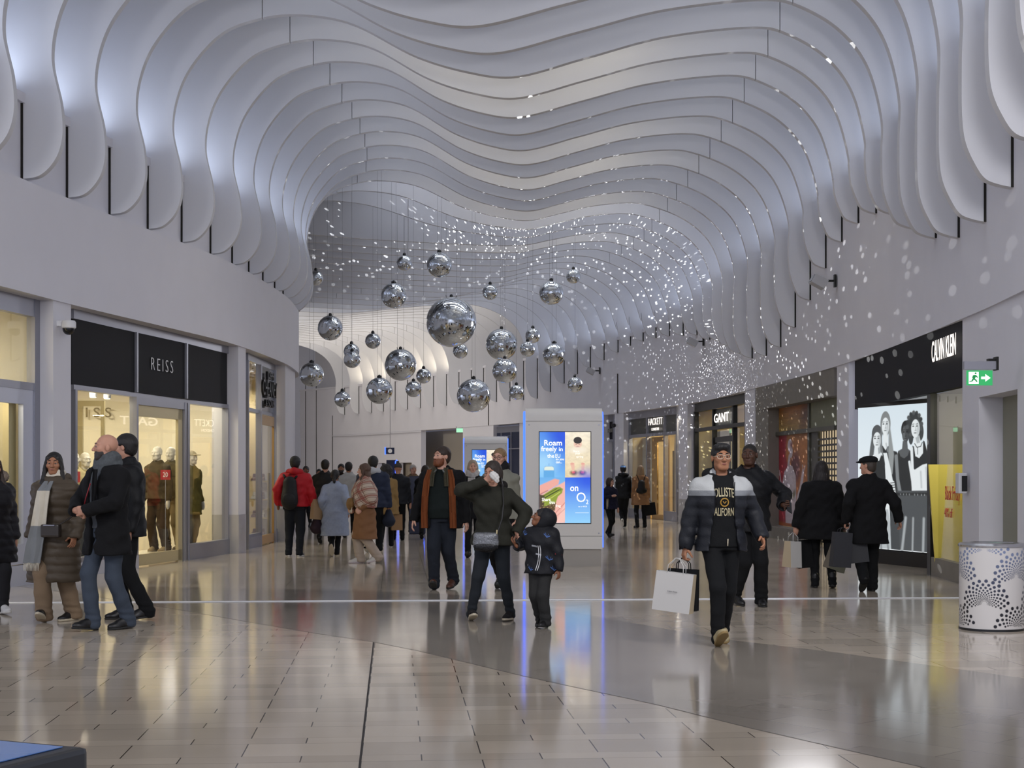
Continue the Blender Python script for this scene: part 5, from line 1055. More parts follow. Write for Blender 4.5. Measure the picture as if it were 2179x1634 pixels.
    def cap(s, col, kind):
        h, k, R = s.h, s.hs, s.hr; f = Field(s.hc-.2*k, s.hc+.22*k, .007); m = cloth('cap_'+col, col)
        if kind == 'flat':
            f.el(h((0,.005,.070)), np.array((.100,.128,.050))*k, R, 0); f.el(h((0,.03,.085)), np.array((.095,.10,.045))*k, R, .02); f.el(h((0,-.115,.045)), np.array((.075,.05,.014))*k, R, .015)
        elif kind == 'beanie': f.el(h((0,.018,.045)), np.array((.092,.112,.098))*k, R, 0); f.el(h((0,.03,.155)), np.array((.03,.03,.03))*k, R, .01); f.half(R@np.array((0,.15,-1)), h((0,0,.015)))
        else: f.el(h((0,.018,.045)), np.array((.088,.106,.085))*k, R, 0); f.half(R@np.array((0,0,-1)), h((0,0,.04))); f.el(h((0,-.12,.05)), np.array((.07,.07,.010))*k, R, .01)
        return f.mesh('cap', m, s.root)
    def hood(s, m, name='hood', grow=.035, down=True, back=0):
        h, k, q = s.h, s.hs, s.s; f = Field(s.nb-np.array((.28,.28,.2))*q, s.nb+np.array((.28,.30,.42))*q, .009)
        if down: f.rc(s.nb+np.array((-.10,.05,.0))*q, s.nb+np.array((0,.125,.015))*q, .05*q, .065*q, .03); f.rc(s.nb+np.array((.10,.05,.0))*q, s.nb+np.array((0,.125,.015))*q, .05*q, .065*q, .03); f.rc(s.nb+np.array((-.085,-.045,-.015))*q, s.nb+np.array((-.10,.06,.005))*q, .035*q, .05*q, .03); f.rc(s.nb+np.array((.085,-.045,-.015))*q, s.nb+np.array((.10,.06,.005))*q, .035*q, .05*q, .03)
        else:
            f.el(h((0,.02+back,.02)), np.array((.10+grow*.3,.115+grow*.4,.115+grow*.3))*k, s.hr, 0); f.el(h((0,.04,-.07)), np.array((.095,.09,.09))*k, s.hr, .04); f.el(h((0,-.12+back*.2,-.02)), np.array((.072+back*.9,.10+back*.7,.10+back*.4))*k, s.hr, .012, '-')
        return f.mesh(name, m, s.root)
    # ---- clothes
    def jacket(s, name, m, hem=.45, t=.03, flare=.02, sleeve=(.065,.055,.048), gap=None, quilt=0, collar=.03, cuff=.0, fold=.007, belly=0, res=None, vneck=None, low=None, arms=True, neck=.865, split=None):
        q, H = s.s, s.H; P = np.array([s.sho[0],s.sho[1],s.elb[0],s.elb[1],s.wri[0],s.wri[1]]); lo = np.minimum(P.min(0), (-.34,-.3,hem*H))-.12*q; hi = np.maximum(P.max(0), (.34,.34,.88*H))+.12*q; lo[2] = min(hem*H, P[:,2].min()-.06)-.03; hi[2] = max(.91*H, P[:,2].max()+.1)
        f = Field(lo, hi, res or s.res*.92); s.torso(f, t, hem, neck-.015, flare, 0, belly=belly)
        for i in (0,1): 
            f.rc(np.array((s.cx(.8*H),s.cy(.8*H)+.01,.822*H-.02*q)), s.sho[i]+np.array((0,0,-.022*q)), .055*q, (sleeve[0]+.002)*q, .045)
        if collar: f.rc(s.nb+np.array((-.03,0,-.02))*q, s.nb+np.array((.03,0,-.02))*q, (.055+collar)*q, (.055+collar)*q, .02); 
        if gap:
            X, Y, Z = f.grid((slice(None),)*3); g0, g1 = gap; wd = np.interp(Z, [hem*H, .70*H, .86*H], [g0*q, g1*q, (g1+.012)*q]); xc = s.side*(Z-s.hipz)
            d = np.maximum(np.abs(X-xc)-wd, Y-(s.cy(.7*H)-.035*q)); f.D = np.maximum(f.D, -d)
        if collar:
            f.half((0,0,1), (0,0,(neck+.012)*H)) if not arms else None
            X, Y, Z = f.grid((slice(None),)*3); c = np.sqrt((X-s.nb[0])**2+(Y-s.nb[1]+.012*q)**2)-(.058+max(collar-.022,0))*q; f.D = np.where((Z > .845*H)&(np.abs(X) < .2), np.maximum(f.D, -c), f.D); f.D = np.where((Z > (neck+.015)*H)&(np.abs(X-s.nb[0]) < .15*q)&(Y > -.15), np.maximum(f.D, Z-(neck+.015)*H), f.D)
        if arms:
            for i in (0,1):
                e, w = s.elb[i], s.wri[i]; d = (w-e)/np.linalg.norm(w-e); f.rc(s.sho[i]+np.array((0,0,-.024*q)), e, sleeve[0]*q, sleeve[1]*q, .028); f.rc(e, w+d*.0*q-d*cuff, sleeve[1]*q, sleeve[2]*q, .02)
                f.rc(w+d*(.045*q)-d*cuff, w+d*.075*q-d*cuff, .047*q, .05*q, .006, '-')
        if quilt:
            f.warp(lambda X,Y,Z: quilt*(np.abs(np.sin(PI*(Z+.03*X)/(.085*q)))**.7*-1+.5))
        if fold: 
            ph = hash(name+str(H))%7; f.warp(lambda X,Y,Z: fold*np.sin(21*X+17*Z+ph)*np.sin(26*Z-15*Y+ph*2)+fold*.7*np.sin(47*Z+22*X+ph)*np.cos(35*X+9*Y))
        f.half((0,0,-1), (0,0,hem*H)) if not (P[:,2].min() < hem*H+.05) else f.warp(lambda X,Y,Z: np.where((np.abs(X-s.cx(s.hipz)) < .19*q*s.w)&(Z < hem*H), .05, 0))
        o = f.mesh(name, m, s.root, 1); return o
    def top(s, name, m, hem=.50, t=.012, neck=.86, **k):
        k.setdefault('fold',.003); return s.jacket(name, m, hem, t, 0, collar=.012, neck=neck, arms=False, **k)
    def legs(s, name, m, thigh=.086, knee=.064, ank=.056, top=.56, break_=.0, fold=.004, low=.0, t=.004, res=None):
        q, H = s.s, s.H; P = np.array([s.hip[0],s.hip[1],s.knee[0],s.knee[1],s.ank[0],s.ank[1]]); lo = P.min(0)-.17*q; hi = P.max(0)+.17*q; lo[2] = .01; hi[2] = top*H+.03
        f = Field(lo, hi, res or s.res*.9); s.torso(f, t, .475, top, 0, 0); pc = s.w*.4+.6
        for i in (0,1):
            h_ = s.hip[i]+np.array((0,.005,-.02))*q; kn, an = s.knee[i], s.ank[i]; d = (an-kn)/np.linalg.norm(an-kn)
            f.rc(h_, kn, thigh*q*pc, knee*q*pc, .03); f.rc(kn, kn+(an-kn)*.5, knee*q*pc, (knee*.4+ank*.6)*q, .02); f.rc(kn+(an-kn)*.5, an+d*(.035+low)*q, (knee*.4+ank*.6)*q, ank*q, .02)
        ph = hash(name)%5; f.warp(lambda X,Y,Z: fold*np.sin(30*Z+12*X+ph)*np.sin(19*X+23*Y)+fold*1.3*np.exp(-((Z-.12*q)/.07)**2)*np.sin(95*Z+9*X))
        return f.mesh(name, m, s.root)
    def shoes(s, m, sole, kind='shoe', names=('shoe','sole')):
        q = s.s
        for i in (0,1):
            o, R = s.foot[i]; T = lambda p: o+R@(np.array(p)*q); a = s.ank[i]; lo = o-.2*q; hi = o+.22*q; lo[2] = max(lo[2],-.02); hi[2] = max(hi[2], a[2]+.1)
            f = Field(lo, hi, .0075 if s.det < .01 else .012); f.el(T((0,-.055,.03)), np.array((.046,.085,.036))*q, R, 0); f.el(T((0,.065,.04)), np.array((.040,.062,.05))*q, R, .03*q); f.rc(T((0,.055,.075)), T((0,-.03,.052)), .040*q, .034*q, .02*q); f.rc(T((0,.07,.05)), T((0,.075,.105 if kind != 'boot' else .17)), .042*q, .042*q if kind != 'boot' else .05*q, .02*q)
            f.half(R@np.array((0,0,-1)), T((0,0,.012))); up = f.mesh(names[0], m, s.root)
            f = Field(o-.19*q, o+.19*q, .0065 if s.det < .01 else .010)
            X, Y, Z = f.grid((slice(None),)*3); d_ = np.stack(np.broadcast_arrays(X-o[0],Y-o[1],Z-o[2]), -1)@R; u, v, w = d_[...,0]/q, d_[...,1]/q, d_[...,2]/q
            wd = np.interp(v, [-.14,-.06,.03,.13], [.040,.050,.041,.040]); e = (np.sqrt((u/wd)**2+((v-.0)/.142)**4)-1)*.045; hh = .026 if kind in ('sneaker','boot') else .018
            f.D = np.maximum(e, np.maximum(-w, w-hh)*1.0).astype(np.float32)*q; so = f.mesh(names[1], sole, s.root)
            if so and up: so.parent = up
    def scarf(s, m, thick=.045, name='scarf', tails=None):
        q = s.s; f = Field(s.nb-np.array((.2,.22,.16))*q, s.nb+np.array((.2,.2,.16))*q, .008)
        for j, (z, r, k) in enumerate(((-.02,.085,1),(.03,.078,1),(.065,.068,.8))):
            n = 14
            for i in range(n):
                a, b = 2*PI*i/n, 2*PI*(i+1)/n; P = lambda a: s.nb+np.array((r*math.cos(a), r*.95*math.sin(a)-.006, z+.018*math.sin(2*a+j)-.02*math.sin(a)*-1))*q; f.rc(P(a), P(b), thick*q*k*.75, thick*q*k*.75, .012)
        f.warp(lambda X,Y,Z: .004*np.sin(70*Z+30*X)*np.sin(40*X)); return f.mesh(name, m, s.root)
    def cloth_strip(s, name, pts, width, th, m, parent=None):
        """hanging band of cloth through points (body frame, metres at the person's own size)"""
        q = s.s; g = MB(); n = len(pts); vs = []
        ws = width if hasattr(width,'__len__') else [width]*n
        for (x,y,z), w in zip(pts, ws):
            for j in range(7):
                u = j/6-.5; vs.append((x*q+u*w*q, y*q+.016*math.sin(u*11+z*5)*q, z*q))
        for (x,y,z), w in zip(pts, ws):
            for j in range(7):
                u = j/6-.5; vs.append((x*q+u*w*q, y*q+.016*math.sin(u*11+z*5)*q+th*q, z*q))
        f = []; N = n*7
        for i in range(n-1):
            for j in range(6): f += [(i*7+j,i*7+j+1,(i+1)*7+j+1,(i+1)*7+j),(N+i*7+j,N+(i+1)*7+j,N+(i+1)*7+j+1,N+i*7+j+1)]
            f += [(i*7,(i+1)*7,N+(i+1)*7,N+i*7),(i*7+6,N+i*7+6,N+(i+1)*7+6,(i+1)*7+6)]
        f += [tuple(range(7))+tuple(range(N+6,N-1,-1)), tuple(range(N-7,N))[::-1]+tuple(range(2*N-7,2*N))]
        g.add(vs, f); return g.build(name, m, parent or s.root, smooth=True)
    def world(s, p): return s.root.matrix_basis @ Vector(tuple(float(x) for x in p))
def blob(name, prims, m, parent, res=.01, warp=None, loc=None):
    """small soft solid from a list of ('rc'|'el', args)"""
    P = []
    for p in prims:
        if p[0] == 'rc': P += [np.array(p[1])-max(p[3:5]), np.array(p[1])+max(p[3:5]), np.array(p[2])-max(p[3:5]), np.array(p[2])+max(p[3:5])]
        else: P += [np.array(p[1])-max(p[2]), np.array(p[1])+max(p[2])]
    P = np.array(P); f = Field(P.min(0)-.03, P.max(0)+.03, res)
    for p in prims: getattr(f, p[0])(*p[1:])
    if warp: f.warp(warp)
    return f.mesh(name, m, parent)
def shopping_bag(name, loc, w, d, h, rz, m, label, tilt=0, hand=.22, m_side=None, group=None, mark=None, hm=None, cat='bag'):
    """paper carrier: open box with gussets and two rope handles; loc is where the hand holds it"""
    b = empty(name, tuple(loc), label, cat, group, rz=rz); b.rotation_euler = (tilt[0] if hasattr(tilt,'__len__') else 0, tilt[1] if hasattr(tilt,'__len__') else tilt, rz)
    z1 = -hand; z0 = z1-h; g = MB(); t = .004
    A = [(-w/2,-d/2),(w/2,-d/2),(w/2,d/2),(-w/2,d/2)]; T = [(-w/2,-d*.32),(w/2,-d*.32),(w/2,d*.32),(-w/2,d*.32)]; I = [(x*.985,y*.95) for x,y in T]; J = [(x*.985,y*.97) for x,y in A]
    mid = [(-w/2+.02,0),(w/2-.02,0)]
    vs = [(x,y,z0) for x,y in A]+[(x,y,z1) for x,y in T]+[(x,y,z1) for x,y in I]+[(x,y,z0+.01) for x,y in J]
    g.add(vs, [(0,1,5,4),(2,3,7,6),(4,5,9,8),(5,6,10,9),(6,7,11,10),(7,4,8,11),(0,3,2,1),(8,9,13,12),(9,10,14,13),(10,11,15,14),(11,8,12,15),(12,13,14,15)], 0); g.add(vs, [(1,2,6,5),(3,0,4,7)], 1)
    g.build('carrier', [m, m_side or m], b)
    for s_ in (-1,1):
        g = MB(); g.tube([(-w*.22,s_*d*.3,z1-.02),(-w*.2,s_*d*.28,z1+hand*.45),(-w*.05,s_*.012,-.012),(w*.05,s_*.012,-.012),(w*.2,s_*d*.28,z1+hand*.45),(w*.22,s_*d*.3,z1-.02)], .0042, 6); g.build('handle', hm or m, b, smooth='all')
    if mark:
        tx, mw, mh, mz, mm = mark; text('lettering', tx, (-mw/2, -d*.47, z0+h*mz), (1,0,0), mw, mh, mm, b, .002, out=.004)
    return b
# ------------------------------------------------------------------ the crowd
from mathutils.bvhtree import BVHTree
def repaint(o, mats_, fn):
    """give faces of one garment its sewn panels: fn(centre x,y,z) -> material index"""
    me = o.data
    for m in mats_: me.materials.append(m)
    n = len(me.polygons); c = np.zeros(n*3); me.polygons.foreach_get('center', c); c = c.reshape(-1,3)
    me.polygons.foreach_set('material_index', np.asarray(fn(c[:,0],c[:,1],c[:,2]), np.int32))
def on_cloth(per, host, name, s, x0, x1, z0, z1, m, bold=.0, lift=.003, arch=0):
    """printed lettering lying on a garment's front"""
    o = text(name, s, (x0,0,z0), (1,0,0), x1-x0, z1-z0, m, None, .002, bold=bold); o.parent = host
    t = BVHTree.FromPolygons([v.co[:] for v in host.data.vertices], [p.vertices[:] for p in host.data.polygons])
    xm = (x0+x1)/2
    for v in o.data.vertices:
        v.co.z += arch*(1-((v.co.x-xm)/((x1-x0)/2))**2); h = t.ray_cast(Vector((v.co.x,-1,v.co.z)), Vector((0,1,0)))
        v.co.y = (h[0].y if h[0] else -.15)-lift-(.0015 if v.co.y < -.001 else 0)
    return o
K = cloth
BLK = K('black_wool','#101012'); BLK2 = K('black_shell','#0f1013', rough=.6); NAVY = K('navy_shell','#161c2c', rough=.7); DEN = K('dark_denim','#20242c'); DEN2 = K('blue_denim','#3b434f', noise=.3, nscale=5); BLKD = K('black_denim','#111214'); CHAR = K('charcoal','#222225')
LEA = mat('black_leather','#141314',.4); RUB = mat('black_rubber','#1a1a1a',.7); CRM = mat('cream_rubber','#b9ae98',.6); WHR = mat('white_rubber','#c4c2bd',.5); BRL = mat('brown_leather','#4a2a1c',.45)
WALK = [(-.09,-.20,4,.3,0),(.09,.22,-4,-.5,0)]; WALK2 = [(-.09,.22,4,-.5,0),(.09,-.20,-4,.3,0)]; STAND = [(-.10,0,8,0,0),(.10,.03,-8,0,0)]
# --- woman in the long quilted coat
p = Person(116, 1322, 1.70, -12, 'woman with long black hair in a long brown quilted coat and cream scarf', True, 1.12, 'tan', [(-.02,-.24,12,.42,0),(.10,.10,-18,0,0)], [(-.25,-.02,.90),(.25,-.04,.90)], [(-.25,1,0),(.25,1,0)], (18,2,0), det=.0055)
p.brows('#1a1210'); p.lips('#8a5148'); p.hair('#14100f','long',.010)
m = K('brown_puffer','#4a4034', rough=.5, bump=.1); o = p.jacket('coat', m, .235, .055, .05, (.085,.082,.070), quilt=.013, collar=.05, fold=.004, neck=.87)
p.hood(m, 'hood', down=True); p.legs('trousers', K('tan_wool','#7d6a55'), .09,.085,.088, break_=.02, low=.0); p.shoes(LEA, CRM, 'sneaker')
p.scarf(K('cream_scarf','#cbc4b4'), .045)
q = p.cloth_strip('scarf_tail', [(.0,-.13,1.46),(-.01,-.22,1.36),(-.02,-.245,1.2),(-.04,-.255,1.0),(-.08,-.265,.80),(-.11,-.275,.62)], [.11,.15,.16,.17,.18,.18], .012, K('cream_scarf','#cbc4b4'))
repaint(q, [K('grey_scarf','#7d8082')], lambda x,y,z: (z < .93)|(z > 1.29)); g = MB()
for i in range(12): x = -.165+i*.0145-.05*0; g.tube([(x-.02,-.262,.605),(x-.025,-.268,.56),(x-.028,-.265,.525)], [.005,.004,.002], 5)
g.build('fringe', K('cream_scarf','#cbc4b4'), q)
b = empty('crossbody_bag', tuple(p.world((.10,-.245,.93))), 'small dark crossbody bag on the front of the brown quilted coat', 'bag', rz=math.radians(-12)); g = MB(); g.box((-.10,-.045,-.07),(.10,.03,.06)); g.build('pouch', mat('dark_brown_leather','#2e261f',.45), b, bevel=.02)
g = MB(); g.tube([(.09,-.0,.06),(.16,.04,.11),(.2,.1,.16)], .009, 6); g.build('strap', mat('dark_brown_leather','#2e261f',.45), b); g = MB(); g.tube([(-.06,-.05,.05),(.06,-.05,.05)], .006, 6); g.build('zip', M_alu, b)
# --- bald man with scarf
p = Person(228, 1340, 1.865, -38, 'bald bearded man in a black coat and grey scarf with clasped hands', False, 1.12, 'light', [(-.05,-.20,0,.12,0),(.06,.11,-5,-.05,0)], [(-.075,-.285,1.075),(.085,-.285,1.075)], [(-1,.35,-.4),(1,.35,-.4)], (-34,3,0), det=.0052, handdir=[(1,-.22,.04),(-1,-.25,-.12)], palm=[(.2,.9,.1),(-.2,.9,.1)], curl=(.75,.65))
p.brows('#2c221e'); p.lips('#7d5148'); p.beard('#2b2522', .006)
p.jacket('coat', BLK, .385, .036, .035, (.078,.070,.060), gap=(.03,.055), collar=.035); p.top('cardigan', K('grey_knit','#4d5156', bscale=160), .52, .016); p.legs('jeans', DEN2, .088,.068,.066); p.shoes(LEA, RUB); p.scarf(K('grey_scarf_wool','#4e5255', nscale=40, noise=.4), .062)
p.cloth_strip('lapel', [(.075,-.19,1.44),(.08,-.205,1.3),(.07,-.21,1.1)], [.05,.06,.05], .012, BLK); p.tube('red_cord', [(-.01,-.185,1.40),(-.06,-.20,1.26),(-.11,-.19,1.16)], .006, mat('red_cord','#8a1f28',.6))
# --- man behind him
p = Person(270, 1318, 1.885, -62, 'dark haired man in a black jacket walking behind the bald man', False, 1.1, 'light', [(-.10,-.05,4,.0,0),(.10,.10,-4,-.1,0)], (None,None), (None,None), (-40,0,0), det=.0075, face=False)
p.hair('#15110f','short',.016); p.jacket('jacket', BLK2, .45, .042, .02, (.08,.074,.062), collar=.035); p.legs('jeans', BLKD, .092,.07,.066); p.shoes(LEA, RUB)
# --- cropped woman at the left edge
p = Person(-16, 1306, 1.66, 38, 'woman at the left edge in a black padded coat with fur trimmed hood', True, 1.1, 'light', [(-.08,.2,0,-.4,0),(.08,-.18,0,.1,0)], det=.0075)
p.hair('#2a1d16','long'); m = K('black_padded','#17161a', rough=.55); p.jacket('coat', m, .33, .05, .05, (.085,.08,.07), quilt=.010, collar=.03); h_ = p.hood(m); fu = blob('fur_trim', [('rc',p.nb+np.array((.11,-.02,.05)),p.nb+np.array((.15,.12,.05)),.055,.065,.02),('rc',p.nb+np.array((.15,.12,.05)),p.nb+np.array((0,.2,.05)),.065,.065,.02),('rc',p.nb+np.array((-.11,-.02,.05)),p.nb+np.array((0,.2,.05)),.055,.065,.02)], K('grey_brown_fur','#7d7065', bump=1, bscale=60, noise=.4, nscale=40), p.root, .008, lambda X,Y,Z: .012*np.sin(140*X+60*Z)*np.sin(150*Y)*np.sin(130*Z)); fu.parent = h_
p.legs('trousers', CHAR, .085,.07,.065); p.shoes(mat('white_leather','#c9c7c4',.5), WHR, 'sneaker')
# --- ginger man laughing
p = Person(941, 1254, 1.83, -10, 'laughing man with a ginger beard in a black jacket with rust brown facing', False, 1.30, 'pale', [(-.06,-.22,8,.4,0),(.09,.14,-8,-.2,0)], [(-.36,-.06,.80),(.30,.02,.84)], None or [(-.25,1,0),(.25,1,0)], (-42,6,0), det=.006, curl=(.4,.4))
p.brows('#6a3d24'); p.lips('#9a5a50',1,1); p.hair('#2e2119','short',.012); p.beard('#6b3a20', .012)
RUST = K('rust_suede','#7a4324'); j = p.jacket('jacket', BLK, .43, .038, .03, (.085,.078,.066), gap=(.115,.115), collar=.02); p.top('shirt', K('bottle_black','#151c1b'), .50, .018, belly=.06)
for e in (-1,1): p.cloth_strip('facing', [(e*.125,-.155,1.475),(e*.150,-.185,1.36),(e*.170,-.20,1.15),(e*.178,-.20,.95),(e*.180,-.185,.76)], [.06,.085,.085,.08,.08], .02, RUST); p.cloth_strip('scarf_tail', [(e*.072,-.125,1.50),(e*.085,-.19,1.40),(e*.095,-.205,1.27)], .06, .012, K('olive_tweed','#4a4638', noise=.4, nscale=60)); p.cloth_strip('collar_tip', [(e*.04,-.155,1.475),(e*.06,-.185,1.44)], .02, .006, K('pale_grey_collar','#8f9290'))
p.legs('jeans', DEN, .094,.075,.07); p.shoes(BRL, RUB, 'boot')
# --- woman with the white scarf behind him
p = Person(1006, 1186, 1.72, 5, 'grey haired woman in a black coat and pale striped scarf behind the laughing man', True, 1.15, 'pale', WALK, det=.008, res=.015)
p.brows('#6d5a4c'); p.lips('#9a6258'); p.hair('#8f8272','bob',.012); p.jacket('coat', BLK, .40, .04, .04, collar=.03); p.legs('trousers', BLKD, .085,.06,.055); p.shoes(LEA, RUB, 'boot'); p.scarf(K('pale_scarf','#a9a5a2', noise=.3, nscale=30), .06); p.cloth_strip('scarf_tail', [(-.03,-.17,1.44),(-.04,-.20,1.3),(-.05,-.21,1.15)], .13, .012, K('pale_scarf','#a9a5a2', noise=.3, nscale=30))
# --- person with glasses in the stone jacket
p = Person(1064, 1254, 1.81, -22, 'fair haired person with dark rimmed glasses in a stone grey jacket', True, 1.22, 'pale', WALK2, det=.0065)
p.brows('#7d6142'); p.lips('#9a6a5c'); p.hair('#7d6446','pony',.006); p.glasses('#3a2a22'); p.jacket('jacket', K('stone_jacket','#7d7c70', rough=.8), .50, .04, .02, collar=.03); p.scarf(K('black_scarf','#1a1a1c'), .05); p.legs('trousers', BLK, .09,.07,.066); p.shoes(LEA, RUB, 'boot')
p.jacket('lower_coat', BLK, .36, .028, .04, gap=None, arms=False, neck=.66, collar=0)
# --- woman wiping her face, holding the child's hand
p = Person(1049, 1320, 1.61, -8, 'woman in a dark olive jacket wiping her face with a tissue and holding the child by the hand', True, 1.18, 'light', [(-.20,-.16,18,.30,0),(.17,.0,-10,.05,0)], [(-.075,-.235,1.535),(.285,-.10,.985)], [(-1,-.35,-.25),(1,.6,0)], (-22,-10,0), det=.0055, handdir=[(.9,-.05,.45),(.18,-.15,-1)], palm=[(.1,.95,-.1),(-.4,-.2,-.2)], curl=(.7,.55))
p.root['label'] = 'woman in an olive jacket wiping her face and holding the child by the hand'
p.brows('#3a2a20'); p.lips('#94584e'); p.hair('#2a211b','bob',.012); OLV = K('dark_olive','#26261f', rough=.8); j = p.jacket('jacket', OLV, .475, .038, .03, (.078,.072,.062), collar=.028); p.legs('jeans', K('slate_denim','#22262b'), .092,.066,.052); p.shoes(K('black_canvas','#1c1a1b'), CRM, 'sneaker')
h_ = p.hood(K('black_fur','#1c1918', bump=1, bscale=60)); fr = p.hd[0]; c = p.wri[0]+fr*.10; t_ = empty('tissue', tuple(p.world(c+np.array((.035,-.045,.01)))), 'crumpled white tissue held against the woman\'s face', 'tissue')
blob('sheet', [('el',(0,0,0),(.045,.03,.04),None,.01),('el',(.025,-.005,-.035),(.025,.022,.035),None,.02),('el',(-.02,0,.025),(.03,.02,.025),None,.02)], K('white_tissue','#c9c7c4'), t_, .006, lambda X,Y,Z: .004*np.sin(160*X)*np.sin(150*Z))
b = empty('shoulder_bag', tuple(p.world((-.035,-.245,.82))), 'silver and black sequinned bag on a strap across the olive jacket', 'bag', rz=math.radians(-8))
SEQ = mat('silver_sequins','#77797d',.3,.6, noise=.8, nscale=55, bump=.6, bscale=90)
blob('pouch', [('el',(0,0,-.02),(.135,.045,.085),None,0),('rc',(-.09,0,.05),(.09,0,.05),.035,.035,.04)], SEQ, b, .008); blob('lower_panel', [('el',(0,-.002,-.055),(.128,.048,.062),None,0)], mat('black_sequins','#1e1e20',.3,.4, noise=.9, nscale=60, bump=.6), b, .008)
g = MB(); g.tube([(.11,.0,.05),(.16,.03,.22),(.17,.06,.36),(.15,.14,.55),(.12,.22,.63)], .008, 6); g.build('strap', LEA, b); g = MB(); g.tube([(.11,-.01,.06),(.115,-.01,.11)], .008, 6); g.build('buckle', M_gold, b)
# --- the child
KJ = K('black_printed','#131419', rough=.6); p = Person(1151, 1335, 1.15, -22, 'small child in a black printed hooded jacket looking up', False, 1.12, 'brown', [(-.06,.10,4,-.25,0),(.09,-.14,-4,.15,0)], [(-.335,-.12,1.205),(.30,-.05,.86)], [(-.6,.8,-.6),(1,.6,0)], (-62,22,0), det=.005, res=.011, handdir=[(-.6,-.1,.6),None], curl=(.6,.5))
p.brows('#17100d'); p.lips('#7a4a40'); p.hair('#120e0d','short',.012); j = p.jacket('jacket', KJ, .455, .055, .03, (.088,.084,.074), collar=.05, fold=.006, res=.011); p.hood(KJ, 'hood', .05, False, .045); p.legs('trousers', K('grey_school','#2a2a2a'), .10,.085,.082, res=.011); p.shoes(LEA, RUB, 'boot')
rnd = random.Random(4); t = BVHTree.FromPolygons([v.co[:] for v in j.data.vertices], [q.vertices[:] for q in j.data.polygons]); G_ = {}
for n_, col in (('blue_print','#3f5f9a'),('white_print','#8d9096'),('red_print','#6a1a22')): G_[n_] = (MB(), mat(n_, col, .7))
for i, (x, z) in enumerate([(-.13,.90),(.10,.88),(-.12,.62),(.12,.66),(.02,.72),(-.02,.80),(.2,.72),(-.22,.74),(.16,.56),(-.06,.56)]):
    n_ = ('blue_print','blue_print','white_print','blue_print','white_print','white_print','red_print','white_print','blue_print','blue_print')[i]; gm = G_[n_][0]
    for k in range(5 if n_ == 'blue_print' else 1):
        if n_ == 'blue_print': a = -1.9+k*.5; s0 = (x,z); s1 = (x+.035*math.cos(a+PI/2+1), z+.045*abs(math.sin(a+PI/2+.6))); w_ = .0045
        else: s0 = (x-.028,z); s1 = (x+.028,z-.01); w_ = .008
        P_ = []
        for u in (0,1):
            for v_ in (-1,1):
                X_, Z_ = (s0,s1)[u][0], (s0,s1)[u][1]+v_*w_; hh = t.ray_cast(Vector((X_,-1,Z_)), Vector((0,1,0)))
                P_.append((X_, (hh[0].y if hh[0] else -.14)-.004, Z_))
        gm.quad(P_[0],P_[2],P_[3],P_[1])
for n_, (gm, m) in G_.items():
    if gm.f: gm.build(n_, m, j)
g = MB(); pts = []
for e in (-.008,.012):
    P_ = []
    for z in np.linspace(.80,.56,8): hh = t.ray_cast(Vector((e+.0,-1,z)), Vector((0,1,0))); P_.append((e+.03*math.sin((z-.56)*9), (hh[0].y if hh[0] else -.14)-.003, z))
    g.tube(P_, .0035, 5)
g.build('zip', M_white, j)
# --- young man with the college hoodie
p = Person(1534, 1372, 1.745, 4, 'young man in clear glasses and black lettered hoodie carrying white paper bags', False, 1.08, 'tan', [(-.045,-.24,6,.55,0),(.065,.20,-6,-.25,0)], [(-.315,.02,.835),(.335,-.10,.955)], [(-.25,1,0),(.25,1,0)], (4,4,0), det=.005, curl=(.9,.55))
p.brows('#14100e',1.1); p.lips('#8a5048',.8); p.hair('#100e0e','quiff',.009); p.glasses('#b9b4a4')
j = p.jacket('jacket', BLK, .47, .042, .02, (.084,.078,.064), gap=(.13,.082), collar=.03, quilt=.006, fold=.005); zz = .752*p.H

def banded(name, base, bands):
    """cloth sewn from horizontal panels: colour changes at fixed heights of the garment"""
    m = K(name, base, rough=.55); nt = m.node_tree; b = nt.nodes['Principled BSDF']; tc = nt.nodes.new('ShaderNodeTexCoord'); sp = nt.nodes.new('ShaderNodeSeparateXYZ'); nt.links.new(tc.outputs['Object'], sp.inputs[0])
    prev = b.inputs['Base Color'].links[0].from_socket
    for z, x0, col in bands:
        g1 = nt.nodes.new('ShaderNodeMath'); g1.operation = 'GREATER_THAN'; g1.inputs[1].default_value = z; nt.links.new(sp.outputs[2], g1.inputs[0])
        ab = nt.nodes.new('ShaderNodeMath'); ab.operation = 'ABSOLUTE'; nt.links.new(sp.outputs[0], ab.inputs[0]); g2 = nt.nodes.new('ShaderNodeMath'); g2.operation = 'GREATER_THAN'; g2.inputs[1].default_value = x0; nt.links.new(ab.outputs[0], g2.inputs[0])
        mu = nt.nodes.new('ShaderNodeMath'); mu.operation = 'MULTIPLY'; nt.links.new(g1.outputs[0], mu.inputs[0]); nt.links.new(g2.outputs[0], mu.inputs[1])
        x = nt.nodes.new('ShaderNodeMix'); x.data_type = 'RGBA'; nt.links.new(mu.outputs[0], x.inputs[0]); nt.links.new(prev, x.inputs[6]); x.inputs[7].default_value = (*srgb(col),1); prev = x.outputs[2]
    nt.links.new(prev, b.inputs['Base Color']); return m
j.data.materials[0] = banded('yoked_puffer', '#1b1d23', ((zz-.010,.05,'#7b7e82'),(zz+.035,.085,'#aeb0b0')))
hd = p.top('hoodie', BLKD, .49, .022); p.hood(BLKD); LT = mat('cream_print','#b9ae8c',.7)
for s_, x0, x1, z0, z1, ar in (('HOLLISTER',-.125,.115,1.275,1.355,.02),('CALIFORNIA',-.115,.125,1.135,1.205,-.008)): on_cloth(p, hd, 'print_lettering', s_, x0, x1, z0, z1, LT, .012, .004, ar)
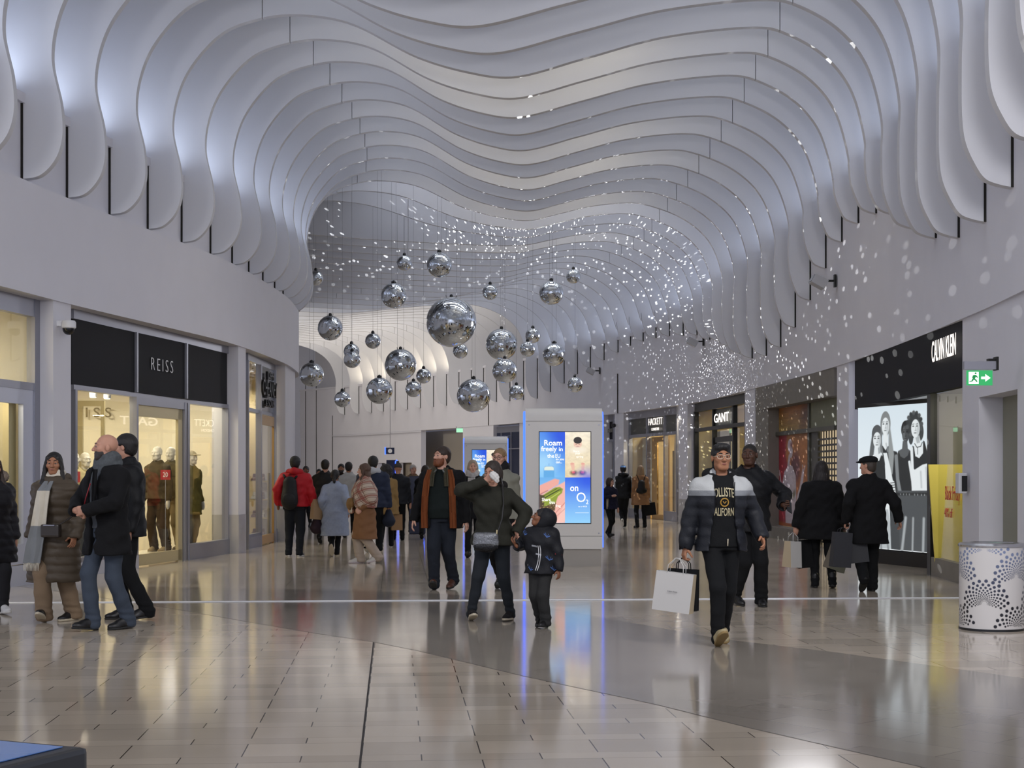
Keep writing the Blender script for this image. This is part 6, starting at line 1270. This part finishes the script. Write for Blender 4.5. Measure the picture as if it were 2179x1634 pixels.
g = MB(); g.tube([(.0+.034*math.cos(a), -.19, 1.245+.034*math.sin(a)) for a in np.linspace(0,2*PI,24,endpoint=False)], .006, 6, closed=True); g.tube([(-.015,-.19,1.255),(0,-.19,1.235),(.015,-.19,1.255)], .005, 6); o = g.build('print_emblem', mat('gold_print','#a07a2a',.6), hd, smooth='all')
t = BVHTree.FromPolygons([v.co[:] for v in hd.data.vertices], [q.vertices[:] for q in hd.data.polygons])
for v in o.data.vertices: hh = t.ray_cast(Vector((v.co.x,-1,v.co.z)), Vector((0,1,0))); v.co.y = (hh[0].y if hh[0] else -.15)-.004+(v.co.y+.19)*.3
for e, L in ((-.075,.20),(.085,.2)): p.tube('cord', [(e,-.175,1.42),(e-.01,-.195,1.33),(e-.005,-.2,1.42-L)], .004, BLK)
p.tube('drawstring', [(.03,-.155,.93),(.025,-.165,.87)], .005, CRM)
p.legs('trousers', BLKD, .088,.070,.058); p.shoes(mat('cream_leather','#a39572',.6), mat('gum_rubber','#8a7348',.6), 'sneaker')
c = p.world(p.wri[0]+p.hd[0]*.10); WP = mat('white_paper','#b9b7b4',.6); WPs = mat('cream_paper','#c2b193',.6)
shopping_bag('shopping_bag', (c.x-.05,c.y-.02,c.z), .34, .13, .34, -.42, WP, 'white paper shopping bag in the right hand of the young man with glasses', (-.02,.10), .135, WPs, 'bags of the young man', ('Calvin Klein',.09,.012,.5, mat('grey_ink','#55555a',.6)))
shopping_bag('shopping_bag', (c.x+.01,c.y+.07,c.z), .27, .10, .36, -.40, BLKD, 'black paper shopping bag behind the white one of the young man', (0,.03), .11, None, 'bags of the young man')
# --- man behind him with a phone
p = Person(1594, 1289, 1.82, 14, 'man with a shaved head in a black jacket holding a phone behind the young man', False, 1.18, 'dark', [(-.11,.06,6,-.2,0),(.11,-.10,-14,.0,0)], [(-.26,.0,.9),(.30,-.22,1.10)], [(-1,.7,0),(1,.6,-.2)], (-34,2,0), det=.0058, curl=(.5,1.0), handdir=[None,(.25,-.9,.1)])
p.brows('#140d0a'); p.lips('#5a3630'); p.hair('#15100e','short',.002); p.jacket('jacket', BLK2, .46, .044, .02, (.086,.078,.066), collar=.04); p.legs('jeans', BLKD, .094,.075,.072); p.shoes(LEA, RUB)
c = p.world(p.wri[1]+p.hd[1]*.10); ph_ = empty('mobile_phone', (c.x,c.y-.02,c.z-.03), 'black mobile phone in the hand of the man behind the young man', 'phone', rz=.5); ph_.rotation_euler = (-.6,.5,.5); g = MB(); g.box((-.037,-.005,-.085),(.037,.005,.075)); g.build('case', M_black, ph_, bevel=.004); g = MB(); g.box((-.033,-.0055,-.075),(.033,-.005,.068)); g.build('screen', mat('phone_glass','#101418',.1), ph_)
# --- couple seen from behind on the right
p = Person(1748, 1250, 1.645, 176, 'woman with long dark hair in a loose black coat seen from behind with bags', True, 1.38, 'light', [(-.13,.16,-8,-.15,0),(.09,-.05,0,0,0)], [(-.30,-.02,.86),(.345,.0,.855)], None or [(-.25,1,0),(.25,1,0)], det=.008, curl=(1,1), face=False)
p.hair('#17100f','long',.014); p.jacket('coat', BLK, .385, .05, .06, (.095,.09,.08), collar=.03); p.legs('trousers', BLKD, .088,.066,.058); p.shoes(LEA, RUB, 'boot'); WL = p
p = Person(1848, 1258, 1.70, 178, 'man in a flat cap and long black overcoat seen from behind', False, 1.18, 'light', [(-.06,-.12,0,0,0),(.10,.20,6,-.75,0)], [(-.40,-.02,.94),(.30,.05,.93)], [(-.25,1,0),(.25,1,0)], (50,0,0), det=.0065, curl=(.5,1))
p.brows('#3a2a20'); p.hair('#3a322c','short',.004); p.cap('#17181a','flat'); p.jacket('coat', BLK, .355, .04, .045, (.085,.078,.064), collar=.035); p.legs('trousers', BLKD, .094,.078,.07); p.shoes(LEA, RUB, 'boot'); MF = p
c = WL.world(WL.wri[1]+WL.hd[1]*.1)
shopping_bag('shopping_bag', (c.x-.03,c.y-.06,c.z), .16, .24, .34, .35, WP, 'white paper bag hanging from the left hand of the woman seen from behind', (0,.05), .12, WPs, 'bags of the couple')
shopping_bag('shopping_bag', (c.x+.09,c.y-.02,c.z-.01), .20, .12, .36, .1, BLKD, 'black paper bag next to the white one of the woman seen from behind', (0,-.10), .10, None, 'bags of the couple')
c = WL.world(WL.wri[0]+WL.hd[0]*.1); c2 = MF.world(MF.wri[1]+MF.hd[1]*.09)
shopping_bag('shopping_bag', (c.x-.0,c.y-.10,c.z+.02), .26, .14, .48, .5, mat('sage_paper','#8f9180',.7), 'crumpled sage green paper bag between the couple seen from behind', (.1,.32), .05, mat('kraft_grey','#7d7466',.7), 'bags of the couple')
shopping_bag('shopping_bag', (c2.x-.05,c2.y-.12,c2.z), .24, .14, .44, .2, mat('slate_paper','#26272d',.6), 'tall slate paper bag in the left hand of the man in the flat cap', (0,.08), .07, None, 'bags of the couple')
shopping_bag('shopping_bag', (c2.x+.09,c2.y-.03,c2.z), .30, .14, .38, -.1, mat('dark_slate_paper','#1e1f24',.6), 'wide dark paper bag behind the slate one of the man in the flat cap', (0,-.12), .08, None, 'bags of the couple')
# --- walkers on the left, from behind
p = Person(628, 1183, 1.785, 180, 'man in a red jacket with a black rucksack and hood down seen from behind', False, 1.32, 'brown', [(-.11,.10,-10,0,0),(.11,.02,8,0,0)], [(-.34,.0,.88),(.30,.05,.95)], [(-.25,1,0),(.25,1,0)], det=.009, res=.016, face=False)
RED = K('red_jacket','#a3151f', rough=.6); p.hair('#0e0d0e','short',.02); p.jacket('jacket', RED, .50, .048, .01, (.09,.084,.07), collar=.04, fold=.007); p.hood(RED); p.legs('jeans', K('ink_denim','#171a20'), .096,.074,.062); p.shoes(LEA, WHR, 'sneaker')
b = empty('rucksack', tuple(p.world((.06,.22,1.16))), 'black rucksack on the back of the man in the red jacket', 'rucksack', rz=PI); blob('pack', [('rc',(0,.03,.16),(0,.06,-.17),.12,.15,.03),('el',(0,.09,-.10),(.14,.11,.15),None,.04)], K('black_nylon','#141416', rough=.6), b, .012); blob('pocket', [('el',(0,.17,-.12),(.11,.05,.11),None,0)], K('black_nylon2','#1a1a1c', rough=.6), b, .012)
for e in (-1,1): g = MB(); g.tube([(e*.09,-.02,.25),(e*.13,-.12,.30),(e*.15,-.24,.24)], .022, 8); g.build('strap', K('black_nylon','#141416', rough=.6), b, smooth='all')
g = MB(); g.tube([(-.02,.0,.29),(0,.01,.33),(.02,0,.29)], .008, 6); g.build('loop', BLK, b)
c = p.world(p.wri[0]+p.hd[0]*.09); b = empty('carry_bag', (c.x+.02,c.y,c.z), 'limp dark plum bag hanging from the hand of the man in red', 'bag'); blob('sack', [('rc',(0,0,-.10),(.0,0,-.30),.05,.12,.03)], K('plum_cloth','#2c2027'), b, .012); g = MB(); g.tube([(0,0,-.06),(0,0,.02)], .012, 6); g.build('handle', K('plum_cloth','#2c2027'), b)
p = Person(713, 1183, 1.545, 178, 'woman with a black ponytail in a pale blue coat seen from behind', True, 1.22, 'tan', [(-.03,-.12,0,0,0),(.04,.20,0,-1.0,.02)], [(-.27,.0,.92),(.26,-.06,.96)], [(-.25,1,0),(.25,1,0)], det=.009, res=.015, face=False)
p.hair('#0f0d0e','pony',.014); p.jacket('coat', K('pale_blue_wool','#8a93a6', noise=.15, nscale=30), .235, .045, .05, (.085,.08,.068), collar=.025, fold=.006); p.legs('trousers', BLKD, .082,.06,.052); p.shoes(mat('tan_leather','#8a7a62',.6), CRM)
c = p.world((.27,.0,1.02)); shopping_bag('shoulder_tote', (c.x-.05,c.y-.02,c.z+.05), .22, .10, .36, .9, mat('tan_canvas','#9b7f5e',.7), 'tan tote bag on the left arm of the woman in the pale blue coat', (0,.08), .05, None, None, None, LEA)
p = Person(776, 1198, 1.645, -72, 'woman in a plaid shawl and long camel coat looking to the left', True, 1.2, 'pale', [(-.06,-.14,6,0,0),(.06,.16,0,-.25,0)], [(-.20,-.16,.98),(.20,-.1,.98)], [(-1,.8,0),(1,.8,0)], (-8,0,0), det=.0075, res=.014)
p.brows('#5a4030'); p.lips('#9a5f54'); p.hair('#4a3527','wavy',.014); p.jacket('coat', K('camel_wool','#7d5a3e'), .245, .04, .06, (.08,.075,.065), collar=0, neck=.85); p.legs('trousers', K('cream_trousers','#a89a8c'), .09,.085,.085); p.shoes(WHR, mat('white_sole','#b9aeb0',.5), 'sneaker')
def plaid():
    m = mat('plaid_wool','#b5a594',.95, bump=.2); nt = m.node_tree; b = nt.nodes['Principled BSDF']; tc = nt.nodes.new('ShaderNodeTexCoord'); prev = None
    mx0 = (*srgb('#b9aa9a'),1)
    for ax, wd, sc, col in (('X',.3,7.5,'#8a4a40'),('Z',.3,7.5,'#8a4a40'),('X',.12,15,'#6a3a30'),('Z',.12,15,'#6a3a30')):
        w = nt.nodes.new('ShaderNodeTexWave'); w.bands_direction = ax; w.inputs['Scale'].default_value = sc*.32; w.inputs['Distortion'].default_value = .4
        mp = nt.nodes.new('ShaderNodeMapping'); mp.inputs['Rotation'].default_value = (0,.45,.3); nt.links.new(tc.outputs['Object'], mp.inputs[0]); nt.links.new(mp.outputs[0], w.inputs[0])
        mt = nt.nodes.new('ShaderNodeMath'); mt.operation = 'GREATER_THAN'; mt.inputs[1].default_value = 1-wd*.5; nt.links.new(w.outputs['Fac'], mt.inputs[0])
        sc_ = nt.nodes.new('ShaderNodeMath'); sc_.operation = 'MULTIPLY'; sc_.inputs[1].default_value = .75; nt.links.new(mt.outputs[0], sc_.inputs[0])
        x = nt.nodes.new('ShaderNodeMix'); x.data_type = 'RGBA'; nt.links.new(sc_.outputs[0], x.inputs[0]); x.inputs[7].default_value = (*srgb(col),1)
        if prev: nt.links.new(prev.outputs[2], x.inputs[6])
        else: x.inputs[6].default_value = mx0
        prev = x
    nt.links.new(prev.outputs[2], b.inputs['Base Color']); return m
PL = plaid(); q = p.s; f = Field((-.42,-.42,.9*q), (.42,.42,1.6*q), .013); f.column([.98*q,1.15*q,1.3*q,1.42*q,1.48*q], [.30*q,.32*q,.30*q,.20*q,.12*q], [.20*q,.22*q,.22*q,.16*q,.11*q], [0]*5, [.0]*5, .02)
f.rc(p.nb+np.array((-.05,0,-.02)), p.nb+np.array((.05,0,-.02)), .10*q, .10*q, .03)
for i in (0,1): f.rc(p.sho[i]+np.array((0,0,-.02)), p.elb[i], .11*q, .12*q, .06)
f.warp(lambda X,Y,Z: np.maximum(0,(1.22*q-Z)-.9*X-.35)*.4+.008*np.sin(34*X+20*Z)*np.sin(25*Y+9*Z)); f.half((-.5,-.25,-1), (0,-.1,1.02*q)); f.mesh('shawl', PL, p.root)
g = MB(); 
for i in range(10): x = -.12+i*.022; g.tube([(x,-.225,.96),(x-.01,-.235,.90),(x-.008,-.23,.84)], [.006,.005,.003], 5)
g.build('fringe', K('cream_scarf','#cbc4b4'), p.root); b = empty('waist_bag', tuple(p.world((-.05,-.235,.98))), 'mustard brown bag held at the waist of the woman in the plaid shawl', 'bag', rz=math.radians(-72)); blob('pouch', [('el',(0,0,0),(.15,.06,.10),None,0),('rc',(-.1,0,.06),(.1,0,.08),.03,.03,.03)], K('mustard_leather','#7a5c36', rough=.6), b, .011)
# navy jacket man beyond her
p = Person(794, None, 1.80, 176, 'big man in a navy jacket with a white hood seen from behind', False, 1.3, 'brown', WALK, Y=29.3, det=.010, res=.018, face=False)
p.hair('#0e0d0e','short',.022); p.jacket('jacket', K('navy_puffer','#1a2338', rough=.6), .47, .055, .01, (.095,.09,.075), quilt=.008); p.hood(K('white_fleece','#a9abb0')); p.legs('trousers', BLKD, .094,.075,.066); p.shoes(LEA, WHR, 'sneaker')
c = p.world(p.wri[0]+p.hd[0]*.05); b = empty('carry_bag', (c.x,c.y,c.z), 'navy carrier bag hanging from the big man in the navy jacket', 'bag'); blob('sack', [('rc',(0,0,-.08),(0,0,-.24),.06,.13,.03)], NAVY, b, .013); g = MB(); g.tube([(0,0,-.04),(0,0,.03)], .012, 6); g.build('handle', NAVY, b)
# --- smaller figures of the crowd
def small(px, Y, H, yaw, label, top_, bot, hairc, style='short', fem=False, w=1.1, sk='light', hem=.47, feet=WALK, det=.011, head=(0,0,0), hands=(None,None), shoe=LEA, hood_=None, elbow=(None,None)):
    p = Person(px, None, H, yaw, label, fem, w, sk, feet, hands, elbow, head, Y=Y, det=det, res=.019, face=abs(yaw) < 90)
    if hairc: p.hair(hairc, style, .015)
    p.jacket('jacket' if hem > .42 else 'coat', top_, hem, .042, .02 if hem > .42 else .05, collar=.03); p.legs('trousers', bot); p.shoes(shoe, RUB if shoe is LEA else WHR)
    if hood_: p.hood(hood_)
    if abs(yaw) < 90: p.brows('#241a14'); p.lips('#8a5a50')
    return p
small(692, 33, 1.77, 180, 'man in a black jacket seen from behind right of the red jacket', BLK2, BLKD, '#14100f', w=1.25, sk='light')
small(742, 36, 1.74, 180, 'man with cropped hair in a white top seen from behind', K('white_jersey','#a8a8a6'), BLKD, '#17120f', sk='tan')
p = small(726, 40, 1.72, 2, 'dark bearded man facing this way between the white top and the black jacket', BLK, BLKD, '#14100e', sk='tan'); p.beard('#17110e')
small(651, 42, 1.67, 0, 'man with receding hair facing this way beside the red jacket', BLK2, CHAR, '#241c18', sk='brown')
small(679, 45, 1.60, 4, 'small woman with dark tied hair almost hidden behind the black jacket', CHAR, BLKD, '#14100f', 'pony', True, sk='tan')
p = small(822, 31.2, 1.66, 180, 'woman with a big mass of dark curls and a camel top seen from behind', K('camel_top','#8a7048'), BLKD, '#120f0f', 'curly', True, sk='brown', hem=.40, shoe=WHR)
c = p.world(p.wri[0]+p.hd[0]*.08); shopping_bag('shopping_bag', (c.x-.02,c.y-.03,c.z+.02), .22, .10, .32, .3, mat('kraft_paper','#8a6a48',.7), 'brown paper bag of the woman with dark curls', 0, .1)
p = small(847, 34.6, 1.70, 182, 'person in a dark quilted jacket and grey bobble hat seen from behind', K('night_puffer','#15181f', rough=.6), BLKD, None, w=1.3, feet=[(-.10,.05,0,0,0),(.10,-.1,0,0,0)]); p.cap('#4a4644','beanie')
p = small(879, 38.5, 1.69, 18, 'older man with white hair and a tan jacket facing this way in the crowd', K('tan_jacket','#6d5a44'), BLKD, '#a09a94', w=1.2)
small(905, 35.2, 1.66, 184, 'dark coated person with brown hair walking away behind the laughing man', BLK, BLKD, '#241a15', 'bob', True, w=1.25, hem=.36)
p = small(1298, 36, 1.38, 32, 'boy with brown hair in a dark patterned jacket right of the kiosk', K('navy_patterned','#1c1d30', noise=.6, nscale=22), BLKD, '#2c1f19', 'bob', sk='pale', det=.008, hands=((-.12,-.26,1.22),None), elbow=((-1,.4,-.6),None), head=(20,0,0))
p.cloth_strip('cream_panel', [(-.17,-.12,1.2),(-.19,-.13,1.0),(-.18,-.12,.85)], .05, .01, CRM)
p = small(1326, 42.5, 1.70, 178, 'man in a pale blue cap and black gilet with white sleeves seen from behind', BLK2, BLKD, '#14100f', w=1.2, feet=[(-.04,-.1,0,0,0),(.03,.22,0,-1.0,.03)], shoe=WHR, hood_=BLK2); p.cap('#6f94c4','cap')
j = [o for o in p.root.children if o.name.startswith('jacket')][0]; repaint(j, [K('white_sleeve','#a9a9ad')], lambda x,y,z: (np.abs(x) > .225*p.s)&(z > .95))
p = small(1363, 42.3, 1.69, 182, 'woman with long fair hair in a camel coat and black boots seen from behind', K('camel_coat','#8a6647'), BLKD, '#7a6248', 'long', True, w=1.05, hem=.37, feet=[(-.12,-.06,0,0,0),(.13,.05,18,0,0)])
b = empty('rucksack', tuple(p.world((.0,.20,1.14))), 'small black rucksack on the back of the woman in the camel coat', 'rucksack', rz=PI); blob('pack', [('rc',(0,.03,.08),(0,.04,-.10),.09,.11,.03),('rc',(-.08,.03,-.12),(.08,.03,-.12),.07,.07,.03)], K('black_nylon','#141416', rough=.6), b, .013)
for e in (-1,1): g = MB(); g.tube([(e*.06,0,.14),(e*.11,-.05,.27),(e*.12,-.1,.3)], .012, 6); g.build('strap', BLK, b)
c = p.world(p.wri[0]+p.hd[0]*.08); shopping_bag('shopping_bag', (c.x,c.y-.02,c.z), .32, .12, .34, .2, BLKD, 'large black paper bag held by the woman in the camel coat', (0,-.12), .08)
# --- shop window dummies
def dummy(px, Y, H, yaw, label, tops, bots, hem=.5, hat=None, z0=.12):
    p = Person(px, None, H, yaw, label, False, 1.0, 'man', STAND, det=.008, res=.015, Y=Y, name='mannequin', cat='mannequin', face=False, z0=z0, group='mannequins in the shop window')
    p.jacket('jacket', tops, hem, .03, .02, collar=.02); p.legs('trousers', bots, .09,.075,.075); p.shoes(mat('tan_suede','#8a7656',.7), CRM)
    if hat: p.cap(hat, 'cap')
    b = p.world((0,-.17,1.38)); return p
CHK = K('olive_check','#5a4f34', noise=.6, nscale=14)
dummy(335, 27.0, 1.84, -20, 'mannequin in a dark jacket behind the brass door, left of the pair', K('brown_check','#4a3f2c', noise=.6, nscale=16), K('dark_check','#3a2c1e', noise=.5, nscale=14))
dummy(364, 27.6, 1.84, -12, 'mannequin in beige trousers behind the brass door, right of the pair', CHK, K('beige_trousers','#9a8763'))
dummy(407, 27.5, 1.76, 60, 'mannequin in an olive check coat and pale hat at the edge of the right window', K('olive_coat','#6a602e', noise=.4, nscale=10), K('olive_trousers','#4a4426'), .36, '#cfc3a4')
dummy(158, 24.6, 1.80, 30, 'white mannequin in a cream jacket in the left window, left of the pair', K('cream_jacket','#b5a77e'), K('grey_denim','#3f4650'), z0=.03)
dummy(181, 25.0, 1.80, 40, 'white mannequin in a cream jacket in the left window, right of the pair', K('cream_jacket','#b5a77e'), K('grey_denim','#3f4650'), z0=.03)
for px, Y, w_, zt in ((352,26.6,.17,1.58),(161,24.2,.14,1.55)):
    x = (px-CX)/F*Y; s_ = empty('sale_card', (x,Y,zt-.2), 'red sale card standing by the mannequins in the %s' % ('left window' if px < 200 else 'doorway'), 'sign'); g = MB(); g.box((-w_/2,0,0),(w_/2,.01,.17)); g.build('card', mat('sale_red','#a3202a',.5), s_); text('lettering', '20', (-w_*.25,-.003,.05), (1,0,0), w_*.5, .08, M_white, s_, .002); g = MB(); g.tube([(0,.005,0),(0,.005,-zt+.22)], .006, 6); g.build('stem', M_alu, s_)
